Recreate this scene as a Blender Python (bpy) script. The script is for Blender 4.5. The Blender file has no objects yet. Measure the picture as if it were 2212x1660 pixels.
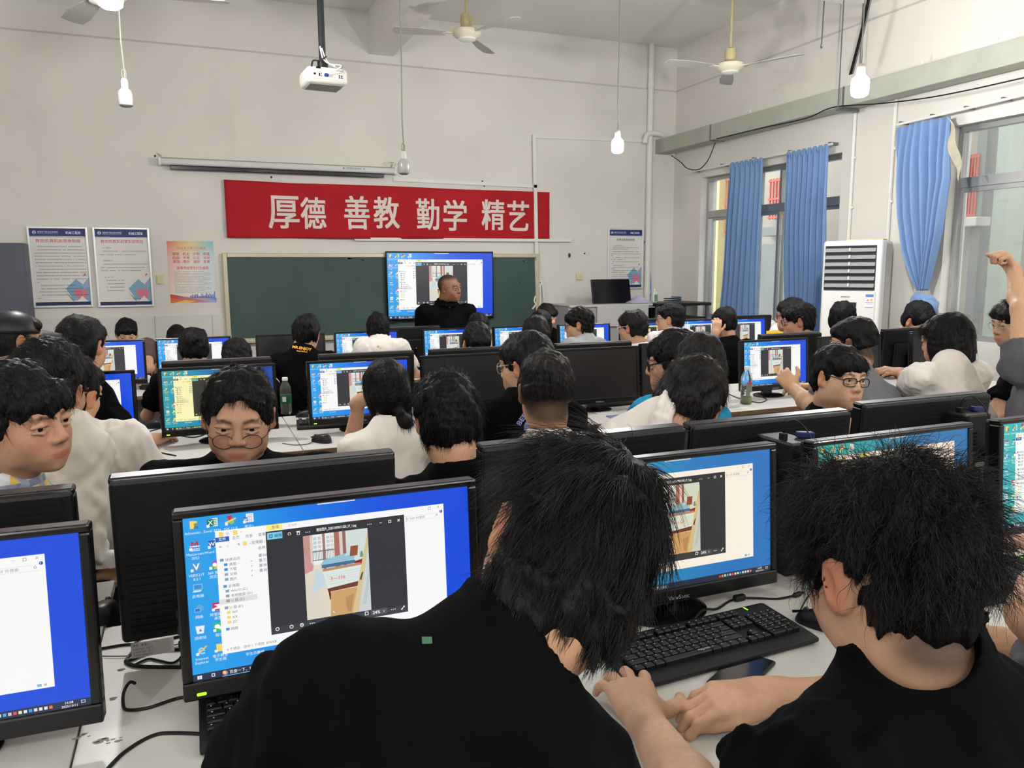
# A computer-lab classroom seen from the back row.
import bpy, bmesh, math, random
import numpy as np
from mathutils import Vector, Matrix, Euler
random.seed(7); RNG=np.random.default_rng(7)
SC=bpy.context.scene; COL=SC.collection
PI=math.pi
def R_(d): return math.radians(d)
# ---------------------------------------------------------------- camera model (measured from straight lines of the room)
IW,IH=2212,1660
FPX=1685.7; YAW,PIT,ROL=R_(22.16),R_(8.352),R_(0.326); CAMZ=1.55
_f=np.array([math.sin(YAW)*math.cos(PIT),math.cos(YAW)*math.cos(PIT),-math.sin(PIT)])
_r=np.array([math.cos(YAW),-math.sin(YAW),0.]); _d=np.cross(_f,_r)
CR=_r*math.cos(ROL)+_d*math.sin(ROL); CD=_d*math.cos(ROL)-_r*math.sin(ROL); CF=_f
C0=np.array([0,0,CAMZ])
def ray(x,y): return CR*(x-IW/2)/FPX+CD*(y-IH/2)/FPX+CF
def aY(x,y,Y): d=ray(x,y); return Vector(C0+d*(Y/d[1]))
def aX(x,y,X): d=ray(x,y); return Vector(C0+d*(X/d[0]))
def aZ(x,y,Z): d=ray(x,y); return Vector(C0+d*((Z-CAMZ)/d[2]))
def aD(x,y,D): return Vector(C0+ray(x,y)*D)
# ---------------------------------------------------------------- materials
def lin(c):
    c=np.asarray(c,float)
    if c.max()>1.001: c=c/255.
    return tuple(np.where(c<=.04045,c/12.92,((c+.055)/1.055)**2.4))
MATS={}
def mat(name,col,rough=.6,spec=.5,metal=0.,var=0.,vscale=8.,bump=0.,bscale=60.,col2=None,trans=0.,emit=0.,alpha=1.,coat=0.,ior=1.45,sss=0.,sheen=0.,stretch=None):
    if name in MATS: return MATS[name]
    m=bpy.data.materials.new(name); m.use_nodes=True; nt=m.node_tree; b=nt.nodes['Principled BSDF']
    L=lin(col)
    b.inputs['Base Color'].default_value=(*L,1); b.inputs['Roughness'].default_value=rough
    b.inputs['Metallic'].default_value=metal; b.inputs['Specular IOR Level'].default_value=spec
    b.inputs['IOR'].default_value=ior; b.inputs['Coat Weight'].default_value=coat
    b.inputs['Transmission Weight'].default_value=trans; b.inputs['Alpha'].default_value=alpha
    if sheen: b.inputs['Sheen Weight'].default_value=sheen
    if sss:
        b.inputs['Subsurface Weight'].default_value=sss; b.inputs['Subsurface Radius'].default_value=(1,.35,.2); b.inputs['Subsurface Scale'].default_value=.01
    if emit: b.inputs['Emission Color'].default_value=(*L,1); b.inputs['Emission Strength'].default_value=emit
    if var or bump or col2 is not None:
        tc=nt.nodes.new('ShaderNodeTexCoord'); src=tc.outputs['Object']
        if stretch:
            mp=nt.nodes.new('ShaderNodeMapping'); mp.inputs['Scale'].default_value=stretch; nt.links.new(src,mp.inputs['Vector']); src=mp.outputs['Vector']
        if var or col2 is not None:
            n=nt.nodes.new('ShaderNodeTexNoise'); n.inputs['Scale'].default_value=vscale; n.inputs['Detail'].default_value=5
            nt.links.new(src,n.inputs['Vector'])
            rp=nt.nodes.new('ShaderNodeValToRGB'); rp.color_ramp.elements[0].position=.33; rp.color_ramp.elements[1].position=.67
            c2=lin(col2) if col2 is not None else tuple(x*(1-var) for x in L)
            rp.color_ramp.elements[0].color=(*c2,1); rp.color_ramp.elements[1].color=(*L,1)
            nt.links.new(n.outputs['Fac'],rp.inputs['Fac']); nt.links.new(rp.outputs['Color'],b.inputs['Base Color'])
        if bump:
            n2=nt.nodes.new('ShaderNodeTexNoise'); n2.inputs['Scale'].default_value=bscale; n2.inputs['Detail'].default_value=4
            nt.links.new(src,n2.inputs['Vector'])
            bp=nt.nodes.new('ShaderNodeBump'); bp.inputs['Strength'].default_value=bump; bp.inputs['Distance'].default_value=.01
            nt.links.new(n2.outputs['Fac'],bp.inputs['Height']); nt.links.new(bp.outputs['Normal'],b.inputs['Normal'])
    MATS[name]=m; return m
def mat_attr(name,strength,emissive=True):
    """colour from the mesh's own face colours: printed paper (emissive False) or a lit screen"""
    if name in MATS: return MATS[name]
    m=bpy.data.materials.new(name); m.use_nodes=True; nt=m.node_tree; b=nt.nodes['Principled BSDF']
    a=nt.nodes.new('ShaderNodeAttribute'); a.attribute_name='Col'
    if emissive:
        b.inputs['Base Color'].default_value=(.004,.004,.005,1); b.inputs['Roughness'].default_value=.35
        nt.links.new(a.outputs['Color'],b.inputs['Emission Color']); b.inputs['Emission Strength'].default_value=strength
    else:
        nt.links.new(a.outputs['Color'],b.inputs['Base Color']); b.inputs['Roughness'].default_value=.55
    MATS[name]=m; return m
# ---------------------------------------------------------------- mesh building
class MB:
    def __init__(s): s.v=[]; s.f=[]; s.m=[]
    def add(s,vs,fs,mi=0,M=None):
        o=len(s.v)
        if M is not None: vs=[M@Vector(p) for p in vs]
        s.v+= [tuple(p) for p in vs]; s.f+=[tuple(i+o for i in q) for q in fs]; s.m+=[mi]*len(fs); return s
    def box(s,c,d,mi=0,M=None,bev=0.,seg=2):
        x,y,z=c; a,b,e=d[0]/2,d[1]/2,d[2]/2
        if bev<=0:
            vs=[(x+i*a,y+j*b,z+k*e) for i in(-1,1) for j in(-1,1) for k in(-1,1)]
            return s.add(vs,[(0,1,3,2),(4,6,7,5),(0,4,5,1),(2,3,7,6),(0,2,6,4),(1,5,7,3)],mi,M)
        bm=bmesh.new(); bmesh.ops.create_cube(bm,size=1)
        for v in bm.verts: v.co=Vector((x+v.co.x*2*a,y+v.co.y*2*b,z+v.co.z*2*e))
        bmesh.ops.bevel(bm,geom=bm.edges[:],offset=min(bev,a*.99,b*.99,e*.99),segments=seg,affect='EDGES',profile=.5)
        return s.bm(bm,mi,M)
    def bm(s,bm,mi=0,M=None):
        bm.verts.index_update(); vs=[v.co.copy() for v in bm.verts]; fs=[[v.index for v in f.verts] for f in bm.faces]; bm.free()
        return s.add(vs,fs,mi,M)
    def ball(s,c,r,mi=0,M=None,n=12,sq=None):
        r=(r,r,r) if not hasattr(r,'__len__') else r
        vs=[];fs=[]; nu=n*2
        for i in range(n+1):
            t=PI*i/n
            for j in range(nu):
                p=2*PI*j/nu; vs.append((c[0]+r[0]*math.sin(t)*math.cos(p),c[1]+r[1]*math.sin(t)*math.sin(p),c[2]+r[2]*math.cos(t)))
        for i in range(n):
            for j in range(nu): fs.append((i*nu+j,(i+1)*nu+j,(i+1)*nu+(j+1)%nu,i*nu+(j+1)%nu))
        return s.add(vs,fs,mi,M)
    def lathe(s,prof,n=20,mi=0,M=None):
        vs=[];fs=[]
        for r,z in prof:
            for j in range(n): a=2*PI*j/n; vs.append((r*math.cos(a),r*math.sin(a),z))
        for i in range(len(prof)-1):
            for j in range(n): fs.append((i*n+j,i*n+(j+1)%n,(i+1)*n+(j+1)%n,(i+1)*n+j))
        fs.append(tuple(range(n))[::-1]); k=(len(prof)-1)*n; fs.append(tuple(range(k,k+n)))
        return s.add(vs,fs,mi,M)
    def tube(s,pts,r,n=8,mi=0,M=None,closed=False):
        P=[Vector(p) for p in pts]; N=len(P); rr=r if hasattr(r,'__len__') else [r]*N
        T=[]
        for i in range(N):
            a=P[(i-1)%N] if (closed or i>0) else P[0]; b=P[(i+1)%N] if (closed or i<N-1) else P[-1]
            t=b-a; T.append(t.normalized() if t.length>1e-9 else Vector((0,0,1)))
        u=T[0].orthogonal().normalized(); vs=[];fs=[]
        for i in range(N):
            u=(u-T[i]*u.dot(T[i])); u=u.normalized() if u.length>1e-6 else T[i].orthogonal().normalized(); w=T[i].cross(u)
            for j in range(n):
                a=2*PI*j/n; vs.append(P[i]+(u*math.cos(a)+w*math.sin(a))*rr[i])
        for i in range(N if closed else N-1):
            k=(i+1)%N
            for j in range(n): fs.append((i*n+j,i*n+(j+1)%n,k*n+(j+1)%n,k*n+j))
        if not closed: fs.append(tuple(range(n))[::-1]); fs.append(tuple(range((N-1)*n,N*n)))
        return s.add(vs,fs,mi,M)
    def prism(s,poly,z0,z1,mi=0,M=None):
        n=len(poly); vs=[(x,y,z0) for x,y in poly]+[(x,y,z1) for x,y in poly]
        fs=[tuple(range(n))[::-1],tuple(range(n,2*n))]+[(i,(i+1)%n,n+(i+1)%n,n+i) for i in range(n)]
        return s.add(vs,fs,mi,M)
    def grid(s,fn,nu,nv,mi=0,M=None,close_u=False):
        vs=[fn(i/(nu-(0 if close_u else 1)),j/(nv-1)) for j in range(nv) for i in range(nu)]
        fs=[(j*nu+i,j*nu+(i+1)%nu,(j+1)*nu+(i+1)%nu,(j+1)*nu+i) for j in range(nv-1) for i in range(nu if close_u else nu-1)]
        return s.add(vs,fs,mi,M)
    def obj(s,name,mats,parent=None,smooth=35,bev=0.,loc=None,rot=None,solid=0.,sub=0,recalc=True):
        me=bpy.data.meshes.new(name); me.from_pydata(s.v,[],s.f)
        if recalc:
            bm=bmesh.new(); bm.from_mesh(me); bmesh.ops.recalc_face_normals(bm,faces=bm.faces[:]); bm.to_mesh(me); bm.free()
        for m in (mats if isinstance(mats,(list,tuple)) else [mats]): me.materials.append(m)
        me.polygons.foreach_set('material_index',s.m); me.update()
        o=link(name,me,parent)
        if smooth:
            me.polygons.foreach_set('use_smooth',[True]*len(me.polygons)); me.set_sharp_from_angle(angle=R_(smooth))
        if bev:
            md=o.modifiers.new('b','BEVEL'); md.width=bev; md.segments=2; md.limit_method='ANGLE'; md.angle_limit=R_(40)
        if solid:
            md=o.modifiers.new('s','SOLIDIFY'); md.thickness=solid; md.offset=0
        if sub:
            md=o.modifiers.new('u','SUBSURF'); md.levels=sub; md.render_levels=sub
        if loc is not None: o.location=loc
        if rot is not None: o.rotation_euler=rot
        return o
def link(name,data,parent=None):
    o=bpy.data.objects.new(name,data); COL.objects.link(o)
    if parent is not None: o.parent=parent
    return o
def tag(o,label,cat,group=None,kind=None):
    o['label']=label; o['category']=cat
    if group: o['group']=group
    if kind: o['kind']=kind
    return o
def thing(name,label,cat,loc=(0,0,0),rotz=0.,group=None):
    o=bpy.data.objects.new(name,None); COL.objects.link(o); o.empty_display_size=.05
    o.location=loc; o.rotation_euler=(0,0,rotz); tag(o,label,cat,group); return o
def struct(o): o['kind']='structure'; return o
KIDS={}
def dup(root,loc,rotz,label,group=None,scale=None):
    r=root.copy(); COL.objects.link(r); r.location=loc; r.rotation_euler=(0,0,rotz); r['label']=label
    if group: r['group']=group
    if scale: r.scale=(scale,)*3
    for ch in [o for o in COL.objects if o.parent==root]:
        c=ch.copy(); COL.objects.link(c); c.parent=r
        for g in [o for o in COL.objects if o.parent==ch]:
            d=g.copy(); COL.objects.link(d); d.parent=c
    return r
_TX={}
def textmesh(s,bold=0.,res=2):
    k=(s,bold,res)
    if k in _TX: return _TX[k]
    cu=bpy.data.curves.new('t','FONT'); cu.body=s; cu.resolution_u=res; cu.offset=bold; cu.size=1
    o=bpy.data.objects.new('t',cu); COL.objects.link(o); bpy.context.view_layer.update()
    me=bpy.data.meshes.new_from_object(o.evaluated_get(bpy.context.evaluated_depsgraph_get()))
    v=np.array([(p.co.x,p.co.y) for p in me.vertices]).reshape(-1,2); f=[tuple(p.vertices) for p in me.polygons]
    bpy.data.objects.remove(o); bpy.data.curves.remove(cu); bpy.data.meshes.remove(me)
    _TX[k]=(v,f); return v,f
class Flat:
    """A printed sheet or a screen picture: coloured polygons stacked in thin layers; u right, v down, facing -Y."""
    def __init__(s,uw,vh,w,h,lay=.00012): s.uw,s.vh,s.w,s.h,s.lay=uw,vh,w,h,lay; s.v=[];s.f=[];s.c=[];s.bx=[]
    def P(s,u,v,l): return ((u/s.uw-.5)*s.w,-l*s.lay,(.5-v/s.vh)*s.h)
    def level(s,x0,y0,x1,y1,l=None):
        if l is None: l=1+max([q[4] for q in s.bx if q[0]<x1 and q[2]>x0 and q[1]<y1 and q[3]>y0],default=0)
        s.bx.append((x0,y0,x1,y1,l)); return l
    def poly(s,pts,col,l=None):
        xs=[p[0] for p in pts];ys=[p[1] for p in pts]; l=s.level(min(xs),min(ys),max(xs),max(ys),l)
        o=len(s.v); n=len(pts); s.v+=[s.P(u,v,l) for u,v in pts]; s.f.append(tuple(range(o,o+n)))
        cs=[lin(c) for c in col] if hasattr(col[0],'__len__') else [lin(col)]*n
        s.c+=cs
    def rect(s,x0,y0,x1,y1,col,l=None): s.poly([(x0,y1),(x1,y1),(x1,y0),(x0,y0)],col,l)
    def disc(s,x,y,r,col,n=16,l=None,ry=None):
        ry=r if ry is None else ry
        s.poly([(x+r*math.cos(2*PI*i/n),y-ry*math.sin(2*PI*i/n)) for i in range(n)],col,l)
    def text(s,t,x,y,size,col,bold=0.,align='l',width=None,res=2,sl=0.):
        if bold:
            for e_ in(-.5,.5): s.text(t,x+e_*bold*size,y+e_*bold*size*.6,size,col,0,align,width,res,sl)
            return
        v,f=textmesh(t,bold,res)
        if not len(v): return
        w=v[:,0].max()-v[:,0].min(); k=size; kx=k if width is None else width/w
        x0=v[:,0].min(); off={'l':0,'c':-w*kx/2,'r':-w*kx}[align]
        xa=x+off; l=s.level(xa,y-v[:,1].max()*k,xa+w*kx,y-v[:,1].min()*k); o=len(s.v); L=lin(col)
        for a,b in v: s.v.append(s.P(x+off+(a-x0)*kx,y-b*k+sl*(off+(a-x0)*kx),l)); s.c.append(L)
        s.f+=[tuple(i+o for i in q) for q in f]
    def lines(s,x0,x1,y,h,col,seed=0,gap=.25):
        r=random.Random(seed); x=x0; l=s.level(x0,y,x1,y+h)
        while x<x1-h*.3:
            w=h*(.55+.35*r.random())
            if r.random()>.06:
                s.rect(x,y,min(x+w,x1),y+h*(.16+.1*r.random()),col,l); s.rect(x+w*.1,y+h*.4,min(x+w*.9,x1),y+h*.55,col,l); s.rect(x+w*.3,y+h*.1,min(x+w*.5,x1),y+h*.95,col,l); s.rect(x,y+h*.78,min(x+w*(.6+.4*r.random()),x1),y+h*.93,col,l)
            x+=w+h*gap
    def mesh(s,name,material,tint=None):
        me=bpy.data.meshes.new(name); me.from_pydata(s.v,[],s.f); me.materials.append(material)
        c=np.array(s.c); c=tint(c) if tint else c
        at=me.color_attributes.new('Col','FLOAT_COLOR','POINT'); at.data.foreach_set('color',np.c_[c,np.ones(len(c))].astype('f').ravel())
        me.update(); return me
def spline(pts,n=8):
    P=[Vector(p) for p in pts]; out=[]
    for i in range(len(P)-1):
        p0=P[max(i-1,0)];p1=P[i];p2=P[i+1];p3=P[min(i+2,len(P)-1)]
        for k in range(n):
            t=k/n; out.append(.5*((2*p1)+(p2-p0)*t+(2*p0-5*p1+4*p2-p3)*t*t+(3*p1-p0-3*p2+p3)*t**3))
    out.append(P[-1]); return out
# ================================================================ the room
YW=9.6; XW=aY(1462,150,YW).x; XL=-3.4; YB=-3.2; ZC=aY(1462,105,YW).z
M_wall=mat('wall_paint',(226,223,217),.85,.25,var=.07,vscale=1.1,bump=.06,bscale=40)
M_wall2=mat('wall_tile_white',(214,213,209),.35,.4,var=.06,vscale=2)
M_ceil=mat('ceiling_paint',(236,234,230),.9,.2,var=.05,vscale=.7)
M_floor=mat('floor_terrazzo',(120,116,110),.5,.4,var=.4,vscale=30)
M_white=mat('white_plastic',(228,228,222),.45,.4); M_ivory=mat('ivory_plastic',(222,212,170),.5,.4)
M_trunk=mat('trunking_plastic',(226,225,219),.5,.4); M_black=mat('black_plastic',(16,16,18),.42,.4)
M_blackgl=mat('black_gloss',(10,10,12),.15,.5); M_dark=mat('dark_rubber',(9,9,10),.7,.3)
M_alu=mat('aluminium',(190,192,192),.35,.5,metal=.7,var=.1,vscale=6); M_steel=mat('grey_steel',(120,122,124),.4,.5,metal=.6)
M_cable=mat('cable_black',(12,12,13),.5,.4)
def slab(name,c,d,m): return struct(MB().box(c,d).obj(name,m,smooth=0))
LX=XW-XL; LY=YW-YB
slab('floor',((XW+XL)/2,(YW+YB)/2,-.1),(LX+.6,LY+.6,.2),M_floor)
slab('ceiling',((XW+XL)/2,(YW+YB)/2,ZC+.1),(LX+.6,LY+.6,.2),M_ceil)
slab('wall_front',((XW+XL)/2,YW+.12,ZC/2),(LX+.6,.24,ZC),M_wall)
slab('wall_left',(XL-.12,(YW+YB)/2,ZC/2),(.24,LY,ZC),M_wall)
slab('wall_back',((XW+XL)/2,YB-.12,ZC/2),(LX+.6,.24,ZC),M_wall)
W1=(6.50,8.96,.85,aX(1513,385,XW).z); W2=(2.9,5.22,.85,aX(2050,275,XW).z)
wb=MB(); t=.26; xc=XW+t/2
def wseg(y0,y1,z0,z1): wb.box((xc,(y0+y1)/2,(z0+z1)/2),(t,y1-y0,z1-z0))
for a,b in((YB,W2[0]),(W2[1],W1[0]),(W1[1],YW)): wseg(a,b,0,ZC)
for q in(W1,W2): wseg(q[0],q[1],0,q[2]); wseg(q[0],q[1],q[3],ZC)
struct(wb.obj('wall_right',M_wall,smooth=0))
# ceiling beams
b0=aY(797,117,YW); b1=aY(849,121,YW)
slab('ceiling_beam',((b0.x+b1.x)/2,(YW+YB)/2,(b0.z+ZC)/2),(b1.x-b0.x,LY,ZC-b0.z),M_ceil)
cb=aX(1868,15,XW); slab('ceiling_beam.001',((XW+XL)/2,cb.y-.15,(cb.z+ZC)/2),(LX,.32,ZC-cb.z),M_ceil)
# thin ledge where the upper plaster starts, dado tiles below
zl=aY(640,120.7,YW).z; zr=aX(1982,0,XW).z
M_crack=mat('plaster_edge',(196,192,186),.8,.2)
struct(MB().box(((XW+XL)/2,YW-.002,zl),(LX,.006,.018)).obj('trim_1',M_crack,smooth=0))
struct(MB().box((XW-.002,(YW+YB)/2,zl),(.006,LY,.018)).obj('trim_2',M_crack,smooth=0))
zd=aY(300,684,YW).z; dm=MB()
x=XL
while x<XW-.05:
    x1=min(x+.6,XW); dm.box(((x+x1)/2,YW-.006,zd/2),(x1-x-.006,.012,zd),0); x=x1
struct(dm.obj('baseboard_front',M_wall2,smooth=0))
struct(MB().box((XW-.006,(YW+YB)/2,.45),(.012,LY,.9)).obj('baseboard_right',M_wall2,smooth=0))
# corner column by the window wall
cx=aY(1410,150,YW).x
# ---------------------------------------------------------------- windows
M_glass=bpy.data.materials.new('window_glass'); M_glass.use_nodes=True; nt=M_glass.node_tree; nt.nodes.remove(nt.nodes['Principled BSDF'])
_t=nt.nodes.new('ShaderNodeBsdfTransparent'); _g=nt.nodes.new('ShaderNodeBsdfGlossy'); _x=nt.nodes.new('ShaderNodeMixShader'); _h=nt.nodes.new('ShaderNodeBsdfDiffuse'); _y=nt.nodes.new('ShaderNodeMixShader')
_t.inputs['Color'].default_value=(.93,.96,.95,1); _g.inputs['Roughness'].default_value=.03; _h.inputs['Color'].default_value=(.6,.6,.58,1)
_x.inputs['Fac'].default_value=.08
nt.links.new(_t.outputs[0],_x.inputs[1]); nt.links.new(_g.outputs[0],_x.inputs[2]); _x.inputs['Fac'].default_value=.06
_y.inputs['Fac'].default_value=.16; nt.links.new(_x.outputs[0],_y.inputs[1]); nt.links.new(_h.outputs[0],_y.inputs[2]); nt.links.new(_y.outputs[0],nt.nodes['Material Output'].inputs['Surface'])
def window(n,w,ztr,muls):
    y0,y1,z0,z1=w; X=XW+.13; fw=.05
    m=MB()
    m.box((X,(y0+y1)/2,z1-fw/2),(.07,y1-y0,fw)); m.box((X,(y0+y1)/2,z0+fw/2),(.07,y1-y0,fw))
    m.box((X,y0+fw/2,(z0+z1)/2),(.07,fw,z1-z0-2*fw)); m.box((X,y1-fw/2,(z0+z1)/2),(.07,fw,z1-z0-2*fw))
    m.box((X-.005,(y0+y1)/2,ztr),(.08,y1-y0-2*fw,.09))
    for ym in muls: m.box((X,ym,(ztr+.04+z1-fw)/2),(.06,.04,z1-fw-ztr-.045))
    root=m.obj('window_%d'%n,M_alu,smooth=0,bev=.004); struct(root)
    ys=[y0+fw]+[ym for ym in muls]+[y1-fw]
    for a,b in zip(ys[:-1],ys[1:]):
        s=MB(); za,zb=z0+fw,ztr-.045; xx=X-.018 if ys.index(a)%2 else X+.018
        for yy in(a+.02,b-.02): s.box((xx,yy,(za+zb)/2),(.03,.04,zb-za))
        for zz in(za+.02,zb-.02): s.box((xx,(a+b)/2,zz),(.03,b-a-.08,.04))
        so=s.obj('sash',M_alu,root,smooth=0)
        MB().box((xx,(a+b)/2,(za+zb)/2),(.005,b-a-.07,zb-za-.07)).obj('pane',M_glass,so,smooth=0)
        MB().box((X,(a+b)/2,(ztr+.045+z1-fw)/2),(.005,b-a-.03,z1-fw-ztr-.05)).obj('pane',M_glass,root,smooth=0)
window(1,W1,aX(1530,462,XW).z,[aX(1690,430,XW+.13).y,7.9]); window(2,W2,aX(2120,388,XW).z,[aX(2160,330,XW+.13).y-.75])
# ---------------------------------------------------------------- outside: the gallery wall across the light well
M_out=mat('outside_plaster',(176,168,156),.8,.2,var=.14,vscale=2.5); M_outgreen=mat('outside_pale_green',(178,190,178),.7,.2,var=.06,vscale=3)
M_outgrey=mat('outside_grey_concrete',(140,142,140),.8,.2,var=.12,vscale=3); M_red=mat('red_oxide_paint',(205,96,76),.6,.3); M_dkglass=mat('outside_dark_window',(118,112,108),.3,.5)
XO=XW+2.6
struct(MB().box((XO+.1,5.5,2.2),(.2,14,5.2)).obj('wall_exterior',M_out,smooth=0))
struct(MB().box(((XW+.3+XO)/2+.5,5.5,-.25),(XO-XW+1.2,14,.2)).obj('ground_outside',M_outgrey,smooth=0))
def outbox(name,label,cat,a,b,X,d,m):
    P=aX(*a,X); Q=aX(*b,X); y0,y1=sorted((P.y,Q.y)); z0,z1=sorted((P.z,Q.z))
    return tag(MB().box((X+d/2,(y0+y1)/2,(z0+z1)/2),(d,y1-y0,z1-z0),bev=.01).obj(name,m,smooth=0),label,cat)
def pillar(name,x0,x1,X,d,m,label):
    y0,y1=sorted((aX(x0,560,X).y,aX(x1,560,X).y))
    return tag(MB().box((X+d/2,(y0+y1)/2,2.3),(d,y1-y0,5.0)).obj(name,m,smooth=0),label,'column')
pillar('outside_column',2135,2166,XO-.5,.3,M_outgreen,'pale green column outside the window beside the raised fist')
pillar('outside_column',2092,2112,XO-.16,.16,M_outgrey,'thin grey column outside the window behind the knotted curtain')
pillar('outside_column',1536,1549,XO-.3,.25,mat('outside_yellow_brick',(214,200,140),.8,.2,var=.1,vscale=12),'yellowish brick pier outside the window next to the corner')
def grille(a,b,X,label,nb):
    P=aX(*a,X); Q=aX(*b,X); y0,y1=sorted((P.y,Q.y)); z0,z1=sorted((P.z,Q.z))
    root=thing('window_grille',label,'grille',(X,(y0+y1)/2,z0)); 
    MB().box((.12,0,(z1-z0)/2),(.04,y1-y0-.04,z1-z0)).obj('dark_pane',M_dkglass,root,smooth=0)
    m=MB()
    for i in range(nb): m.box((0,-(y1-y0)/2+(y1-y0)*(i+.5)/nb,(z1-z0)/2),(.025,.025,z1-z0))
    for zz in(0.03,(z1-z0)*.5,z1-z0-.03): m.box((0,0,zz),(.035,y1-y0,.03))
    m.obj('bars',M_red,root,smooth=0)
    m2=MB()
    for s in(-1,1): m2.box((.07,s*((y1-y0)/2-.04),(z1-z0)/2),(.12,.03,.03))
    m2.obj('bracket',M_red,root,smooth=0)
grille((2062,340),(2108,470),XO-.16,'red barred grille outside the window behind the knotted curtain',9)
grille((1662,388),(1716,470),XO-.16,'red barred grille seen outside between the two straight blue curtains',9)
grille((1556,388),(1600,500),XO-.16,'red barred grille outside the window left of the straight curtains',7)
outbox('outside_ledge','pale concrete ledge on the wall outside below the red grille','ledge',(2050,472),(2108,488),XO-.25,.25,M_white)
outbox('outside_ledge','grey concrete lintel outside between the straight blue curtains','ledge',(1640,492),(1740,505),XO-.25,.25,M_outgrey)
outbox('outside_cabinet','grey metal cabinet outside between the two straight blue curtains','cabinet',(1640,528),(1705,720),XO-.3,.29,M_outgrey)
# ---------------------------------------------------------------- curtains
M_curt=mat('blue_curtain_cloth',(120,152,198),.75,.25,var=.10,vscale=220,bump=.12,bscale=240,sheen=.2)
M_lining=mat('curtain_lining',(190,182,164),.8,.2,var=.15,vscale=20)
def rail(a,b,label,X):
    P=aX(*a,X);Q=aX(*b,X); root=thing('curtain_rail',label,'curtain rail',(X,P.y,P.z)); L=Q.y-P.y; dz=Q.z-P.z
    MB().tube([(0,0,0),(0,L,dz)],.012,8).obj('rod',M_white,root)
    for i in range(5):
        k=i/4*.96+.02; MB().box((.06,L*k,dz*k+.012),(.12,.02,.03),bev=.004).obj('bracket',M_steel,root)
    return P,Q
rail((1490,372),(1798,311),'white curtain rail over the two straight blue curtains',XW-.13)
rail((1937,270),(2260,194),'white curtain rail over the knotted blue curtain',XW-.13)
def curtain(label,X,top,bot,zb,n=9,amp=.035,seed=1):
    """pleated sheet: pinch pleats under the rail open into folds further down"""
    r=random.Random(seed); ph=[r.uniform(-.5,.5) for _ in range(n+1)]; A=aX(*top[0],X);B=aX(*top[1],X);C=aX(*bot[0],X);D=aX(*bot[1],X)
    zt0,zt1=A.z,B.z
    def fn(u,v):
        ya=A.y+(C.y-A.y)*v*1.15; yb=B.y+(D.y-B.y)*v*1.15
        y=ya+(yb-ya)*u; zt=zt0+(zt1-zt0)*u; z=zt+(zb-zt)*v
        k=u*n; i=int(min(k,n-1)); w=math.sin(2*PI*k+ph[i]*v*2)
        pin=abs(math.cos(PI*k))**3 if v<.1 else 0
        a=amp*(.45+.8*min(1,v*3))*(1+.35*math.sin(5*u+seed))
        x=X+a*w+.018*math.sin(2.3*PI*k+3*v+seed)*v+ (-.012*(1-v/.1)*abs(math.sin(PI*k))**.5 if v<.1 else 0)
        y+=.012*math.cos(2*PI*k*1.0+ph[i])*min(1,v*4)+.02*math.sin(7*v+3*u+seed)*v
        return (x,y,z)
    root=thing('curtain',label,'curtain',(0,0,0))
    MB().grid(fn,n*16+1,44).obj('drape',M_curt,root,smooth=60,solid=.003,recalc=False)
    for i in range(n):
        u=(i+.5)/n; y=A.y+(B.y-A.y)*u; z=zt0+(zt1-zt0)*u
        MB().tube([(X-amp*.8,y,z-.07),(X-amp*.95,y,z-.035),(X-amp*.4,y,z-.004)],[.006,.014,.01],6).obj('pinch_pleat',M_curt,root)
    return root
curtain('straight blue pleated curtain nearest the room corner',XW-.13,((1578,352),(1649,340)),((1560,600),(1640,600)),.42,7,.03,1)
curtain('straight blue pleated curtain beside the air conditioner',XW-.13,((1699,330),(1791,311)),((1698,600),(1784,600)),.42,8,.035,5)
# the knotted curtain: folds converge into a knot
kc=thing('curtain','blue curtain gathered and tied in a big knot at its end','curtain',(0,0,0)); XK=XW-.16
LE=[(1937,276),(1936,330),(1938,400),(1945,470),(1958,550),(1975,600),(1985,628)]
RE=[(2052,250),(2056,320),(2060,385),(2052,440),(2040,500),(2018,570),(1998,628)]
def kfn(u,v):
    k=v*(len(LE)-1); i=min(int(k),len(LE)-2); f=k-i
    lx=LE[i][0]*(1-f)+LE[i+1][0]*f; ly=LE[i][1]*(1-f)+LE[i+1][1]*f; rx=RE[i][0]*(1-f)+RE[i+1][0]*f; ry=RE[i][1]*(1-f)+RE[i+1][1]*f
    P=aX(lx+(rx-lx)*u,ly+(ry-ly)*u,XK); n=7
    a=.05*(1-.55*v)*(.5+min(1,v*4)*.6)
    x=P.x+a*math.sin(2*PI*n*u+2*v)+.02*math.sin(9*u+5*v)-.05*math.sin(PI*v)
    return (x,P.y,P.z)
MB().grid(kfn,121,60).obj('drape',M_curt,kc,smooth=60,solid=.003,recalc=False)
K=aX(1990,655,XK)
def ring(t,yy,zz,ry,rz,tw): return (XK-.03+.05*math.sin(2*t+tw),K.y+yy+ry*math.cos(t),K.z+zz+rz*math.sin(t))
m=MB(); m.tube([ring(2*PI*i/26,-.03,-.05,.10,.085,.4) for i in range(26)],[.05+.012*math.sin(5*2*PI*i/26) for i in range(26)],12,closed=True)
m.tube([ring(2*PI*i/20,-.08,.0,.05,.05,1.5) for i in range(20)],[.035+.008*math.sin(6*2*PI*i/20) for i in range(20)],10,closed=True)
m.ball((XK-.02,K.y+.02,K.z+.0),(.06,.075,.10))
m.obj('knot',M_curt,kc,smooth=80)
def lfn(u,v):
    P=aX(2046+u*22+8*v,252+u*40+100*v,XK-.02); return (P.x+.03*math.sin(7*v+4*u),P.y,P.z)
MB().grid(lfn,12,14).obj('lining_flap',M_lining,kc,smooth=60,solid=.004,recalc=False)
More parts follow.
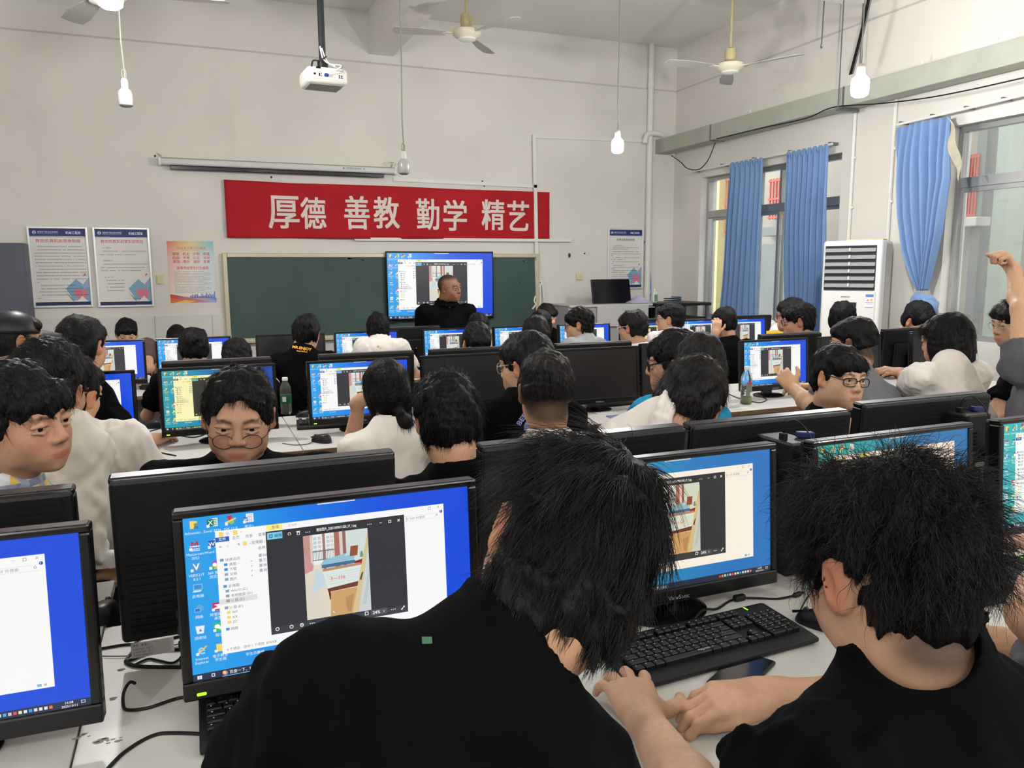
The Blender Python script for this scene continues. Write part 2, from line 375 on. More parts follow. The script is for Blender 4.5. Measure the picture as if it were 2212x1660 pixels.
# ---------------------------------------------------------------- cable tray on the right wall
XD=XW-.32
def tray_at(px,py): return aX(px,py,XD)
T0=tray_at(1405,300);T1=tray_at(1405,332);T2=tray_at(2212,86);T3=tray_at(2212,141)
hz=.19; tz=(T0.z+T1.z+T2.z+T3.z)/4; y0,y1=T1.y,-1.0
M_tray=mat('green_grey_painted_steel',(172,176,164),.5,.4,var=.12,vscale=5)
tr=thing('cable_tray','long grey green steel cable tray along the window wall','cable tray',(XD+.1,0,tz))
seg=[y0,8.35,6.2,4.0,1.8,-1.]
for a,b in zip(seg[:-1],seg[1:]): MB().box((0,(a+b)/2,0),(.2,abs(a-b)-.006,hz)).obj('section',M_tray,tr,smooth=0,bev=.006)
for yy in seg[1:-1]: MB().box((0,yy,-.004),(.212,.02,hz+.008)).obj('joint_plate',M_steel,tr,smooth=0)
for yy in(9.2,7.6,5.3,4.6): MB().tube([(-.1,yy,.1),(-.11,yy,.125),(-.09,yy,.14)],.006,6).obj('clip',M_white,tr)
hb=thing('tray_hanger','steel hanger bracket under the cable tray on two thin rods','bracket',(XD+.1,aX(1815,228,XD).y,tz))
MB().box((-.0,0,-hz/2-.02),(.26,.05,.025)).obj('bracket',M_steel,hb,smooth=0)
for dx in(-.125,.125): MB().tube([(dx,0,-hz/2-.02),(dx,0,ZC-tz)],.007,6).obj('rod',M_steel,hb)
P=aX(1776,105,XD); tag(MB().tube([(P.x,P.y,P.z+.02),(P.x-.01,P.y,P.z),(P.x-.02,P.y,P.z+.015),(P.x-.01,P.y,P.z+.05),(P.x,P.y,ZC)],.006,6).obj('hanging_rod',M_steel),'thin rusty rod with hooked end hanging above the cable tray','rod')
q=[aX(x_,y_,XD-.02) for x_,y_ in((1450,336),(1470,350),(1485,364),(1510,366),(1530,345),(1545,308))]
tag(MB().tube(spline(q),.006,6).obj('cable',M_cable),'dark cable sagging from the near corner end of the cable tray','cable')
q=[aX(x_,y_,XD-.012) for x_,y_ in((1548,300),(1640,278),(1740,256),(1800,232),(1900,224),(2000,212),(2100,193),(2212,168),(2300,150))]
tag(MB().tube(spline(q),.006,6).obj('cable',M_cable),'long thin dark cable running under the cable tray past the lit bulb','cable')
q=[aX(x_,y_,XD-.1) for x_,y_ in((1842,160),(1850,130),(1868,60),(1885,-20))]
for k in range(3): tag(MB().tube(spline([p+Vector((0,.02*k,.0)) for p in q]),.008,6).obj('cable',M_cable if k else M_steel),('grey cable','black cable beside the grey one','outermost black cable')[k]+' rising from the cable tray to the ceiling','cable')
# conduits down the wall to the air conditioner
for a,b,l in(((1848,232),(1835,620),'thin beige pipe running down to the air conditioner from the tray'),((1936,205),(1918,620),'thin beige pipe running down beside the knotted curtain')):
    P=aX(*a,XW-.025);Q=aX(*b,XW-.025); pr=thing('wall_pipe',l,'pipe',(XW-.025,P.y,0)); MB().tube([(0,0,P.z),(0,0,.05)],.018,10).obj('tube',M_trunk,pr)
    for zz in(P.z-.5,P.z-1.0,P.z-1.5): MB().box((.008,0,zz),(.03,.06,.025),bev=.004).obj('clip',M_trunk,pr)
P=aY(1402,104,YW); pr=thing('wall_pipe','wide white drain pipe in the room corner from floor to ceiling','pipe',(aY(1398,400,YW).x,YW-.05,0)); MB().tube([(0,0,0),(0,0,ZC)],.042,14).obj('tube',M_trunk,pr)
for zz in(1.2,2.6,4.0): MB().tube([(0,0,zz),(0,0,zz+.06)],.048,14).obj('collar',M_trunk,pr)
q=[aY(x_,y_,YW-.09) for x_,y_ in((1393,310),(1398,292),(1412,288),(1432,292))]; tag(MB().tube(spline(q),.035,10).obj('hose',M_trunk),'bent white flexible hose from the corner pipe to the cable tray','hose')
# ---------------------------------------------------------------- wall trunking
def trunkf(pts,label,w=.045,d=.02,Y=YW):
    m=MB(); Q=[aY(x_,y_,Y) for x_,y_ in pts]
    for A,B in zip(Q[:-1],Q[1:]):
        dx,dz=B.x-A.x,B.z-A.z; L=math.hypot(dx,dz); a=math.atan2(dz,dx)
        m.box((0,0,0),(L+w*.9,d,w),0,Matrix.Translation(((A.x+B.x)/2,Y-d/2,(A.z+B.z)/2))@Matrix.Rotation(-a,4,'Y'),bev=.004)
    return tag(m.obj('wall_trunking',M_trunk,smooth=0),label,'trunking')
trunkf([(852,388),(1155,403)],'white plastic trunking from the projection screen to the upright trunking')
trunkf([(1153,295),(1155,403),(1158,560),(1160,662)],'upright white plastic trunking crossing the end of the red banner',.05,.026,YW-.022)
trunkf([(1153,295),(1392,305)],'white plastic trunking running across to the corner pipe')
trunkf([(768,517),(1230,520)],'white plastic trunking below the red banner',.04,.03,YW-.024)
def plate(x0,y0,x1,y1,label,m=M_ivory,name='switch_plate'):
    P=aY(x0,y0,YW);Q=aY(x1,y1,YW); r=thing(name,label,'switch plate',((P.x+Q.x)/2,YW-.012,(P.z+Q.z)/2))
    MB().box((0,0,0),(abs(Q.x-P.x),.024,abs(P.z-Q.z)),bev=.006).obj('plate',m,r,smooth=0)
    for s in(-1,1): MB().box((s*abs(Q.x-P.x)*.18,-.014,0),(abs(Q.x-P.x)*.2,.01,abs(P.z-Q.z)*.4)).obj('rocker',m,r,smooth=0)
plate(338,594,353,614,'ivory wall switch between the framed notice and the colourful poster')
plate(1244,591,1257,605,'small ivory wall socket right of the blackboard')
plate(1149,622,1160,636,'ivory socket box at the right edge of the blackboard')
for i,(pts,l) in enumerate((([(1160,606),(1168,603),(1170,612),(1163,622)],'short loop of white cable above the socket box'),([(1158,612),(1166,615),(1167,635),(1166,665),(1170,690)],'white cable hanging straight beside the socket box'),([(1160,608),(1170,610),(1174,635),(1176,670),(1172,695)],'outer white cable drooping beside the socket box'),([(1157,640),(1154,650),(1157,658),(1150,668)],'white cable stub curling below the socket box'))):
    tag(MB().tube(spline([aY(x_,y_,YW-.05) for x_,y_ in pts]),.012,6).obj('cable',M_white),l,'cable')
tag(MB().tube(spline([aY(x_,y_,YW-.03) for x_,y_ in((1150,664),(1200,664),(1225,661),(1260,663),(1290,655))]),.006,6).obj('cable',M_dark),'thin cable running along the wall towards the podium','cable')
tag(MB().tube(spline([aY(x_,y_,YW-.04) for x_,y_ in((1392,522),(1399,530),(1402,560),(1405,620),(1404,650))]),.012,6).obj('cable',mat('blue_cable',(80,130,205),.5,.4)),'blue cable hanging on the wall beside the notice in the corner','cable')
tag(MB().tube(spline([aX(x_,y_,XW-.02) for x_,y_ in((1456,335),(1448,370),(1437,440),(1428,520),(1420,600))]),.008,6).obj('cable',M_trunk),'white wire running down the window wall from the tray corner','cable')
for i,(x_,y_,l) in enumerate(((1230,552,'dark hole knocked in the plaster right of the banner'),(1042,392,'small dark screw plug above the trunking'),(1046,402,'small dark screw plug below the trunking'),(586,383,'round screw head under the projection screen'),(335,337,'dark screw hole at the left end of the projection screen'),(1263,548,'tiny dark hole in the plaster near the corner notice'))):
    P=aY(x_,y_,YW); s=.02 if i==0 else .012
    tag(MB().lathe([(s,0),(s*.9,.006),(s*.3,.008),(0.001,.008)],10,0,Matrix.Translation((P.x,YW,P.z))@Matrix.Rotation(PI/2,4,'X')@Matrix.Scale(1.6 if i==0 else 1,4,(0,1,0))).obj('wall_plug',mat('plug_dark',(70,64,58),.8,.2)),l,'wall plug')
# grey cabinet at the front left
P=aY(50,525,9.3)
cab=thing('steel_cabinet','tall plain grey steel cabinet in the front left corner','cabinet',(P.x-.5,9.3,0)); M_cab=mat('slate_grey_steel',(92,96,108),.5,.4,var=.06,vscale=4)
MB().box((0,.14,P.z/2),(1.0,.28,P.z),bev=.006).obj('body',M_cab,cab,smooth=0)
for s in(-1,1):
    MB().box((s*.248,-.008,P.z/2),(.49,.016,P.z-.06),bev=.004).obj('door',M_cab,cab,smooth=0)
    MB().box((s*.03,-.022,P.z*.5),(.015,.02,.14)).obj('handle',M_steel,cab,smooth=0)
# ================================================================ things on the front wall
PAPER=mat_attr('printed_sheet',0,False)
SCHOOL='湖南电气职业技术学院'
def notice(label,a,b,title,tcol,dept,body,ti,name='framed_notice',seed=0):
    P=aY(*a,YW);Q=aY(*b,YW); w=Q.x-P.x; h=P.z-Q.z
    r=thing(name,label,'notice',((P.x+Q.x)/2,YW-.02,(P.z+Q.z)/2))
    f=.022; m=MB()
    for s in(-1,1): m.box((s*(w/2-f/2),0,0),(f,.03,h),bev=.004); m.box((0,0,s*(h/2-f/2)),(w-2*f,.03,f),bev=.004)
    m.obj('frame',mat('bright_aluminium',(226,228,228),.3,.5,metal=.3),r,smooth=0)
    MB().box((0,.008,0),(w-f,.01,h-f)).obj('backing',M_white,r,smooth=0)
    U=1000; V=U*(h-2*f)/(w-2*f); S=Flat(U,V,w-2*f,h-2*f,.0002)
    S.rect(0,0,U,V,(226,224,220)); S.rect(0,0,U,V*.098,(34,48,112)); S.rect(0,V*.104,U,V*.109,(90,110,160))
    S.disc(85,V*.05,34,(225,230,240)); S.poly([(55,V*.05),(90,V*.034),(112,V*.05),(85,V*.047)],(34,48,112)); S.poly([(60,V*.062),(95,V*.052),(108,V*.062),(85,V*.068)],(34,48,112))
    S.text(SCHOOL,140,V*.055,44,(225,230,240),width=365); S.rect(140,V*.066,505,V*.069,(180,190,215)); S.text(dept,640,V*.066,62,(240,243,250),.02,width=275)
    # decoration: overlapping squares
    S.poly([(560,V*.78),(760,V*.655),(900,V*.74),(1000,V*.64),(1000,V*.955),(880,V*.955),(690,V*.93)],(120,170,196)); S.poly([(860,V*.74),(1000,V*.63),(1000,V*.74),(900,V*.8)],(150,170,205))
    S.poly([(700,V*.8),(780,V*.775),(860,V*.8),(930,V*.78),(960,V*.86),(900,V*.92),(800,V*.93),(720,V*.87)],(214,122,148)); S.poly([(740,V*.955),(850,V*.88),(960,V*.955)],(228,226,222))
    S.poly([(560,V*.83),(700,V*.93),(720,V*.955),(660,V*.935)],(130,140,165)); S.poly([(900,V*.6),(940,V*.575),(950,V*.595),(910,V*.62)],(205,100,120))
    S.rect(0,V*.955,U,V,(24,34,92))
    S.text(title,U/2,V*(.175+.01*(tcol[0]<100)),74 if tcol[0]>100 else 64,tcol,.02,align='c',width=800 if tcol[0]>100 else 560)
    k=0
    for y0,x0,x1 in body: S.lines(x0*U,x1*U,y0*V,21,(62,58,60),seed*100+k); k+=1
    link('printed_sheet',S.mesh('printed_sheet',PAPER),r).location=(0,-.0005,0)
    return r
lb1=[(.225,.12,.93),(.268,.12,.97),(.31,.06,.97),(.35,.06,.97),(.393,.06,.97),(.435,.06,.97),(.478,.06,.93),(.52,.12,.97),(.562,.06,.97),(.604,.06,.97),(.647,.06,.96),(.69,.06,.1),(.73,.12,.75),(.773,.12,.88),(.815,.08,.85),(.857,.12,.97),(.9,.06,.1)]
notice('framed notice with red title in the leftmost place on the front wall',(57,489),(203,663),'数控仿真机房规章制度',(190,60,62),'机械工程系',lb1,1,seed=1)
lb2=[(.235,.12,.3),(.28,.12,.95),(.325,.06,.75),(.405,.12,.3),(.45,.12,.97),(.495,.06,.97),(.535,.06,.85),(.62,.12,.3),(.665,.15,.5),(.71,.15,.5),(.755,.15,.5),(.8,.15,.5)]
notice('framed notice with red title, the one nearer the colourful poster',(199,491),(334,662),'数控仿真实训室实训项目',(190,60,62),'机械工程系',lb2,1,seed=2)
lb3=[(.27,.15,.4),(.3,.1,.9),(.328,.06,.6),(.37,.1,.9),(.41,.06,.95),(.44,.06,.12),(.475,.1,.93),(.505,.06,.5),(.545,.1,.9),(.575,.06,.12),(.605,.12,.45),(.64,.1,.9),(.67,.06,.2),(.7,.1,.9),(.73,.06,.5),(.77,.1,.9),(.8,.06,.8),(.84,.06,.9),(.87,.06,.2)]
notice('framed notice with black title in the corner above the podium',(1312,493),(1386,624),'仿真机房管理制度',(50,50,56),'机械工程学院',lb3,1,seed=3)
# colourful poster
P=aY(360,521,YW);Q=aY(468,653,YW); w=Q.x-P.x;h=P.z-Q.z
r=thing('wall_poster','colourful paper poster with red lettering left of the blackboard','poster',((P.x+Q.x)/2,YW-.004,(P.z+Q.z)/2))
S=Flat(1000,1000*h/w,w,h,.0002); V=1000*h/w
tl,tm,tr_,bl,bm_,br=(226,110,100),(226,208,130),(120,190,205),(232,222,220),(236,232,228),(222,226,232)
S.poly([(0,V*.25),(500,V*.25),(500,0),(0,0)],[(228,180,172),(232,222,208),tm,tl],1); S.poly([(500,V*.25),(1000,V*.25),(1000,0),(500,0)],[(232,222,208),(200,216,226),tr_,tm],1)
S.poly([(0,V),(500,V),(500,V*.25),(0,V*.25)],[bl,bm_,(232,222,208),(228,180,172)],1); S.poly([(500,V),(1000,V),(1000,V*.25),(500,V*.25)],[bm_,br,(200,216,226),(232,222,208)],1)
S.text('社会主义核心价值观',520,V*.13,70,(214,90,60),.01,align='c',width=620); S.lines(300,700,V*.15,14,(210,90,70),5)
for j,row in enumerate((('富强','民主','文明','和谐'),('自由','平等','公正','法治'),('爱国','敬业','诚信','友善'))):
    for i,t_ in enumerate(row): S.text(t_,175+i*220,V*(.225+.062*j),74,(200,60,48),.03,align='c',width=140)
S.text('高等学校学生行为准则',520,V*.455,78,(196,44,44),.02,align='c',width=680)
for k in range(14): S.lines(110,900 if k%3 else 760,V*(.49+.026*k),15,(120,110,120),60+k)
rr=random.Random(3)
S.poly([(0,V),(1000,V),(1000,V*.93),(820,V*.9),(600,V*.905),(300,V*.9),(120,V*.87),(0,V*.86)],[(214,60,40),(150,170,220),(80,120,190),(110,150,210),(226,150,60),(240,190,70),(228,110,50),(200,50,40)])
S.poly([(0,V),(420,V),(700,V*.965),(300,V*.95),(0,V*.92)],(222,110,50)); S.poly([(60,V),(300,V*.955),(560,V*.975),(400,V)],(240,196,96))
for k in range(16):
    x=430+k*35; hh=V*(.02+.05*rr.random()); S.rect(x,V*.915-hh,x+22,V*.93,(70,110,180))
S.rect(960,V*.82,975,V*.93,(60,90,170))
link('printed_paper',S.mesh('printed_paper',PAPER),r)
# red banner
M_ban=mat('red_banner_cloth',(178,34,44),.75,.2,var=.10,vscale=3,bump=.05,bscale=60); M_char=mat('banner_letters',(226,212,204),.8,.2)
PT=[(483,389),(640,397),(834,402),(1000,410),(1185,416)]; PB=[(490,514),(640,515),(834,517),(1000,516),(1183,516)]
bt=[aY(*p,YW) for p in PT]; bb=[aY(*p,YW) for p in PB]; ban=thing('hanging_banner','long red cloth banner with big white characters above the blackboard','banner',(0,0,0))
def ip(L,u):
    k=u*(len(L)-1); i=min(int(k),len(L)-2); return L[i].lerp(L[i+1],k-i)
def bwave(u,v): return YW-.035-.012*math.sin(9*u+4*v)-.008*math.sin(23*u-7*v+1)-.02*v*abs(math.sin(12*u+1))*(u<.75)
def tz(L,x): return float(np.interp(x,[p_.x for p_ in L],[p_.z for p_ in L]))
def bfn(u,v):
    x=bt[0].x+(bt[-1].x-bt[0].x)*u; a,b=tz(bt,x),tz(bb,x); return (x,bwave(u,v),a+(b-a)*v)
MB().grid(bfn,120,24).obj('cloth',M_ban,ban,smooth=80,solid=.003,recalc=False)
x0=bt[0].x;x1=bt[-1].x
for ch,a,b in(('厚',(578,424),(646,494)),('德',(648,427),(703,495)),('善',(742,424),(797,496)),('教',(805,426),(860,494)),('勤',(897,430),(946,497)),('学',(955,433),(1005,499)),('精',(1038,432),(1087,497)),('艺',(1094,435),(1139,499))):
    A=aY(*a,YW);B=aY(*b,YW); v,f=textmesh(ch,0,3); bm=bmesh.new(); bv=[bm.verts.new((*p_,0)) for p_ in v]
    for q_ in f:
        try: bm.faces.new([bv[k_] for k_ in q_])
        except ValueError: pass
    for _ in range(3):
        ed=[e_ for e_ in bm.edges if e_.calc_length()>.12]; bmesh.ops.subdivide_edges(bm,edges=ed,cuts=1); bmesh.ops.triangulate(bm,faces=bm.faces[:])
    bm.verts.index_update(); v=np.array([v_.co[:2] for v_ in bm.verts]); f=[[v_.index for v_ in f_.verts] for f_ in bm.faces]; bm.free(); lo=v.min(0);hi=v.max(0)
    vs=[]
    for p in v:
        X=A.x+(p[0]-lo[0])/(hi[0]-lo[0])*(B.x-A.x); Z=B.z+(p[1]-lo[1])/(hi[1]-lo[1])*(A.z-B.z)
        u=(X-x0)/(x1-x0); T=tz(bt,X);Bo=tz(bb,X); vs.append((X,bwave(u,(T-Z)/(T-Bo))-.007,Z))
    mm=MB()
    for k_,(ex,ez) in enumerate(((-.006,-.005),(.006,.005),(-.006,.005),(.006,-.005))): mm.add([(p_[0]+ex,p_[1]-.0004*k_,p_[2]+ez) for p_ in vs],f)
    mm.obj('lettering',M_char,ban,smooth=0,recalc=False)
# blackboard
A=aY(479,547,YW);B=aY(1162,716,YW); bw=B.x-A.x; bh=A.z-B.z; f=.05
bd=thing('blackboard','wide dark green blackboard in a pale frame behind the teacher','blackboard',((A.x+B.x)/2,YW-.03,(A.z+B.z)/2))
M_board=mat('green_board_paint',(70,92,86),.55,.3,col2=(60,80,76),vscale=1.4); M_bfr=mat('board_frame_champagne',(196,188,164),.4,.5,metal=.2)
MB().box((0,.01,0),(bw-.02,.03,bh-.02)).obj('board_surface',M_board,bd,smooth=0)
m=MB()
for s in(-1,1): m.box((s*(bw/2-f/2),-.006,0),(f,.05,bh),bev=.008); m.box((0,-.006,s*(bh/2-f/2)),(bw-2*f,.05,f),bev=.008)
m.obj('frame',M_bfr,bd,smooth=0)
MB().box((0,-.06,-bh/2+.01),(bw-.1,.09,.016),bev=.004).obj('chalk_ledge',M_bfr,bd,smooth=0)
m=MB(); rr=random.Random(5)
for x_,y_,s in((755,560,.05),(783,562,.03),(1105,556,.03),(1127,565,.06),(1120,610,.03)):
    P=aY(x_,y_,YW)
    for k in range(5): m.prism([(P.x-bd.location.x+rr.uniform(-s,s)+.012*math.cos(t),P.z-bd.location.z+rr.uniform(-.3,.3)*s+.008*math.sin(t)) for t in(0,1.5,3,4.5)],0,.0015,0,Matrix.Translation((0,-.006,0))@Matrix.Rotation(PI/2,4,'X'))
m.obj('chalk_mark',mat('chalk_smear',(108,124,118),.9,.1),bd,smooth=0)
# projection screen case
A=aY(345,345,YW);B=aY(850,381,YW); L=B.x-A.x
ps=thing('projection_screen','rolled up white projection screen case high on the front wall','projection screen',((A.x+B.x)/2,YW-.07,aY(600,361,YW).z))
tilt=-(aY(345,344,YW).z-aY(850,361,YW).z)/L
m=MB(); m.box((0,0,0),(L,.09,.075),bev=.022,seg=4); m.obj('case',mat('screen_case_white',(205,208,205),.4,.5),ps)
MB().box((0,.01,.03),(L-.01,.1,.018)).obj('case_top',mat('case_top_grey',(150,148,132),.6,.3),ps,smooth=0)
MB().box((-.02,-.01,-.062),(L-.24,.03,.045),bev=.006).obj('bottom_bar',M_blackgl,ps,smooth=0)
for s in(-1,1):
    MB().box((s*L/2,0,-.002),(.03,.1,.085),bev=.01).obj('end_cap',M_trunk,ps,smooth=0)
    MB().tube([(s*(L/2-.02),.03,.04),(s*(L/2-.01),.05,.07),(s*(L/2+.02),.06,.09)],.008,6).obj('wall_hook',M_bfr,ps)
S=Flat(400,40,.42,.042,.0002); S.rect(4,2,270,38,(205,208,205)); S.poly([(10,8),(34,20),(10,32)],(150,110,90)); S.lines(52,260,10,20,(110,115,125),9)
link('brand_mark',S.mesh('brand_mark',PAPER),ps).location=(L/2-.43,-.0465,.004)
P=aY(856,348,YW-.05); tag(MB().tube(spline([aY(x_,y_,YW-.06) for x_,y_ in((838,362),(834,352),(842,349),(852,350),(850,358),(846,364))]),.007,6).obj('cable',M_trunk),'short curled wire at the right end of the projection screen','cable')
# wall television: picture and body come from the screen section below
# ---------------------------------------------------------------- ceiling things
def fan(label,hub,Y,r,a0):
    H0=aY(*hub,Y); root=thing('ceiling_fan',label,'ceiling fan',H0)
    M_f=mat('fan_cream',(206,200,180),.4,.4); M_b=mat('fan_blade_grey',(176,172,168),.5,.4); M_y=mat('fan_aged_ivory',(168,160,120),.5,.4)
    MB().lathe([(.0,-.045),(.085,-.045),(.1,-.03),(.12,-.02),(.135,0),(.13,.03),(.1,.045),(.03,.05)],28).obj('motor_housing',M_f,root)
    MB().lathe([(.0,-.062),(.05,-.06),(.085,-.05),(.085,-.044),(.0,-.04)],24).obj('cover_plate',M_white,root)
    MB().lathe([(.03,.05),(.05,.06),(.058,.10),(.055,.17),(.03,.18),(.014,.185)],18).obj('canopy_cup',M_y,root)
    MB().tube([(0,0,.16),(0,0,ZC-H0.z)],.014,10).obj('down_rod',M_y,root)
    for k in range(3):
        a=a0+k*2*PI/3; M=Matrix.Rotation(a,4,'Z')@Matrix.Rotation(R_(10),4,'X')
        m=MB(); pts=[(.20,-.045),(.32,-.06),(r*.75,-.08),(r*.96,-.075),(r,-.02),(r*.98,.05),(r*.7,.065),(.32,.05),(.2,.035)]
        m.prism(pts,-.0025,.0025,0,M); m.obj('blade',M_b,root,smooth=0)
        MB().box((.16,0,0),(.14,.03,.008),0,M).obj('blade_arm',M_f,root,smooth=0)
fan('cream ceiling fan turning beside the hanging projector',(1008,74),7.3,.69,R_(172))
fan('cream ceiling fan on a long rod near the window wall',(1577,146),6.6,.72,R_(177))
fan('ceiling fan at the top edge of the view with one blade showing',(225,-14),5.4,.70,R_(-8))
M_frost=mat('bulb_frosted',(150,148,144),.25,.5); M_lit=bpy.data.materials.new('bulb_lit'); M_lit.use_nodes=True
_b=M_lit.node_tree.nodes['Principled BSDF']; _b.inputs['Emission Color'].default_value=(1,.98,.96,1); _b.inputs['Emission Strength'].default_value=720
M_sock=mat('lamp_socket',(180,176,166),.5,.4)
def bulb(label,px,Y,lit,s=1.,power=0,cord='cable_grey'):
    P=aY(*px,Y); root=thing('hanging_bulb',label,'light bulb',P)
    MB().lathe([(.001,-.075*s),(.03*s,-.073*s),(.046*s,-.062*s),(.051*s,-.04*s),(.051*s,.012*s),(.046*s,.03*s),(.03*s,.048*s),(.022*s,.056*s)],24).obj('bulb_glass',M_lit if lit else M_frost,root)
    MB().lathe([(.022*s,.05*s),(.024*s,.06*s),(.024*s,.1*s),(.017*s,.115*s),(.005,.12*s)],16).obj('socket',M_sock,root)
    pts=[(0,0,.11*s),(.004,0,.16*s),(-.003,0,.3),(.003,0,.7),(0,0,ZC-P.z)]
    MB().tube(pts,.0045,6).obj('cord',mat(cord,(120,122,112),.6,.3),root)
    if not lit: MB().tube([(.012*math.cos(t),.0,.145*s+.03*math.sin(t)) for t in np.linspace(0,2*PI,14)[:-1]],.003,5,closed=True).obj('cord_loop',MATS[cord],root)
    return root
bulb('unlit bulb on a knotted wire high on the left side of the front wall',(271,208),5.3,False,.85)
bulb('unlit bulb hanging beside the end of the projection screen',(872,358),5.6,False,.85)
bulb('lit bulb hanging in front of the corner trunking',(1334,312),5.6,True,.92,75)
bulb('lit bulb hanging in front of the cable tray',(1858,182),4.3,True,1.15,75)
bulb('lit bulb at the top edge of the view above the left wall side',(236,-22),4.4,True,1.15,80)
for k_,(x_,y_) in enumerate(((-1.6,-1.6),(1.6,-2.0),(4.6,-1.2))):  # extra bulbs out of view, added to fill the ceiling and front walls
    r_=bulb('unseen lit bulb added for fill at the back, behind the viewpoint, '+('window side','middle','door side')[2-k_],(1106,600),1.0,True,1.15,80); r_.location=(x_,y_,3.2)
    for ch in [o for o in COL.objects if o.parent==r_ and o.name.startswith('cord')]: ch.scale.z=(ZC-3.2)/(ZC-aY(1106,600,1.0).z)
# projector on a ceiling pole
A=aY(658,165,5.4);B=aY(748,165,5.4); pw=B.x-A.x
pj=thing('projector','white projector hanging upside down from a black ceiling pole','projector',((A.x+B.x)/2,5.5,aY(703,164,5.4).z-.0),R_(4))
MB().box((0,0,0),(pw,.26,.105),bev=.03,seg=4).obj('body',mat('projector_white',(216,214,206),.45,.4),pj)
MB().box((0,.0,-.053),(pw-.05,.2,.006),bev=.003).obj('bottom_cover',mat('projector_grey',(168,166,162),.5,.4),pj,smooth=0)
MB().box((.0,-.131,.008),(pw*.72,.006,.07)).obj('port_panel',M_white,pj,smooth=0)
m=MB(); 
for i,(x,z,a,b) in enumerate(((-.085,.0,.014,.012),(-.055,-.003,.008,.02),(-.042,.006,.006,.006),(-.042,-.01,.006,.006),(.075,.0,.01,.008),(.09,.0,.01,.008),(.075,-.012,.01,.008),(.09,-.012,.01,.008),(-.06,.04,.03,.012))): m.box((x,-.134,z),(a,.004,b))
m.obj('port',M_dark,pj,smooth=0); MB().box((-.012,-.145,-.004),(.026,.03,.018),bev=.005).obj('vga_plug',mat('vga_blue',(40,60,130),.5,.4),pj,smooth=0)
m=MB()
for k in range(5): m.box((.075,-.134,.03+.008*k),(.05,.004,.003))
m.obj('vent_slat',M_steel,pj,smooth=0)
m=MB(); m.lathe([(.0,0),(.03,0),(.034,.02),(.03,.03)],20,0,Matrix.Translation((pw*.3,.13,-.005))@Matrix.Rotation(-PI/2,4,'X')); m.obj('lens',M_blackgl,pj)
MB().box((pw/2-.02,.05,-.03),(.03,.09,.03),bev=.006).obj('status_window',mat('projector_blue_plastic',(96,150,240),.3,.5),pj,smooth=0)
MB().tube([(-.0,0,.05),(0,0,.11)],.035,12).obj('mount_plate',M_black,pj); MB().tube([(0,0,.1),(0,0,ZC-pj.location.z)],.022,14).obj('pole',mat('pole_black',(30,34,36),.5,.4),pj)
for k,(q,mm) in enumerate(([((-.09,-.13,.03),(-.09,-.15,.08),(-.03,-.06,.11),(.0,-.03,.16))],)[0:0] or ()): pass
for k,q in enumerate((((-.1,-.12,.045),(-.09,-.13,.08),(-.03,-.05,.105),(.02,-.03,.14)),((-.02,-.15,.0),(.05,-.17,.03),(.09,-.12,.07),(.03,-.03,.1),(-.01,-.03,.19)),((.1,-.1,.05),(.06,-.05,.08),(.0,-.03,.12),(-.02,-.03,.2)))):
    MB().tube(spline(q),.005,6).obj('lead',(M_cable,M_trunk,M_trunk)[k],pj)
# ---------------------------------------------------------------- air conditioner
A=aY(1803,527,8.05); ac=thing('air_conditioner','tall white floor standing air conditioner between the blue curtains','air conditioner')
za=aD(1850,521,7.62).z; aw,ad=.50,.40
yaw=R_(30-90)   # local +x runs along the front panel, local -y is the front
C_=aD(1850,600,7.62); ac.location=(C_.x,C_.y,0); ac.rotation_euler=(0,0,R_(-60))
M_ac=mat('ac_white',(226,226,224),.4,.4); M_acg=mat('ac_grey_side',(196,194,186),.45,.4)
ACW,ACD=.54,.42
MB().box((0,0,za/2),(ACW,ACD,za),bev=.03,seg=3).obj('cabinet',M_ac,ac)
MB().box((ACW/2-.005,.03,za/2),(.02,ACD*.6,za-.06),bev=.008).obj('side_panel',M_acg,ac,smooth=0)
gz0,gz1=za-.47,za-.05
MB().box((-.01,-ACD/2-.002,(gz0+gz1)/2),(ACW-.08,.02,gz1-gz0)).obj('grille_recess',mat('ac_grille_dark',(40,42,46),.6,.3),ac,smooth=0)
for k in range(6):
    z=gz0+.03+(gz1-gz0-.02)*k/6
    MB().box((-.01,-ACD/2-.012,z+.024),(ACW-.09,.008,.062),0,Matrix.Translation((-.01,-ACD/2-.012,z+.024))@Matrix.Rotation(R_(-28),4,'X')@Matrix.Translation((.01,ACD/2+.012,-z-.024))).obj('louvre',mat('ac_louvre_grey',(150,152,154),.5,.4),ac,smooth=0)
m=MB()
for k in range(6): m.box((-.01,-ACD/2-.03,gz0+.05+(gz1-gz0-.02)*k/6),(.012,.03,.03))
m.obj('louvre_rib',M_ac,ac,smooth=0)
MB().box((-.01,-ACD/2-.008,(gz0-.02)/2+.05),(ACW-.06,.016,gz0-.1),bev=.006).obj('front_panel',M_ac,ac,smooth=0)
S=Flat(100,30,.2,.06,.0006); S.rect(0,0,100,30,(24,18,18)); S.rect(0,22,100,30,(120,116,112)); S.disc(54,10,7,(250,150,40)); 
for x_,y_ in((12,6),(35,12),(66,6),(86,14)): S.disc(x_,y_,2.4,(230,110,60),8)
o=link('control_display',S.mesh('control_display',mat_attr('display_glow',.9)),ac); o.location=(-.03,-ACD/2-.018,gz0-.145)
S=Flat(100,180,.07,.125,.0006); S.rect(0,0,100,180,(232,234,238)); S.rect(0,0,100,36,(90,130,205)); S.poly([(10,90),(40,60),(40,90)],(220,120,60)); S.rect(60,60,90,90,(225,190,90)); S.rect(0,105,100,112,(130,160,215)); S.rect(0,172,100,180,(120,150,205)); S.lines(12,88,125,14,(150,165,200),4)
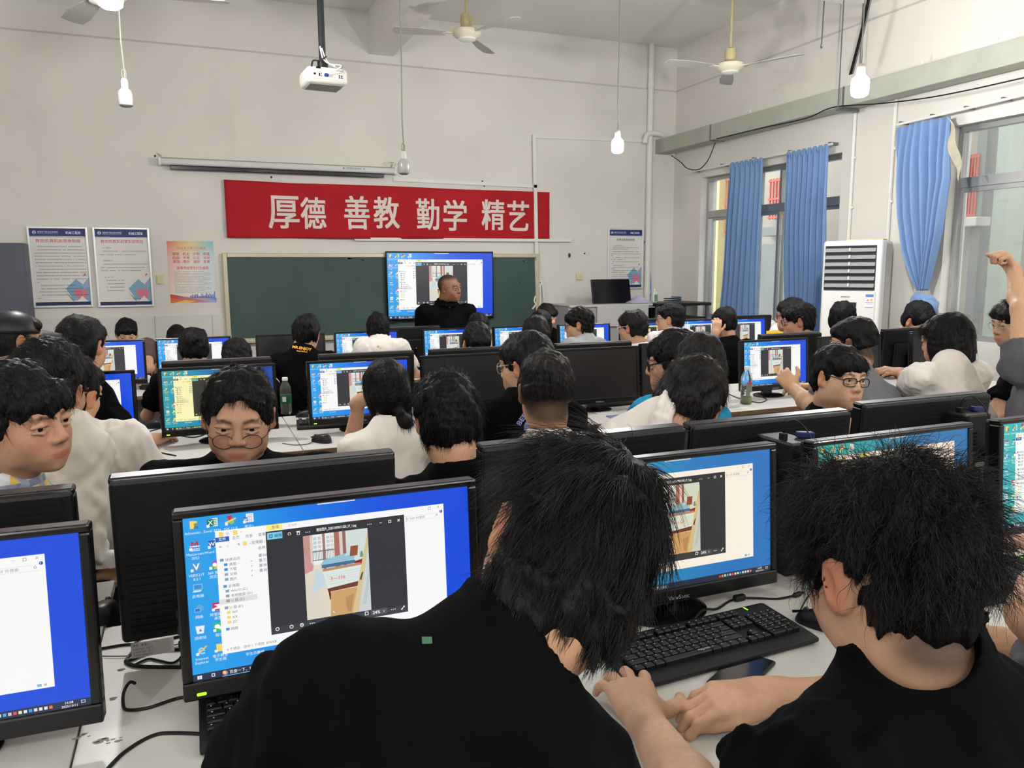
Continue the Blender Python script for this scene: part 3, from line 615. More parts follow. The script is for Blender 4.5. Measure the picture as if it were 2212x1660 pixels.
o=link('energy_sticker',S.mesh('energy_sticker',PAPER),ac); o.location=(ACW/2-.085,-ACD/2-.018,gz0-.1)
S=Flat(100,20,.09,.018,.0006); S.rect(0,2,94,18,(228,228,226)); S.lines(0,90,2,16,(70,70,76),8,.0); o=link('brand_mark',S.mesh('brand_mark',PAPER),ac); o.location=(-.03,-ACD/2-.018,gz0-.065)
r=thing('folded_cardboard','flat scrap of cardboard lying on top of the air conditioner','cardboard',(C_.x,C_.y,za),R_(-60)); MB().box((.06,.05,.008),(.34,.16,.014),bev=.004).obj('sheet',mat('cardboard',(206,196,160),.8,.2),r,smooth=0)
# ---------------------------------------------------------------- podium and side desk
YP=8.5; A=aY(1230,661,YP);B=aY(1410,656,YP)
pd=thing('teaching_podium','grey steel teaching podium with a dark screen standing on it','podium',((A.x+B.x)/2,YP,0)); zt=A.z
M_pod=mat('podium_grey',(160,160,162),.5,.4); M_podl=mat('podium_light',(186,186,184),.5,.4)
pwid=B.x-A.x
MB().box((-.06,.3,zt/2),(pwid-.12,.56,zt),bev=.012).obj('body',M_pod,pd,smooth=0)
MB().box((pwid*.13,-.005,zt-.14),(pwid*.62,.03,.26),bev=.006).obj('front_panel',M_podl,pd,smooth=0)
MB().box((0,.3,zt-.01),(pwid,.62,.03),bev=.008).obj('top',M_podl,pd,smooth=0)
mt=aY(1325,645,YP+.2); A=aY(1282,661,YP+.2);B=aY(1365,628,YP+.2)
pm=thing('podium_screen','black flat screen tilted back on the grey podium','screen',(mt.x,YP+.2,zt+.005))
MB().box((0,.03,.16),(B.x-A.x,.03,.31),0,Matrix.Rotation(R_(-12),4,'X')@Matrix.Shear('XZ',4,(.06,0)) if False else Matrix.Rotation(R_(-12),4,'X'),bev=.006).obj('panel',M_blackgl,pm,smooth=0)
MB().box((0,.1,.02),(.2,.14,.02),bev=.006).obj('foot',M_black,pm,smooth=0); MB().box((0,.09,.08),(.05,.03,.12)).obj('stem',M_black,pm,smooth=0)
P=aY(1385,652,YP+.1); cl=MB()
cl.grid(lambda u,v:(P.x+(u-.5)*.32,YP+.05+v*.26,zt+.012+.075*math.sin(PI*u)**1.5*math.sin(PI*v)*(1+.3*math.sin(9*u+4*v))),22,16)
tag(cl.obj('cleaning_cloth',mat('lavender_cloth',(186,180,214),.8,.2,var=.1,vscale=20),smooth=80,solid=.004),'lavender cloth crumpled on the right end of the podium','cloth')
A=aY(1410,656,YP+.1);B=aY(1530,655,YP+.1)
sd=thing('side_desk','black topped metal desk with open shelf right of the podium','desk',((A.x+B.x)/2+.02,YP+.35,0)); dw=B.x-A.x
M_dk=mat('desk_black',(34,34,36),.45,.4); MB().box((0,0,A.z-.02),(dw,.6,.04),bev=.008).obj('desk_top',M_dk,sd,smooth=0)
MB().box((-.02,0,A.z-.2),(dw-.08,.5,.02)).obj('shelf',M_dk,sd,smooth=0)
for sx in(-1,1):
    for sy in(-1,1): MB().box((sx*(dw/2-.04),sy*.25,(A.z-.04)/2),(.03,.03,A.z-.04)).obj('leg',M_steel,sd,smooth=0)
MB().box((-.02,.25,A.z-.33),(dw-.1,.02,.5)).obj('back_panel',M_dk,sd,smooth=0)
P=aY(1455,652,YP+.3); tag(MB().tube([(P.x+(.12+.02*math.sin(3*t))*math.cos(t),YP+.3+.08*math.sin(t),A.z+.012+.004*t) for t in np.linspace(0,14,60)],.007,6).obj('cable_coil',mat('teal_cable',(50,84,100),.5,.4)),'coil of dark blue cable lying on the black side desk','cable')
P=aY(1414,640,YP+.35); bx=thing('spray_bottle','small white bottle with green label on the side desk','bottle',(P.x,YP+.35,A.z)); MB().box((0,0,.07),(.07,.05,.14),bev=.012).obj('body',M_white,bx,smooth=0); MB().box((.005,-.026,.06),(.05,.004,.09)).obj('label',mat('label_green_dull',(120,150,130),.6,.3),bx,smooth=0); MB().lathe([(.016,.13),(.016,.17),(.008,.18)],10).obj('cap',M_white,bx)
# ================================================================ what the screens show
def warm(c,lo,hi): return c
def tint_fn(white,blue_l,blue_r):
    """panels seen from the side shift their white and their blue"""
    W=np.array(lin(white))
    def f(c):
        L=c.mean(1,keepdims=True); sat=(c.max(1)-c.min(1))/(c.max(1)+1e-4)
        out=c*W
        return np.clip(out,0,1)
    return f
def desktop(bl,br,w,h):
    S=Flat(1920,1080,w,h,.00012); n=12
    for i in range(n):
        a,b=i/n,(i+1)/n
        def g(t): t=max(0,min(1,(t-.05)*1.25)); t=t*t*(3-2*t); return tuple(np.array(bl)*(1-t)+np.array(br)*t)
        S.poly([(1920*a,1080),(1920*b,1080),(1920*b,0),(1920*a,0)],[g(a),g(b),g(b*1.06),g(a*1.06)],1)
    S.rect(845,3,1100,10,(225,232,240)); WHT=(255,255,255); GY=(95,98,104); LG=(150,152,158)
    lab=(238,246,252)
    def icon(c,r,label,fn,l2=None):
        x,y=62+c*112,46+r*139; fn(x,y); S.poly([(x-34,y+30),(x-34,y+12),(x-16,y+12),(x-16,y+30)],(240,244,248)) if c+r and label not in('此电脑','网络','回收站') else None
        S.text(label,x,y+62,24,lab,align='c'); 
        if l2: S.text(l2,x,y+88,24,lab,align='c')
    def folder(x,y,s=1.,c=(250,216,110)): S.rect(x-22*s,y-26*s,x+6*s,y+24*s,(232,190,84)); S.rect(x-20*s,y-22*s,x+22*s,y+26*s,c)
    def f_admin(x,y): folder(x,y); S.disc(x+14,y+2,12,(120,150,90)); S.poly([(x,y+26),(x+30,y+26),(x+26,y+12),(x+4,y+12)],(70,120,170))
    def f_sheet(x,y): S.rect(x+4,y-28,x+34,y+26,(240,246,242)); [S.rect(x+10,y-22+k*12,x+30,y-16+k*12,(60,140,90)) for k in range(4)]; S.rect(x-30,y-22,x+10,y+22,(30,120,70)); S.text('X',x-10,y+14,42,WHT,.03,align='c')
    def f_doc(x,y): S.rect(x+4,y-28,x+34,y+26,(235,240,250)); [S.rect(x+10,y-22+k*12,x+30,y-18+k*12,(60,100,170)) for k in range(4)]; S.rect(x-30,y-22,x+10,y+22,(40,86,160)); S.text('W',x-10,y+14,36,WHT,.03,align='c')
    def f_doc2(x,y): S.rect(x-14,y-32,x+32,y+26,(246,248,252)); [S.rect(x-6,y-24+k*10,x+26,y-20+k*10,(160,170,185)) for k in range(5)]; S.rect(x-32,y-8,x-4,y+18,(40,86,160)); S.text('W',x-18,y+14,24,WHT,.03,align='c')
    def f_nx(x,y): S.disc(x+2,y+2,26,(60,150,210)); S.disc(x+6,y+8,17,(150,200,90)); S.poly([(x-26,y-30),(x+16,y-34),(x-2,y+6)],(205,40,60)); S.poly([(x-34,y+8),(x+34,y-16),(x+36,y-6),(x-30,y+18)],(236,214,110))
    def f_m(x,y): S.text('M',x,y+14,62,(200,40,60),.04,align='c'); S.text('2022',x+4,y+34,26,(245,250,255),.03,align='c'); S.rect(x-30,y+0,x+30,y+6,(240,246,250))
    def f_v(x,y): S.rect(x-28,y-30,x+30,y+28,(80,150,215)); S.text('V',x+1,y+20,62,WHT,.04,align='c')
    def f_ring(x,y):
        for k,c in enumerate(((240,80,60),(250,190,50),(90,190,80),(60,150,230),(170,80,200))):
            a=k*2*PI/5; S.disc(x+14*math.cos(a),y+14*math.sin(a),17,c)
        S.disc(x,y,13,WHT)
    def f_pc(x,y): S.rect(x-24,y-26,x+30,y+12,(150,210,240)); S.rect(x-20,y-22,x+26,y+8,(60,140,210)); S.poly([(x-32,y+26),(x+18,y+26),(x+26,y+15),(x-24,y+15)],(210,235,250))
    def f_net(x,y): S.disc(x+6,y-4,24,(90,170,220)); S.rect(x-26,y-6,x+10,y+22,(110,190,235)); S.rect(x-22,y-2,x+6,y+16,(40,110,190))
    def f_bin(x,y): S.poly([(x-20,y+26),(x+20,y+26),(x+28,y-26),(x-28,y-26)],(236,240,244)); S.poly([(x-8,y+10),(x+10,y+10),(x,y-8)],(60,120,190))
    def f_ie(x,y): S.text('e',x,y+24,96,(150,214,250),.04,align='c'); S.poly([(x-34,y+22),(x+30,y-30),(x+36,y-22),(x-26,y+28)],(240,200,80))
    def f_env(x,y): S.rect(x-30,y-26,x+30,y+28,(214,40,90)); S.poly([(x-20,y+10),(x+22,y-6),(x+22,y+18),(x-20,y+18)],WHT); S.poly([(x-20,y-12),(x+4,y+2),(x+22,y-10),(x+22,y-14)],WHT)
    def f_chat(x,y): S.rect(x-32,y-28,x+32,y+28,(70,190,90)); S.disc(x-8,y-4,17,WHT,ry=14); S.disc(x+13,y+8,13,(235,245,236),ry=11)
    def f_pal(x,y): S.disc(x,y,24,(40,46,60)); S.disc(x,y+5,16,(235,240,245))
    icon(0,0,'Administr...',f_admin); icon(1,0,'Excel 2016',f_sheet); icon(2,0,'NX 11.0',f_nx); icon(3,0,'考证1',f_doc2)
    icon(0,1,'Mastercam',f_m,'2022'); icon(1,1,'Word 2016',f_doc); icon(0,2,'VERICUT',f_v,'8.2.1'); icon(1,2,'360 安全',f_ring,'浏览器'); icon(0,3,'此电脑',f_pc)
    icon(0,4,'网络',f_net); icon(1,4,'阿里邮箱',f_env,'桌面'); icon(0,5,'回收站',f_bin); icon(1,5,'微信',f_chat); icon(0,6,'Internet',f_ie,'Explorer'); icon(1,6,'电子教室',folder,'学生端'); S.text('学生示教端',390,968,24,lab,align='c')
    # file window
    wx0,wy0,wx1,wy1=188,106,1733,930
    S.rect(wx0,wy0,wx1,wy1,(250,250,250)); folder(225,130,.6); S.rect(255,118,272,142,(220,224,230)); folder(312,130,.6); S.text('▾',345,138,22,GY)
    S.rect(505,106,610,146,(255,240,140)); S.text('管理',540,134,24,(120,100,50)); S.text('E:\\WF',650,134,22,LG)
    S.rect(188,148,272,180,(35,95,190)); S.text('文件',206,172,24,WHT)
    for i,t in enumerate(('主页','共享','查看')): S.text(t,290+i*82,172,24,GY)
    S.text('←',208,222,28,GY); S.text('→',248,222,28,(200,200,204)); S.text('↑',318,222,28,GY); S.rect(345,192,1330,228,(244,245,246)); folder(368,210,.5); S.text('› 此电脑 › U 盘 (E:) › WF',395,219,24,GY)
    S.rect(1430,166,1702,204,(250,250,251)); S.rect(1430,166,1702,168,(215,217,220)); S.rect(1430,202,1702,204,(215,217,220)); S.text('在 WF 中搜索',1450,194,24,LG); S.disc(1680,182,8,LG); S.disc(1680,182,5,(250,250,251)); S.text('⟳',1395,196,28,LG)
    S.text('名称',448,262,24,GY)
    nav=[('快速访问',240,(80,160,220)),('桌面',262,(60,150,220)),('下载',262,(60,140,210)),('文档',262,(150,170,190)),('图片',262,(120,170,200)),('',0,None),('此电脑',250,(70,160,220)),('Win10 (C:)',262,(150,160,170)),('本地磁盘 (D:)',262,(150,160,170)),('U 盘 (E:)',262,(150,160,170)),('',0,None),('U 盘 (E:)',250,(150,160,170)),('WF',262,(250,216,110)),('XX',262,(250,216,110)),('ZC',262,(250,216,110)),('',0,None),('网络',250,(70,150,210))]
    y=290
    for i,(t,x,c) in enumerate(nav):
        if t:
            if i==9: S.rect(190,y-6,425,y+30,(224,226,228))
            S.rect(x-32,y+2,x-10,y+20,c); S.text(t,x,y+21,23,GY)
            if 0<i<5: S.poly([(392,y+16),(402,y+4),(406,y+10)],(150,155,165))
        y+=33 if t else 12
    for i,t in enumerate(('360文','万方数','微信图','微信图')): S.rect(450,292+i*34,468,314+i*34,(170,185,200)); S.text(t,474,312+i*34,23,GY)
    S.text('4 个项目',215,912,22,GY); S.text('选中 1 个项目  874 KB',320,912,22,GY); S.rect(1640,900,1664,918,(120,190,220)); S.rect(1676,902,1692,916,(190,195,200))
    S.text('—',1560,134,24,LG); S.rect(1618,118,1638,138,(150,150,155)); S.rect(1621,121,1635,135,(250,250,250)); S.text('×',1685,138,36,LG); S.disc(1712,160,11,(30,100,190)); S.text('?',1707,168,22,WHT)
    # picture viewer
    px0,py0,px1,py1=500,150,1440,856
    S.rect(px0,py0,px1,py1,(46,48,55)); S.rect(px0,py0+655,px1,py1,(58,60,68)); S.rect(508,160,606,206,(120,205,240)); S.rect(522,172,542,194,(40,70,90)); S.rect(526,176,538,190,(120,205,240)); S.text('编辑',556,192,24,(30,60,80),.01)
    for x_ in(640,): S.disc(x_+12,184,11,(235,235,238)); S.disc(x_+12,184,7,(46,48,55)); S.rect(x_+10,184,x_+16,198,(46,48,55))
    S.rect(700,176,720,198,(235,235,238)); S.rect(704,182,716,195,(46,48,55)); S.rect(696,172,724,176,(235,235,238)); [S.disc(760+i*12,188,3.5,(235,235,238),8) for i in range(3)]
    S.text('微信图片_20251009011520_57_1.jpg',830,190,25,WHT,.015,width=270); [S.disc(1180+i*12,188,3.5,(235,235,238),8) for i in range(3)]
    S.rect(1262,186,1280,190,(235,235,238)); S.rect(1326,176,1346,196,(235,235,238)); S.rect(1330,180,1342,192,(46,48,55)); S.text('×',1390,202,46,WHT,.02)
    for x_,k in((540,0),(632,1),(700,2)):
        S.disc(x_,822,13,(240,240,242)); S.disc(x_,822,8,(58,60,68)); 
        if k==2: S.rect(x_-2,814,x_+2,830,(240,240,242))
    [S.disc(756+i*13,822,4,(235,235,238),8) for i in range(3)]; S.rect(1130,806,1156,832,(235,235,238)); S.rect(1135,811,1151,827,(58,60,68)); S.rect(1172,800,1290,840,(80,82,90)); S.text('24%',1186,832,32,WHT,.015); S.text('∨',1258,830,26,WHT); [S.disc(1320+i*13,822,4,(235,235,238),8) for i in range(3)]; S.poly([(1390,832),(1394,836),(1416,812),(1412,808)],WHT); S.poly([(1416,808),(1404,808),(1416,820)],WHT); S.poly([(1390,836),(1402,836),(1390,824)],WHT)
    # the photograph in the viewer: a bedroom seen past an open door
    fx0,fy0,fx1,fy1=738,212,1176,796; fw,fh=fx1-fx0,fy1-fy0
    def F(pts,c): S.poly([(fx0+a*fw,fy0+b*fh) for a,b in pts],c)
    def FR(a,b,c_,d_,c): F([(a,d_),(c_,d_),(c_,b),(a,b)],c)
    FR(0,0,1,1,(226,216,196)); FR(0,0,.62,.36,(236,240,240)); FR(.6,0,1,.45,(212,224,218))
    for a,b,c in((.0,.1,(196,150,140)),(.1,.14,(226,200,190)),(.29,.33,(160,120,110)),(.47,.55,(170,110,96)),(.55,.6,(225,205,200)),(.6,.65,(150,104,92))): FR(a,0,b,.42,c)
    for a,b,c in((.15,.2,(190,205,215)),(.22,.27,(215,205,190)),(.35,.40,(196,206,214)),(.41,.46,(220,210,196))):
        for k in range(4): FR(a,.03+k*.05,b,.065+k*.05,c)
    for k in range(14): FR(.14+k*.024,.2,.146+k*.024,.31,(110,112,112))
    FR(.13,.195,.47,.205,(100,100,104)); FR(.13,.3,.47,.31,(110,110,112))
    F([(.0,.45),(.12,.42),(.14,.36),(.0,.22)],(206,150,150)); F([(.02,.6),(.14,.55),(.3,1),(.0,1)],(222,214,200)); F([(.1,.7),(.3,.62),(.3,.5),(.16,.4)],(200,216,224))
    F([(.24,.37),(.76,.36),(.78,.30),(.62,.27),(.3,.31)],(150,196,214)); F([(.62,.3),(.74,.29),(.74,.25),(.66,.25)],(190,220,226)); F([(.7,.31),(.82,.31),(.84,.19),(.72,.19)],(150,84,56)); F([(.26,.41),(.78,.40),(.78,.36),(.26,.37)],(70,110,150))
    F([(.76,.38),(.9,.36),(.88,.42),(.8,.44)],(140,40,30)); F([(.86,.34),(.92,.34),(.9,.26),(.87,.28)],(120,150,110))
    F([(.28,.46),(.88,.43),(.86,.40),(.27,.42)],(186,140,110)); F([(.27,.45),(.34,.67),(.84,.66),(.9,.43)],(222,232,226)); F([(.33,.66),(.34,.7),(.84,.68),(.86,.62)],(110,60,44)); F([(.34,.68),(.36,.8),(.39,.78),(.37,.68)],(110,40,30))
    F([(.38,.7),(.82,.69),(.7,1),(.36,1)],(206,164,110)); F([(.6,.8),(.74,.76),(.68,.98),(.62,.96)],(186,142,92))
    for k in range(5): F([(.31+.01*k,.49+.03*k),(.86-.01*k,.47+.03*k),(.86-.01*k,.475+.03*k),(.31+.01*k,.495+.03*k)],(200,212,206))
    F([(.70,1),(.80,1),(1.0,.2),(1.0,.02)],(214,196,150)); F([(.80,1),(1.0,1),(1.0,.2)],(206,212,210)); F([(.86,.92),(.93,.92),(1.0,.55),(1.0,.44)],(190,200,204)); F([(.84,.6),(.86,.62),(.9,.52),(.88,.52)],(60,50,46))
    S.text('3—156',fx0+.5*fw,fy0+.565*fh,34,(220,90,80),.01,align='c'); S.poly([(fx0+.4*fw,fy0+.95*fh),(fx0+.4*fw+14,fy0+.95*fh+10),(fx0+.4*fw,fy0+.95*fh-14)],WHT)
    # task bar
    S.rect(0,1034,1920,1080,(34,48,74)); [S.rect(26+(i%2)*15,1046+(i//2)*12,39+(i%2)*15,1057+(i//2)*12,(235,242,248)) for i in range(4)]
    S.rect(112,1046,134,1068,(225,232,240)); S.rect(117,1051,129,1063,(34,48,74))
    f2=S.disc(196,1057,17,(235,90,80)); S.disc(190,1052,10,(250,200,70)); S.disc(203,1062,9,(70,160,230)); S.disc(196,1057,6,WHT); S.text('百度一下，你就知...',224,1066,25,WHT); S.rect(176,1076,420,1080,(130,190,240))
    S.rect(440,1040,640,1078,(54,70,98)); S.rect(452,1048,472,1068,(80,190,90)); S.text('湖南电气职业...',480,1066,24,WHT); S.rect(650,1038,860,1078,(64,84,116)); S.poly([(664,1068),(682,1068),(690,1046),(676,1050)],(60,170,220)); S.text('微信图片_202510...',696,1066,24,WHT,width=150)
    cols=[(220,60,50),(240,150,50),(220,225,230),(90,180,220),(200,205,210),(230,70,120),(240,230,140),(225,230,235),(70,160,230),(225,230,235),(225,230,235),(225,230,235),(235,120,70)]
    for i,c in enumerate(cols): S.rect(1370+i*27,1047,1388+i*27,1066,c)
    S.text('16:08',1802,1054,22,WHT,align='c'); S.text('2025/10/11',1802,1076,20,WHT,align='c'); S.rect(1866,1044,1890,1062,(235,240,245)); S.rect(1869,1047,1887,1059,(34,48,74))
    return S
SCR=mat_attr('screen_picture',1.0)
SW,SH=.52,.2925
def _t(w): 
    W=np.array(w)
    return lambda c: np.clip(c*W,0,1)
_base=desktop((34,160,236),(4,74,222),SW,SH); _teal=desktop((44,184,188),(44,124,204),SW,SH); _mid=desktop((40,170,212),(36,120,212),SW,SH)
SCM={'white':_base.mesh('screen_white',SCR,_t((1,1,1))),'cream':_mid.mesh('screen_cream',SCR,_t((1,.92,.78))),'peach':_teal.mesh('screen_peach',SCR,_t((1,.83,.68))),'yellow':_base.mesh('screen_yellow',SCR,_t((1,.95,.5))),'teal':_teal.mesh('screen_teal',SCR,_t((.98,1,.95)))}
# ---------------------------------------------------------------- monitors
M_bez=mat('bezel_black',(14,14,16),.22,.5); M_shell=mat('shell_black',(17,17,19),.5,.35); M_off=mat('screen_off',(24,23,25),.28,.5); M_led=mat('green_power_light',(150,255,40),.4,.4,emit=1.5); M_sil=mat('logo_silver',(150,152,156),.35,.5)
M_edge=mat('bezel_edge_grey',(70,70,74),.3,.5)
MW,MH=.555,.34   # outer size of a 24-inch panel
def monitor_proto(kind,name='monitor'):
    """origin on the desk top under the stand; screen faces -Y and leans back a little"""
    root=bpy.data.objects.new(name,None); COL.objects.link(root); root.empty_display_size=.05
    gap=.05; T=Matrix.Translation((0,-.03,gap+MH/2))@Matrix.Rotation(R_(-4),4,'X')
    by=.012; m=MB(); zc=(MH/2-by)-SH/2
    top=MH/2; bt=.0135; bb=MH-SH-bt
    m.box((0,.012,top-bt/2),(MW,.034,bt),0,T,.004); m.box((0,.012,-top+bb/2),(MW,.034,bb),0,T,.004)
    sx=(MW-SW)/2
    for s in(-1,1): m.box((s*(MW/2-sx/2),.012,(bb-bt)/2),(sx,.034,MH-bb-bt-.0005),0,T,.004)
    m.obj('bezel',M_bez,root,smooth=0)
    zs=(bb-bt)/2
    if kind=='off': o=MB().box((0,.002,zs),(SW+.004,.006,SH+.004),0,T).obj('screen',M_off,root,smooth=0)
    else:
        MB().box((0,.006,zs),(SW+.004,.006,SH+.004),0,T).obj('panel_glass',M_blackgl,root,smooth=0)
        o=link('screen',SCM[kind],root); o.matrix_local=T@Matrix.Translation((0,.0005,zs))
    m=MB(); m.box((0,.034,0),(MW-.004,.02,MH-.004),0,T,.008)
    m.box((0,.052,-.045),(MW*.62,.024,MH*.62),0,T,.012); 
    for k in range(22): m.box((0,.0445,-MH*.44+k*MH*.88/21),(MW*.93,.003,.0045),0,T)
    m.obj('back_shell',M_shell,root,smooth=0)
    MB().box((0,.012,top+.0003),(MW-.01,.03,.0012),0,T).obj('top_edge',M_edge,root,smooth=0)
    MB().box((0,.05,.1),(.075,.035,.2),0,None,.008).obj('stand_neck',M_bez,root,smooth=0)
    MB().lathe([(.001,.0),(.11,.0),(.112,.006),(.10,.011),(.04,.016),(.001,.017)],32,0,Matrix.Translation((0,.03,0))@Matrix.Scale(.85,4,(0,1,0))).obj('stand_base',M_bez,root)
    if kind!='off': MB().box((-MW/2+.03,-.006,-top+.012),(.016,.004,.0055),0,T,.002).obj('power_light',M_led,root,smooth=0)
    v,f=textmesh('ViewSonic',.0,2); k=.0135
    MB().add([T@Vector(((a-v[:,0].mean())*k,-.0058,-top+.008+b*k)) for a,b in v],f).obj('brand_lettering',M_sil,root,smooth=0,recalc=False)
    m=MB()
    for k in range(4): m.box((-MW/2-.001,.016,-.1+.028*k),(.004,.01,.014),0,T,.001)
    m.obj('side_button',M_shell,root,smooth=0)
    return root
PROTO={k:monitor_proto(k) for k in('white','cream','peach','yellow','teal','off')}
USED=set()
def monitor(kind,loc,rot,label,group,scale=1.):
    if kind not in USED:
        r=PROTO[kind]; USED.add(kind); r.location=loc; r.rotation_euler=(0,0,rot); r.scale=(scale,)*3; tag(r,label,'monitor',group); return r
    r=dup(PROTO[kind],loc,rot,label,group,scale); r['category']='monitor'; return r
ZD=.75; YA,YBk,YC,YDk,YE,YF=1.44,1.68,3.88,4.17,5.88,6.18
def mon_px(kind,xl,xr,Y,label,group,rot=0,scale=1.,dy=0,dz=0.):
    """centre X from the two photographed top corners"""
    A=aY(xl,900,Y);B=aY(xr,900,Y)
    return monitor(kind,((A.x+B.x)/2,Y+dy,ZD+dz),rot,label,group,scale)
GA='monitors on the nearest row of desks'; GB='monitors seen from behind across the nearest desks'; GC='monitors on the middle row of desks'; GE='monitors on the front row of desks'
def topx(x,y,Y): return aY(x,y,Y).x
def mon_x(kind,xc,Y,label,group,rot=0.,scale=1.): return monitor(kind,(xc,Y,ZD),rot,label,group,scale)
xa=lambda x,y: aY(x,y,YA-.03).x
mon_x('white',xa(192,1103)-MW/2,YA+.0,'lit monitor cut off by the left frame edge, clock in its corner',GA,R_(-2))
mon_x('white',xa(366,1075)+MW/2,YA,'lit monitor behind the shoulder of the black shirted front boy',GA)
mon_x('cream',xa(1696,963)-MW/2,YA+.02,'lit monitor above the big black keyboard',GA)
mon_x('peach',(xa(1760,940)+xa(2113,903))/2,YA,'lit monitor with a peach coloured window behind the curly head',GA,R_(1))
mon_x('teal',xa(2165,865)+MW/2+.01,YA+.0,'lit monitor with turquoise desktop cut off by the right frame edge',GA)
xb=lambda x,y: aY(x,y,YBk).x
mon_x('off',(xb(235,1022)+xb(848,968))/2,YBk,'black monitor back with a paper label, in front of the round glasses boy',GB,PI,1.03)
mon_x('off',xb(158,1021)-MW/2,YBk,'black monitor back in front of the plaid shirted boy',GB,PI)
mon_x('off',(xb(1040,938)+xb(1470,904))/2,YBk,'ribbed black monitor back behind the front boy\'s hair',GB,PI+R_(1),1.02)
mon_x('off',(xb(1513,905)+xb(1845,868))/2,YBk+.04,'ribbed black monitor back in front of the boy with rectangular glasses',GB,PI)
mon_x('off',(xb(1908,848)+xb(2200,822))/2,YBk+.1,'black monitor back below the white shirted long haired student',GB,PI,1.0)
xc_=lambda x: aY(x,770,YC-.03).x
CS=.93
mon_x('white',xc_(288)-MW*CS/2,YC,'lit monitor at the far left of the middle row behind the loose white shirt',GC,0,CS)
mon_x('yellow',(xc_(338)+xc_(594))/2,YC,'lit monitor with a yellowish window behind the round glasses boy',GC,0,CS)
mon_x('white',(xc_(660)+xc_(888))/2,YC,'lit monitor in front of the girl with the low ponytail',GC,0,CS)
mon_x('off',(xc_(910)+xc_(1112))/2,YC,'dark switched off monitor with pale corner stickers',GC,0,CS)
mon_x('off',(xc_(1205)+xc_(1382))/2,YC,'dark switched off monitor behind the keyboard in the middle row',GC,0,CS)
mon_x('off',(xc_(1390)+xc_(1580))/2,YC+.1,'dark switched off monitor behind the two boys leaning together',GC,R_(0),CS)
mon_x('white',(xc_(1607)+xc_(1744))/2,YC,'lit monitor behind the bottle of yellow drink',GC,0,CS)
mon_x('off',(xc_(1762)+xc_(1912))/2,YC,'dark switched off monitor in front of the grey shirted fade haircut',GC,0,CS)
mon_x('off',(xc_(1937)+xc_(2120))/2,YC,'dark switched off monitor in front of the long haired student',GC,0,CS*1.02)
mon_x('off',(xc_(2140)+xc_(2300))/2,YC,'dark switched off monitor at the right end of the middle row',GC,0,CS)
xd=lambda x: aY(x,745,YDk).x
GD='monitor backs facing away behind the middle row'
for a,b,l in((338,590,'yellowish lit one'),(690,890,'lit one at the ponytail girl'),(925,1112,'dark one with pale corner stickers'),(1190,1370,'dark one behind the middle keyboard'),(1640,1770,'lit one behind the yellow drink bottle'),(1880,2040,'dark one at the long haired student')):
    mon_x('off',(xd(a)+xd(b))/2,YDk,'monitor back to back with the '+l,GD,PI,CS*1.0)
ES=.885
xe=lambda x: aY(x,715,YE-.03).x
mon_x('white',xe(311)-MW*ES/2,YE,'small distant lit monitor behind the dark haired heads at the far left',GE,0,ES)
mon_x('white',(xe(333)+xe(497))/2,YE,'small distant lit monitor below the colourful poster',GE,0,ES)
mon_x('off',(xe(553)+xe(700))/2,YE,'small distant dark monitor beside the boy with orange lettering on his back',GE,0,ES)
mon_x('white',(xe(712)+xe(870))/2,YE,'small distant lit monitor in front of the white shirted boy by the blackboard',GE,0,ES)
mon_x('white',xe(913)+MW*ES/2,YE,'small distant lit monitor in front of the teacher',GE,0,ES)
mon_x('white',xe(1066)+MW*ES/2,YE,'small distant lit monitor right of the wall television',GE,0,ES)
mon_x('white',xe(1207)+MW*ES/2,YE,'small distant lit monitor in front of the grey shirted boy with glasses',GE,0,ES)
mon_x('yellow',(xe(1330)+xe(1446))/2+.03,YE,'small distant lit monitor between two boys below the podium',GE,0,ES)
mon_x('white',xe(1468)+MW*ES/2-.02,YE,'small distant lit monitor right of the pink white shirted boy',GE,0,ES)
mon_x('white',xe(1652)-MW*ES/2+.02,YE,'small distant lit monitor at the right end of the front row',GE,0,ES)
GF='monitor backs behind the front row'
xf=lambda x: aY(x,710,YF).x
for a,b,l in((860,915,'edge of a dark monitor back just left of the teacher'),(1340,1440,'edge of a dark monitor back below the podium'),(1600,1640,'edge of a dark monitor back at the right end of the front row')):
    mon_x('off',(xf(a)+xf(b))/2,YF,l,GF,PI,ES)
# wall television
A=aY(833,543,YW-.12);B=aY(1067,688,YW-.12); tw,th=B.x-A.x,A.z-B.z
tv=thing('television','large wall television mirroring the desktop behind the teacher','television',((A.x+B.x)/2,YW-.12,(A.z+B.z)/2))
MB().box((0,.03,0),(tw,.05,th),bev=.006).obj('case',M_blackgl,tv,smooth=0)
o=link('screen',SCM['white'],tv); o.location=(0,.003,.004); o.scale=((tw-.03)/SW,1,(th-.05)/SH)
MB().box((0,.075,0),(.5,.05,.4)).obj('wall_mount',M_black,tv,smooth=0)
MB().box((-tw/2+.06,.02,-th/2-.006),(.1,.03,.012)).obj('sensor_bar',M_black,tv,smooth=0)
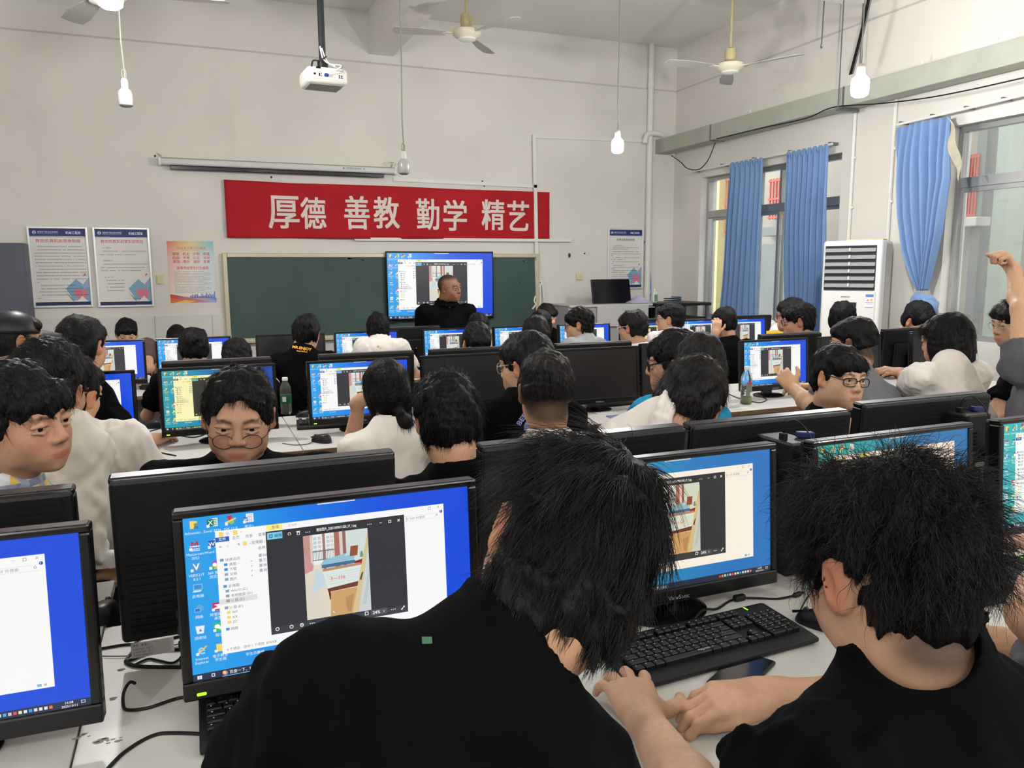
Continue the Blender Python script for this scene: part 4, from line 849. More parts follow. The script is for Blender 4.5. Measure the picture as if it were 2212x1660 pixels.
# ================================================================ desks and what lies on them
M_top=mat('desk_laminate',(212,211,206),.35,.45,var=.05,vscale=9); M_brown=mat('desk_edge_brown',(120,92,66),.6,.3); M_leg=mat('desk_leg_grey',(150,152,154),.4,.5)
def desk_proto(dep,w=1.2):
    root=bpy.data.objects.new('computer_desk',None); COL.objects.link(root)
    m=MB(); m.box((0,0,ZD-.0125),(w-.004,dep,.025)); m.obj('desk_top',M_top,root,smooth=0,bev=.002)
    for s in(-1,1): MB().box((0,s*(dep/2+.002),ZD-.014),(w-.004,.004,.022)).obj('edge_band',M_brown,root,smooth=0)
    for sx in(-1,1):
        for sy in(-1,1): MB().box((sx*(w/2-.05),sy*(dep/2-.12),(ZD-.025)/2),(.04,.04,ZD-.025)).obj('leg',M_leg,root,smooth=0)
    MB().box((0,0,ZD-.22),(w-.1,.02,.34)).obj('modesty_panel',M_leg,root,smooth=0)
    return root
def desk_row(yc,dep,x0,n,words,grp):
    p=desk_proto(dep)
    for i in range(n):
        l=words[i]
        if i==0: p.location=(x0,yc,0); tag(p,l,'desk',grp)
        else: dup(p,(x0+1.2*i,yc,0),0,l,grp)
def desk_row(yn,yfs,x0,words,grp):
    protos={}
    for i,(l,yf) in enumerate(zip(words,yfs)):
        at=(x0+1.2*i,(yn+yf)/2,0)
        if yf not in protos: p=desk_proto(yf-yn); protos[yf]=p; p.location=at; tag(p,l,'desk',grp)
        else: dup(protos[yf],at,0,l,grp)
desk_row(.80,(2.20,1.90,1.90,1.90),-.23-.6,['white desk under the left cut off monitor with loose black cables','white desk in front of the black shirted front boy','white desk holding the big keyboard and the phone','white desk at the right edge carrying the pen and keyboard'],'nearest desks')
xs=aZ(625,925,ZD).x
desk_row(3.54,(4.42,)*6,xs-.6-1.2,['white desk of the middle row at the far left','white desk of the middle row under the yellowish screen','white desk of the middle row beside the ponytail girl','white desk of the middle row with the long black keyboard','white desk of the middle row with the yellow drink bottle','white desk of the middle row at the right end'],'middle desks')
desk_row(5.56,(6.46,)*6,-1.2,['white desk of the front row at the far left','white desk of the front row behind the boy with orange lettering','white desk of the front row below the blackboard','white desk of the front row below the podium','white desk of the front row near the black side desk','white desk of the front row by the window'],'front desks')
# dirt marks on the near desk
m=MB(); rr=random.Random(4)
for (x_,y_,s,n) in((232,1512,.012,5),(185,1590,.016,6),(235,1602,.02,9),(222,1598,.008,3),(258,1449,.006,2)):
    P=aZ(x_,y_,ZD)
    for k in range(n):
        a,b=rr.uniform(-s,s),rr.uniform(-s,s)*.4; r0=rr.uniform(.0012,.0038)
        m.prism([(P.x+a+r0*1.8*math.cos(t)*(1+.3*rr.random()),P.y+b+r0*math.sin(t)) for t in np.linspace(0,6.0,9)],ZD+.0004,ZD+.0008)
tag(m.obj('dirt_smudge',mat('dried_dirt',(150,143,132),.9,.1),smooth=0),'dark dried smudges on the near desk at the lower left','stain',kind='stuff')
# keyboards
M_key=mat('key_black',(20,20,22),.38,.45); M_kb=mat('keyboard_body',(24,24,26),.5,.4); M_kled=mat('keyboard_light',(150,255,60),.4,.4,emit=.8); M_leg2=mat('key_legend',(170,172,176),.6,.3)
def keyboard_proto():
    root=bpy.data.objects.new('keyboard',None); COL.objects.link(root); W,D=.458,.178
    m=MB()
    def fr(z): return z
    prof=[(-D/2,.006),(-D/2,.016),(-D/2+.02,.019),(D/2-.012,.027),(D/2,.024),(D/2,.004),(-D/2+.01,.002)]
    vs=[(-W/2,y,z) for y,z in prof]+[(W/2,y,z) for y,z in prof]; n=len(prof)
    m.add(vs,[tuple(range(n)),tuple(range(n,2*n))[::-1]]+[(i,(i+1)%n,n+(i+1)%n,n+i) for i in range(n)])
    m.obj('body',M_kb,root,smooth=0,bev=.003)
    u=.0188; keys=MB(); leg=MB(); x0=-W/2+.012; sl=.008/(D-.03)
    def key(x,y,w=1.,h=1.,lt=True):
        cx=x0+(x+w/2)*u; cy=D/2-.032-(y+h/2)*u+.0; a=w*u/2-.0012; b=h*u/2-.0012; z=.0215+(cy+D/2-.02)*sl; t=.0085
        c=[(-a,-b),(a,-b),(a,b),(-a,b)]; k=.0022; c2=[(-a+k,-b+k),(a-k,-b+k),(a-k,b-k*1.6),(-a+k,b-k*1.6)]
        keys.add([(cx+p,cy+q,z-.003) for p,q in c]+[(cx+p,cy+q,z+t*.75) for p,q in c]+[(cx+p,cy+q,z+t) for p,q in c2],[(0,1,5,4),(1,2,6,5),(2,3,7,6),(3,0,4,7),(4,5,9,8),(5,6,10,9),(6,7,11,10),(7,4,8,11),(8,9,10,11)])
        if lt:
            leg.add([(cx-a*.5+p,cy+b*.15+q,z+t+.0002) for p,q in((0,0),(.0026,0),(.0026,.0032),(0,.0032))],[(0,1,2,3)])
    R_Y=[-.25,1.1,2.1,3.1,4.1,5.1]
    key(0,-.35)
    for g in range(3):
        for i in range(4): key(2+i+g*4.5,-.35)
    for i in range(13): key(i,1.0)
    key(13,1.0,2)
    key(0,2,1.5); [key(1.5+i,2) for i in range(12)]; key(13.5,2,1.5)
    key(0,3,1.75); [key(1.75+i,3) for i in range(11)]; key(12.75,3,2.25)
    key(0,4,2.25); [key(2.25+i,4) for i in range(10)]; key(12.25,4,2.75)
    x=0
    for w_ in(1.25,1.25,1.25): key(x,5,w_); x+=w_
    key(x,5,6.25,1,False); x+=6.25
    for w_ in(1.25,1.25,1.25,1.25): key(x,5,w_); x+=w_
    for i in range(3): key(15.3+i,-.35); key(15.3+i,1); key(15.3+i,2); key(15.3+i,5)
    key(16.3,4)
    for i in range(4):
        for j in range(3): key(18.6+i if i<3 else 21.6,1+j) if not(i==3 and j==2) else None
    for i in range(3): key(18.6+i,4)
    key(21.6,3,1,1); key(18.6,5,2); key(20.6,5); key(21.6,4,1,2)
    keys.obj('keys',M_key,root,smooth=30,bev=.0006); leg.obj('key_lettering',M_leg2,root,smooth=0,recalc=False)
    v,f=textmesh('rapoo',.02,2); k=.0125; cx=x0+8.3*u; cy=D/2-.032-5.66*u
    MB().add([(cx+a*k,cy+b*k,.0325) for a,b in v],f).obj('brand_lettering',M_leg2,root,smooth=0,recalc=False)
    MB().box((W/2-.06,D/2-.016,.0268),(.004,.014,.001),0,Matrix.Rotation(0,4,'Z')).obj('indicator_light',M_kled,root,smooth=0)
    return root
KB=keyboard_proto()
def at_desk(x,y,z=0.): return aZ(x,y,ZD+z)
kb_pts=[aZ(*p,ZD+.022) for p in((1290,1392),(1392,1480),(1757,1380),(1640,1295))]
kc_=sum(kb_pts,Vector())/4; kd=(kb_pts[2]-kb_pts[1]); KR=math.atan2(kd.y,kd.x)
KB.location=(kc_.x,kc_.y,ZD); KB.rotation_euler=(0,0,KR); tag(KB,'large black keyboard with a hand on its left end','keyboard','keyboards')
print('KB',kc_,math.degrees(KR),kd.length,(kb_pts[3]-kb_pts[2]).length)
P=at_desk(2148,1268); dup(KB,(P.x+.02,P.y-.0,ZD),R_(-2),'black keyboard on the right, partly hidden by the curly head','keyboards')
for x_,y_,r_,l in((1334,872,4,'long black keyboard in front of the dark switched off middle monitor'),(735,918,-6,'black keyboard half hidden by the ponytail girl'),(212,985,3,'black keyboard end behind the white shirted boy at the left')):
    P=at_desk(x_,y_); dup(KB,(P.x,P.y,ZD),R_(r_),l,'keyboards',.96)
P=at_desk(427,1560); dup(KB,(P.x+.232,P.y-.03,ZD),R_(0),'black keyboard corner beside the front boy\'s elbow, lower left','keyboards')
# mice
M_mouse=mat('mouse_black',(18,18,20),.4,.45); M_mg=mat('mouse_grey',(62,62,66),.4,.4)
def mouse_proto():
    root=bpy.data.objects.new('computer_mouse',None); COL.objects.link(root)
    m=MB()
    def fn(u,v):
        a=2*PI*u; t=v*PI/2; r=math.cos(t)**.55; y=.056*r*math.sin(a); x=.031*r*math.cos(a)*(1+.10*math.sin(a)*-1-.10*math.cos(2*a)); z=.036*math.sin(t)**.9*(1-.28*(y/.056)*1)+.001
        return (x,y,z)
    m.grid(fn,28,10,close_u=True); m.obj('shell',M_mouse,root,smooth=60)
    MB().box((0,.033,.0275),(.0012,.045,.006),0,Matrix.Rotation(R_(-18),4,'X')@Matrix.Translation((0,0,.008))).obj('button_gap',M_dark,root,smooth=0)
    MB().tube([(-.004,.033,.029),(.004,.033,.029)],.0065,12).obj('scroll_wheel',M_mg,root)
    return root
MO=mouse_proto(); MO['label']='';first=True
def mouse(px,py,rot,label,cable=None,scale=1.,mt=None):
    global first
    P=at_desk(px,py,.012)
    if first: r=MO; r.location=(P.x,P.y,ZD); r.rotation_euler=(0,0,rot); tag(r,label,'mouse','computer mice'); first=False
    else: r=dup(MO,(P.x,P.y,ZD),rot,label,'computer mice',scale)
    r['category']='mouse'
    if cable:
        q=[Vector((P.x,P.y,ZD+.012))+Vector((-math.sin(rot)*.05,math.cos(rot)*.05,0))]+[at_desk(a,b,.004) for a,b in cable]
        MBc=MB().tube(spline(q),.0018,6).obj('mouse_cable',M_cable); tag(MBc,'thin cable of the '+label,'cable')
    return r
mouse(1772,1342,R_(28),'black mouse beside the keyboard in front of the curly haired boy',[(1745,1290),(1765,1275),(1800,1268)])
mouse(226,1322,R_(-8),'dark grey mouse beside the left cut off monitor')
mouse(694,950,R_(40),'black mouse on the desk left of the ponytail girl',[(670,958),(640,962),(610,958)])
mouse(328,920,R_(70),'black mouse left of the yellowish monitor',[(318,935),(345,945),(372,938)])
mouse(661,896,R_(80),'black mouse just left of the ponytail girl\'s monitor',[(655,915),(690,922),(720,915)])
mouse(318,838,R_(60),'small black mouse on the front left desk by the crumpled tissue')
r=mouse(213,1212,R_(200),'white mouse under the hand at the left',None); 
for ch in [o for o in COL.objects if o.parent==r and o.name.startswith('shell')]: 
    ch.data=ch.data.copy(); ch.data.materials[0]=M_white
Pm=aY(218,1212,2.33); r.location=(Pm.x,Pm.y,Pm.z-.015); r.rotation_euler=(0,0,R_(90))
# phone, pen, tape, paper
q=[aZ(*p,ZD+.008) for p in((1535,1445),(1692,1467),(1713,1440),(1625,1408))]; pc=sum(q,Vector())/4
ph=thing('smartphone','black smartphone lying in front of the large keyboard','phone',(q[1].x-.055,q[1].y+.055,ZD),R_(28)); 
MB().box((0,0,.0045),(.162,.076,.009),bev=.004,seg=3).obj('case',M_black,ph); MB().box((0,0,.0092),(.154,.069,.0008)).obj('screen',M_blackgl,ph,smooth=0)
P=at_desk(2165,1200,.006);P2=at_desk(2115,1184,.006); d=(at_desk(2212,1214,.006)-P2).normalized(); a=math.atan2(d.y,d.x)
pn=thing('ballpoint_pen','black ballpoint pen lying on white paper at the right','pen',P,a); m=MB(); RX=Matrix.Rotation(PI/2,4,'Y')
MB().lathe([(.001,-.072),(.0022,-.066),(.0052,-.052),(.0055,-.02),(.0055,.066),(.004,.07)],14,0,RX).obj('barrel',M_blackgl,pn); MB().lathe([(.0057,-.018),(.0057,.004)],14,0,RX).obj('band',M_sil,pn); MB().lathe([(.0058,-.002),(.0058,.006)],14,0,RX@Matrix.Translation((0,0,-.012))).obj('gold_ring',mat('pen_gold',(190,140,60),.4,.5,metal=.5),pn); MB().box((.045,0,.007),(.045,.004,.002)).obj('clip',M_sil,pn,smooth=0)
P=at_desk(2150,1200); tag(MB().box((P.x+.02,P.y+.02,ZD+.0008),(.30,.21,.001),0).obj('paper_sheet',mat('paper_white',(234,234,230),.8,.2),smooth=0),'white sheet of paper under the pen at the right','paper')
P=at_desk(2158,1222); tp=thing('tape_strip','crumpled strip of clear greenish tape beside the pen','tape',(P.x,P.y,ZD+.002),R_(-60)); MB().grid(lambda u,v:((u-.5)*.11,(v-.5)*.016,.004+.007*math.sin(9*u+2*v)**2),30,4).obj('strip',mat('clear_green_tape',(190,220,200),.15,.6,alpha=.45),tp,smooth=60,solid=.0005)
# bottles
M_pet=mat('clear_plastic',(238,244,244),.08,.5,trans=.92,ior=1.25); M_green=mat('bottle_label_green',(30,96,62),.45,.4); M_yel=mat('yellow_drink',(214,224,90),.1,.5,trans=.6,ior=1.3); M_tea=mat('amber_tea',(196,120,40),.15,.5,trans=.5,ior=1.3)
def bottle(px,py,hpx,label,kind):
    P=at_desk(px,py); dist=(Vector(P)-Vector(C0)).dot(Vector(CF)); h=hpx*dist/FPX; r=thing('drink_bottle',label,'bottle',(P.x,P.y,ZD)); w=h*.15; 
    prof=[(.001,0),(w*.8,.0),(w,h*.03)]
    for k in range(6): prof+=[(w,h*(.05+.1*k)),(w*.95,h*(.09+.1*k))]
    prof+=[(w,h*.64),(w*.92,h*.74),(w*.62,h*.84),(w*.42,h*.9),(w*.42,h*.93)]
    MB().lathe(prof,28).obj('bottle_body',M_pet,r)
    MB().lathe([(w*.48,h*.915),(w*.5,h*.925),(w*.5,h*.985),(w*.44,h),(.001,h)],24).obj('cap',M_white,r)
    if kind=='water':
        MB().lathe([(w*1.015,h*.30),(w*1.02,h*.31),(w*1.02,h*.53),(w*1.015,h*.54)],28).obj('label',M_green,r); MB().box((-.012,-w*1.0,h*.43),(w*.62,.004,h*.13)).obj('printed_patch',M_white,r,smooth=0)
    if kind=='lime':
        MB().lathe([(.001,h*.012),(w*.9,h*.012),(w*.93,h*.2),(.001,h*.2)],28).obj('drink',M_yel,r)
        MB().grid(lambda u,v:(w*1.02*math.cos(-2.3+u*1.2),w*1.02*math.sin(-2.3+u*1.2),h*(.22+.34*v)),16,6).obj('label',mat('bottle_label_dark',(120,128,118),.45,.4),r,solid=.0005); MB().grid(lambda u,v:(w*1.03*math.cos(-2.2+u*1.1),w*1.03*math.sin(-2.2+u*1.1),h*(.54+.06*v)),12,4).obj('label_band',mat('label_pink',(210,70,100),.5,.4),r,solid=.0005); MB().box((.01,-w*1.02,h*.28),(w*.6,.004,h*.1)).obj('printed_patch',M_white,r,smooth=0)
    if kind=='tea': MB().lathe([(.001,h*.012),(w*.9,h*.012),(w*.92,h*.6),(.001,h*.6)],28).obj('drink',M_tea,r)
bottle(619,895,80,'clear water bottle with green label between two lit middle monitors','water')
bottle(1611,873,82,'bottle with a little yellow drink left beside the right lit monitor','lime')
P=aZ(1922,800,ZD); bottle(1922,812,46,'small bottle of amber tea beside the long haired student\'s hand','tea')
# small PCs standing between the nearest monitors
M_pc=mat('mini_pc_black',(22,22,24),.5,.4)
def mini_pc(px,py,Y,label,w=.075,d=.18,h=.30,usb=True):
    P=aY(px,py,Y); r=thing('mini_computer',label,'computer',(P.x,Y,ZD)); hh=P.z-ZD
    MB().box((0,0,hh/2),(w,d,hh),bev=.006).obj('case',M_pc,r,smooth=0)
    m=MB()
    for i in range(6):
        for j in range(9): m.box((-w*.36+i*w*.05,-d/2-.0005,hh*(.55+.035*j)),(w*.025,.002,hh*.018))
    m.obj('vent',M_dark,r,smooth=0)
    MB().box((w*.18,-d/2-.001,hh*.34),(w*.5,.002,hh*.42)).obj('sticker',mat('sticker_white',(206,202,190),.6,.3),r,smooth=0)
    MB().box((w*.4,-d/2-.0022,hh*.34),(w*.07,.001,hh*.42)).obj('sticker_stripe',mat('sticker_yellow',(216,170,50),.6,.3),r,smooth=0)
    if usb:
        MB().box((-w*.3,-.02,hh+.008),(.014,.02,.018),bev=.002).obj('usb_plug',M_dark,r,smooth=0); MB().box((w*.1,-.02,hh+.01),(.05,.02,.016),0,Matrix.Rotation(R_(6),4,'Y'),.003).obj('usb_stick',mat('usb_dark_blue',(30,34,90),.4,.4),r,smooth=0)
        MB().tube(spline([(-w*.3,-.02,hh+.015),(-w*.25,-.03,hh+.05),(w*.05,-.05,hh+.045),(w*.25,-d/2-.012,hh-.02),(w*.2,-d/2-.012,hh*.5),(w*.15,-d/2-.02,.0)]),.002,6).obj('lead',M_cable,r)
    return r
mini_pc(1697,945,1.60,'black mini computer with yellow striped sticker between two lit monitors',.085,.14)
mini_pc(2075,888,1.74,'black mini computer with memory stick behind the peach screen',.10,.14)
pc3=mini_pc(2150,968,1.68,'black mini computer with blue monitor plug at the right',.085,.14,usb=False)
hh=aY(2150,968,1.68).z-ZD
MB().box((-.0,-.085,hh-.025),(.045,.03,.016),bev=.003).obj('vga_plug',mat('plug_blue',(50,70,190),.4,.4),pc3,smooth=0); MB().tube(spline([(.02,-.1,hh-.025),(.045,-.12,hh-.06),(.03,-.11,hh-.14),(-.02,-.1,hh-.22),(-.05,-.1,.01)]),.0045,8).obj('vga_cable',M_steel,pc3)
S=Flat(100,50,.075,.03,.0004); S.rect(0,0,100,50,(176,176,174)); S.lines(6,44,6,7,(70,70,72),1); S.lines(6,52,20,5,(100,100,102),2); S.lines(6,44,30,5,(100,100,102),3); S.lines(6,50,40,5,(100,100,102),4)
o=link('paper_label',S.mesh('paper_label',PAPER)); bp=[o2 for o2 in COL.objects if o2.get('label','').startswith('black monitor back with a paper label')][0]; o.parent=bp; o.matrix_local=Matrix.Translation((.218,.069,.064))@Matrix.Rotation(PI,4,'Z')
# cables on the nearest desk
def cable(pts,label,r=.0028,zs=None,m=None):
    q=[at_desk(a,b,.003+(zs[i] if zs else .0)) for i,(a,b) in enumerate(pts)]
    return tag(MB().tube(spline(q),r,7).obj('cable',m or M_cable),label,'cable')
cable([(200,1405),(270,1393),(320,1392),(360,1382),(400,1372)],'black cable running straight between the left monitor and the front boy\'s monitor',.0026)
cable([(395,1402),(330,1408),(285,1425),(272,1430),(300,1440),(400,1442)],'thick black cable bent in a hairpin behind the front boy\'s monitor',.004)
cable([(405,1360),(330,1370),(296,1385),(292,1400),(275,1422),(276,1432)],'black cable looping down from the monitor plug',.003)
cable([(292,1436),(320,1424),(345,1428),(375,1432),(400,1412)],'thin black cable wavy over the hairpin loop',.0024)
cable([(200,1418),(290,1417),(340,1404),(400,1388)],'very thin dark cable behind the loops at the left',.0012)
cable([(292,1477),(280,1475),(268,1495),(266,1520),(275,1534),(320,1530),(390,1508),(440,1510),(520,1512)],'black cable hooked like a cane on the lower left desk',.003,[0.02,.02,.01,0,0,0,0,0,0])
cable([(225,1670),(270,1625),(330,1590),(380,1584),(460,1588)],'black cable curving up to the keyboard at the lower left',.0034)
cable([(-20,1600),(20,1590),(45,1575),(60,1560)],'black cable end under the left cut off monitor',.003)
cable([(1500,1338),(1520,1318),(1550,1316),(1575,1300),(1600,1290)],'black cable coming out of the large keyboard',.0028,[.02,.02,.012,0,0])
P=at_desk(1597,1292,.008); tag(MB().box((P.x,P.y,P.z),(.032,.016,.016),0,None,.005).obj('cable_choke',M_black,smooth=0),'black ferrite bead on the cable behind the large keyboard','ferrite bead')
cable([(1600,1292),(1640,1293),(1680,1294),(1712,1288)],'black cable from the bead to the small black plug',.0028,[.006,.0,.0,.004])
P=at_desk(1725,1284,.006); tag(MB().lathe([(.003,-.02),(.006,-.015),(.0065,.005),(.004,.01),(.0035,.018)],12,0,Matrix.Translation(P)@Matrix.Rotation(R_(12),4,'Z')@Matrix.Rotation(PI/2,4,'Y')).obj('barrel_plug',M_black),'small black barrel plug lying behind the black mouse','plug')
for i,(pts,l) in enumerate((([(1675,1195),(1690,1215),(1720,1212),(1760,1198)],'black cable under the right edge of the cream monitor'),([(1672,1220),(1710,1222),(1745,1218),(1750,1200)],'thin dark cable looping near the curly head\'s ear'),([(2110,1085),(2150,1100),(2165,1130),(2120,1145)],'black cable loop between the two right monitors'),([(2105,1105),(2140,1130),(2150,1115),(2140,1060),(2118,1030)],'black cable hanging beside the blue plug'),([(2108,1060),(2135,1075),(2170,1072),(2190,1050)],'thin dark cable behind the turquoise screen'),([(2120,1150),(2160,1125),(2170,1140),(2190,1150)],'black cable near the right keyboard'))):
    cable(pts,l,.0026)
for i,(pts,l) in enumerate((([(350,925),(318,935),(330,945),(390,935),(440,920)],'tangled black cable under the yellowish monitor'),([(345,955),(320,948),(360,938),(420,945),(460,930)],'second tangled black cable under the yellowish monitor'),([(265,985),(300,968),(345,978),(380,985)],'thin black cable from the left keyboard end'),([(240,948),(262,940),(275,955)],'short dark cable beside the left keyboard end'))):
    cable(pts,l,.003)
for i,(pts,l) in enumerate((([(1300,875),(1230,905),(1245,915),(1262,905),(1240,880)],'black cable coiled beside the fade haircut boy'),([(1570,850),(1600,862),(1640,870),(1655,862),(1620,852)],'dark cable loop beside the yellow drink bottle'),([(1320,862),(1350,850),(1390,856),(1420,850)],'thin cable behind the long black keyboard'))):
    cable(pts,l,.003)
P=at_desk(1308,893); tag(MB().box((P.x,P.y,ZD+.003),(.12,.05,.004),0,None,.001).obj('ruler',mat('pale_plastic',(214,214,206),.3,.5),smooth=0),'pale plastic ruler in front of the long black keyboard','ruler')
P=at_desk(1338,902); tag(MB().box((P.x,P.y-.0,ZD+.004),(.12,.08,.008)).obj('notebook',mat('blue_grey_cover',(120,124,160),.6,.3),smooth=0),'blue grey notebook in front of the long black keyboard','notebook')
P=at_desk(318,828); tag(MB().grid(lambda u,v:(P.x+(u-.5)*.14,P.y+(v-.5)*.1,ZD+.01+.05*abs(math.sin(5*u+3*v))*math.sin(PI*u)*math.sin(PI*v)),12,10).obj('tissue',M_white,smooth=50,solid=.002),'crumpled white tissue on the front left desk','tissue')
# white bag and yellow pack by the window
P=aY(1668,690,6.25); bg_=MB(); 
for k in range(9): bg_.ball((P.x+.12*math.cos(k*2.1)*(k%3)/2,6.25+.08*math.sin(k*1.7),ZD+.07+.04*(k%5)),(.10,.09,.07),n=8)
tag(bg_.obj('plastic_bag',M_white,smooth=80),'white crumpled plastic bag on the desk end before the curtain','bag')
P=aY(1668,697,6.02); tag(MB().box((P.x,6.02,ZD+.1),(.22,.06,.2),bev=.008).obj('snack_pack',mat('pack_yellow',(236,196,40),.5,.4),smooth=0),'yellow packet at the foot of the white plastic bag','packet')
P=aY(383,700,6.5); 
tb=thing('storage_tub','clear plastic tub standing behind the front left monitors','tub',(aY(408,705,6.6).x,6.6,ZD)); MB().lathe([(.001,0),(.10,0),(.12,.02),(.13,.26),(.125,.26),(.115,.02),(.001,.01)],24).obj('tub_body',mat('cloudy_plastic',(214,220,228),.3,.5,alpha=.5),tb)
# ================================================================ people
class Sdf:
    """smooth union of simple solids on a grid, turned into one continuous skin"""
    def __init__(s): s.p=[]
    def _add(s,kind,par,T,k,m,op,lo,hi): s.p.append((kind,par,T,k,m,op,np.array(lo,float),np.array(hi,float)))
    def ell(s,c,r,T=None,k=.02,m=0,op='u',rot=None):
        c=np.array(c,float); r=np.array(r if hasattr(r,'__len__') else (r,r,r),float); q=np.eye(3) if rot is None else np.array(Euler([R_(a) for a in rot]).to_matrix())
        e=np.abs(q)@r; s._add('e',(c,r,q),T,k,m,op,c-e,c+e)
    def cap(s,a,b,ra,rb=None,T=None,k=.02,m=0,op='u'):
        a=np.array(a,float);b=np.array(b,float); rb=ra if rb is None else rb; r=max(ra,rb); s._add('c',(a,b,ra,rb),T,k,m,op,np.minimum(a,b)-r,np.maximum(a,b)+r)
    def box(s,c,h,r=.01,T=None,k=.01,m=0,op='u',rot=None):
        c=np.array(c,float);h=np.array(h,float); q=np.eye(3) if rot is None else np.array(Euler([R_(a) for a in rot]).to_matrix()); e=np.abs(q)@(h+r); s._add('b',(c,h,r,q),T,k,m,op,c-e,c+e)
    @staticmethod
    def ev(kind,par,P):
        if kind=='e':
            c,r,q=par; x=(P-c)@q; k0=np.linalg.norm(x/r,axis=-1); k1=np.linalg.norm(x/(r*r),axis=-1)+1e-9; return k0*(k0-1)/k1
        if kind=='c':
            a,b,ra,rb=par; ba=b-a; h=np.clip(((P-a)@ba)/max(ba@ba,1e-12),0,1); return np.linalg.norm(P-a-h[...,None]*ba,axis=-1)-(ra+(rb-ra)*h)
        c,hh,r,q=par; x=np.abs((P-c)@q)-hh; return np.linalg.norm(np.maximum(x,0),axis=-1)+np.minimum(x.max(-1),0)-r
    def mesh(s,name,h,mats,noise=None,pad=.02,lim=None,paints=None):
        L=[];Hh=[]
        for kind,par,T,k,m,op,lo,hi in s.p:
            if T is None: a,b=lo,hi
            else:
                R,t,sc=T; C=np.array([[x,y,z] for x in(lo[0],hi[0]) for y in(lo[1],hi[1]) for z in(lo[2],hi[2])])@R.T*sc+t; a,b=C.min(0),C.max(0)
            L.append(a);Hh.append(b)
        U=[i for i,p in enumerate(s.p) if p[5]=='u']; O=np.min([L[i] for i in U],0)-pad; E=np.max([Hh[i] for i in U],0)+pad
        if lim is not None: O=np.maximum(O,lim[0]); E=np.minimum(E,lim[1])
        n=np.ceil((E-O)/h).astype(int)+1; F=np.full(n,.04,np.float32); B=np.full(n,9.,np.float32); LB=np.zeros(n,np.int8)
        ax=[O[i]+h*np.arange(n[i]) for i in range(3)]
        for (kind,par,T,k,m,op,_,_),a,b in zip(s.p,L,Hh):
            mg=.035 if op=='u' else k+h
            i0=np.clip(np.floor((a-mg-O)/h).astype(int),0,n-1); i1=np.clip(np.ceil((b+mg-O)/h).astype(int)+1,1,n)
            if (i1<=i0).any(): continue
            sl=tuple(slice(x,y) for x,y in zip(i0,i1)); P=np.stack(np.meshgrid(*[ax[i][sl[i]] for i in range(3)],indexing='ij'),-1)
            sc=1.
            if T is not None: R,t,sc=T; P=((P-t)/sc)@R
            d=(Sdf.ev(kind,par,P)*sc).astype(np.float32); f=F[sl]
            if op=='u':
                hh=np.maximum(k-np.abs(f-d),0)/max(k,1e-6); F[sl]=np.minimum(f,d)-hh*hh*k*.25
                bb=B[sl]; q=d<bb; LBs=LB[sl]; LBs[q]=m; bb[q]=d[q]
            elif op=='s':
                d=-d; hh=np.maximum(k-np.abs(f-d),0)/max(k,1e-6); F[sl]=np.maximum(f,d)+hh*hh*k*.25
            elif op=='p': LBs=LB[sl]; LBs[d<0]=m
        if noise is not None:
            P=np.stack(np.meshgrid(*ax,indexing='ij'),-1).reshape(-1,3); near=np.abs(F.ravel())<.03; g=F.ravel(); g[near]+=noise(P[near]).astype(np.float32); F=g.reshape(F.shape)
        S=F<0; c=np.zeros(np.array(n)-1,np.uint8)
        for i in(0,1):
            for j in(0,1):
                for k_ in(0,1): c+=S[i:n[0]-1+i,j:n[1]-1+j,k_:n[2]-1+k_]
        A=(c>0)&(c<8); I=np.argwhere(A); vid=np.full(A.shape,-1,np.int32); vid[A]=np.arange(len(I))
        acc=np.zeros((len(I),3)); cnt=np.zeros(len(I)); cor=[(i,j,k_) for i in(0,1) for j in(0,1) for k_ in(0,1)]
        fv={q:F[I[:,0]+q[0],I[:,1]+q[1],I[:,2]+q[2]] for q in cor}
        for q in cor:
            for d_ in range(3):
                if q[d_]==0:
                    q2=list(q);q2[d_]=1;q2=tuple(q2); a_,b_=fv[q],fv[q2]; x=(a_<0)!=(b_<0); t=np.where(x,a_/(a_-b_+1e-12),0); p=np.tile(np.array(q,float),(len(I),1)); p[:,d_]+=t; acc[x]+=p[x]; cnt[x]+=1
        V=O+h*(I+acc/np.maximum(cnt,1)[:,None]); Q=[];QL=[]
        for d_ in range(3):
            sa=[slice(None)]*3;sb=[slice(None)]*3; sa[d_]=slice(0,-1);sb[d_]=slice(1,None); X=S[tuple(sa)]!=S[tuple(sb)]; u,v=(d_+1)%3,(d_+2)%3
            E_=np.argwhere(X); ok=(E_[:,u]>0)&(E_[:,v]>0)&(E_[:,u]<n[u]-1)&(E_[:,v]<n[v]-1); E_=E_[ok]
            du=np.zeros(3,int);du[u]=1;dv=np.zeros(3,int);dv[v]=1
            q=np.stack([vid[tuple((E_-o).T)] for o in(du+dv,dv,0*du,du)],1); fl=~S[tuple(E_.T)]; q[fl]=q[fl][:,::-1]; Q.append(q)
        Q=np.concatenate(Q); Q=Q[(Q>=0).all(1)]
        gi=np.clip(np.round((V-O)/h).astype(int),0,n-1); vl=LB[tuple(gi.T)]; pm=vl[Q[:,0]]
        me=bpy.data.meshes.new(name); me.vertices.add(len(V)); me.vertices.foreach_set('co',V.astype('f').ravel()); me.loops.add(Q.size); me.loops.foreach_set('vertex_index',Q.astype(np.int32).ravel()); me.polygons.add(len(Q)); me.polygons.foreach_set('loop_start',np.arange(0,Q.size,4,dtype=np.int32)); me.polygons.foreach_set('material_index',pm.astype(np.int32)); me.polygons.foreach_set('use_smooth',np.ones(len(Q),bool))
        for m_ in mats: me.materials.append(m_)
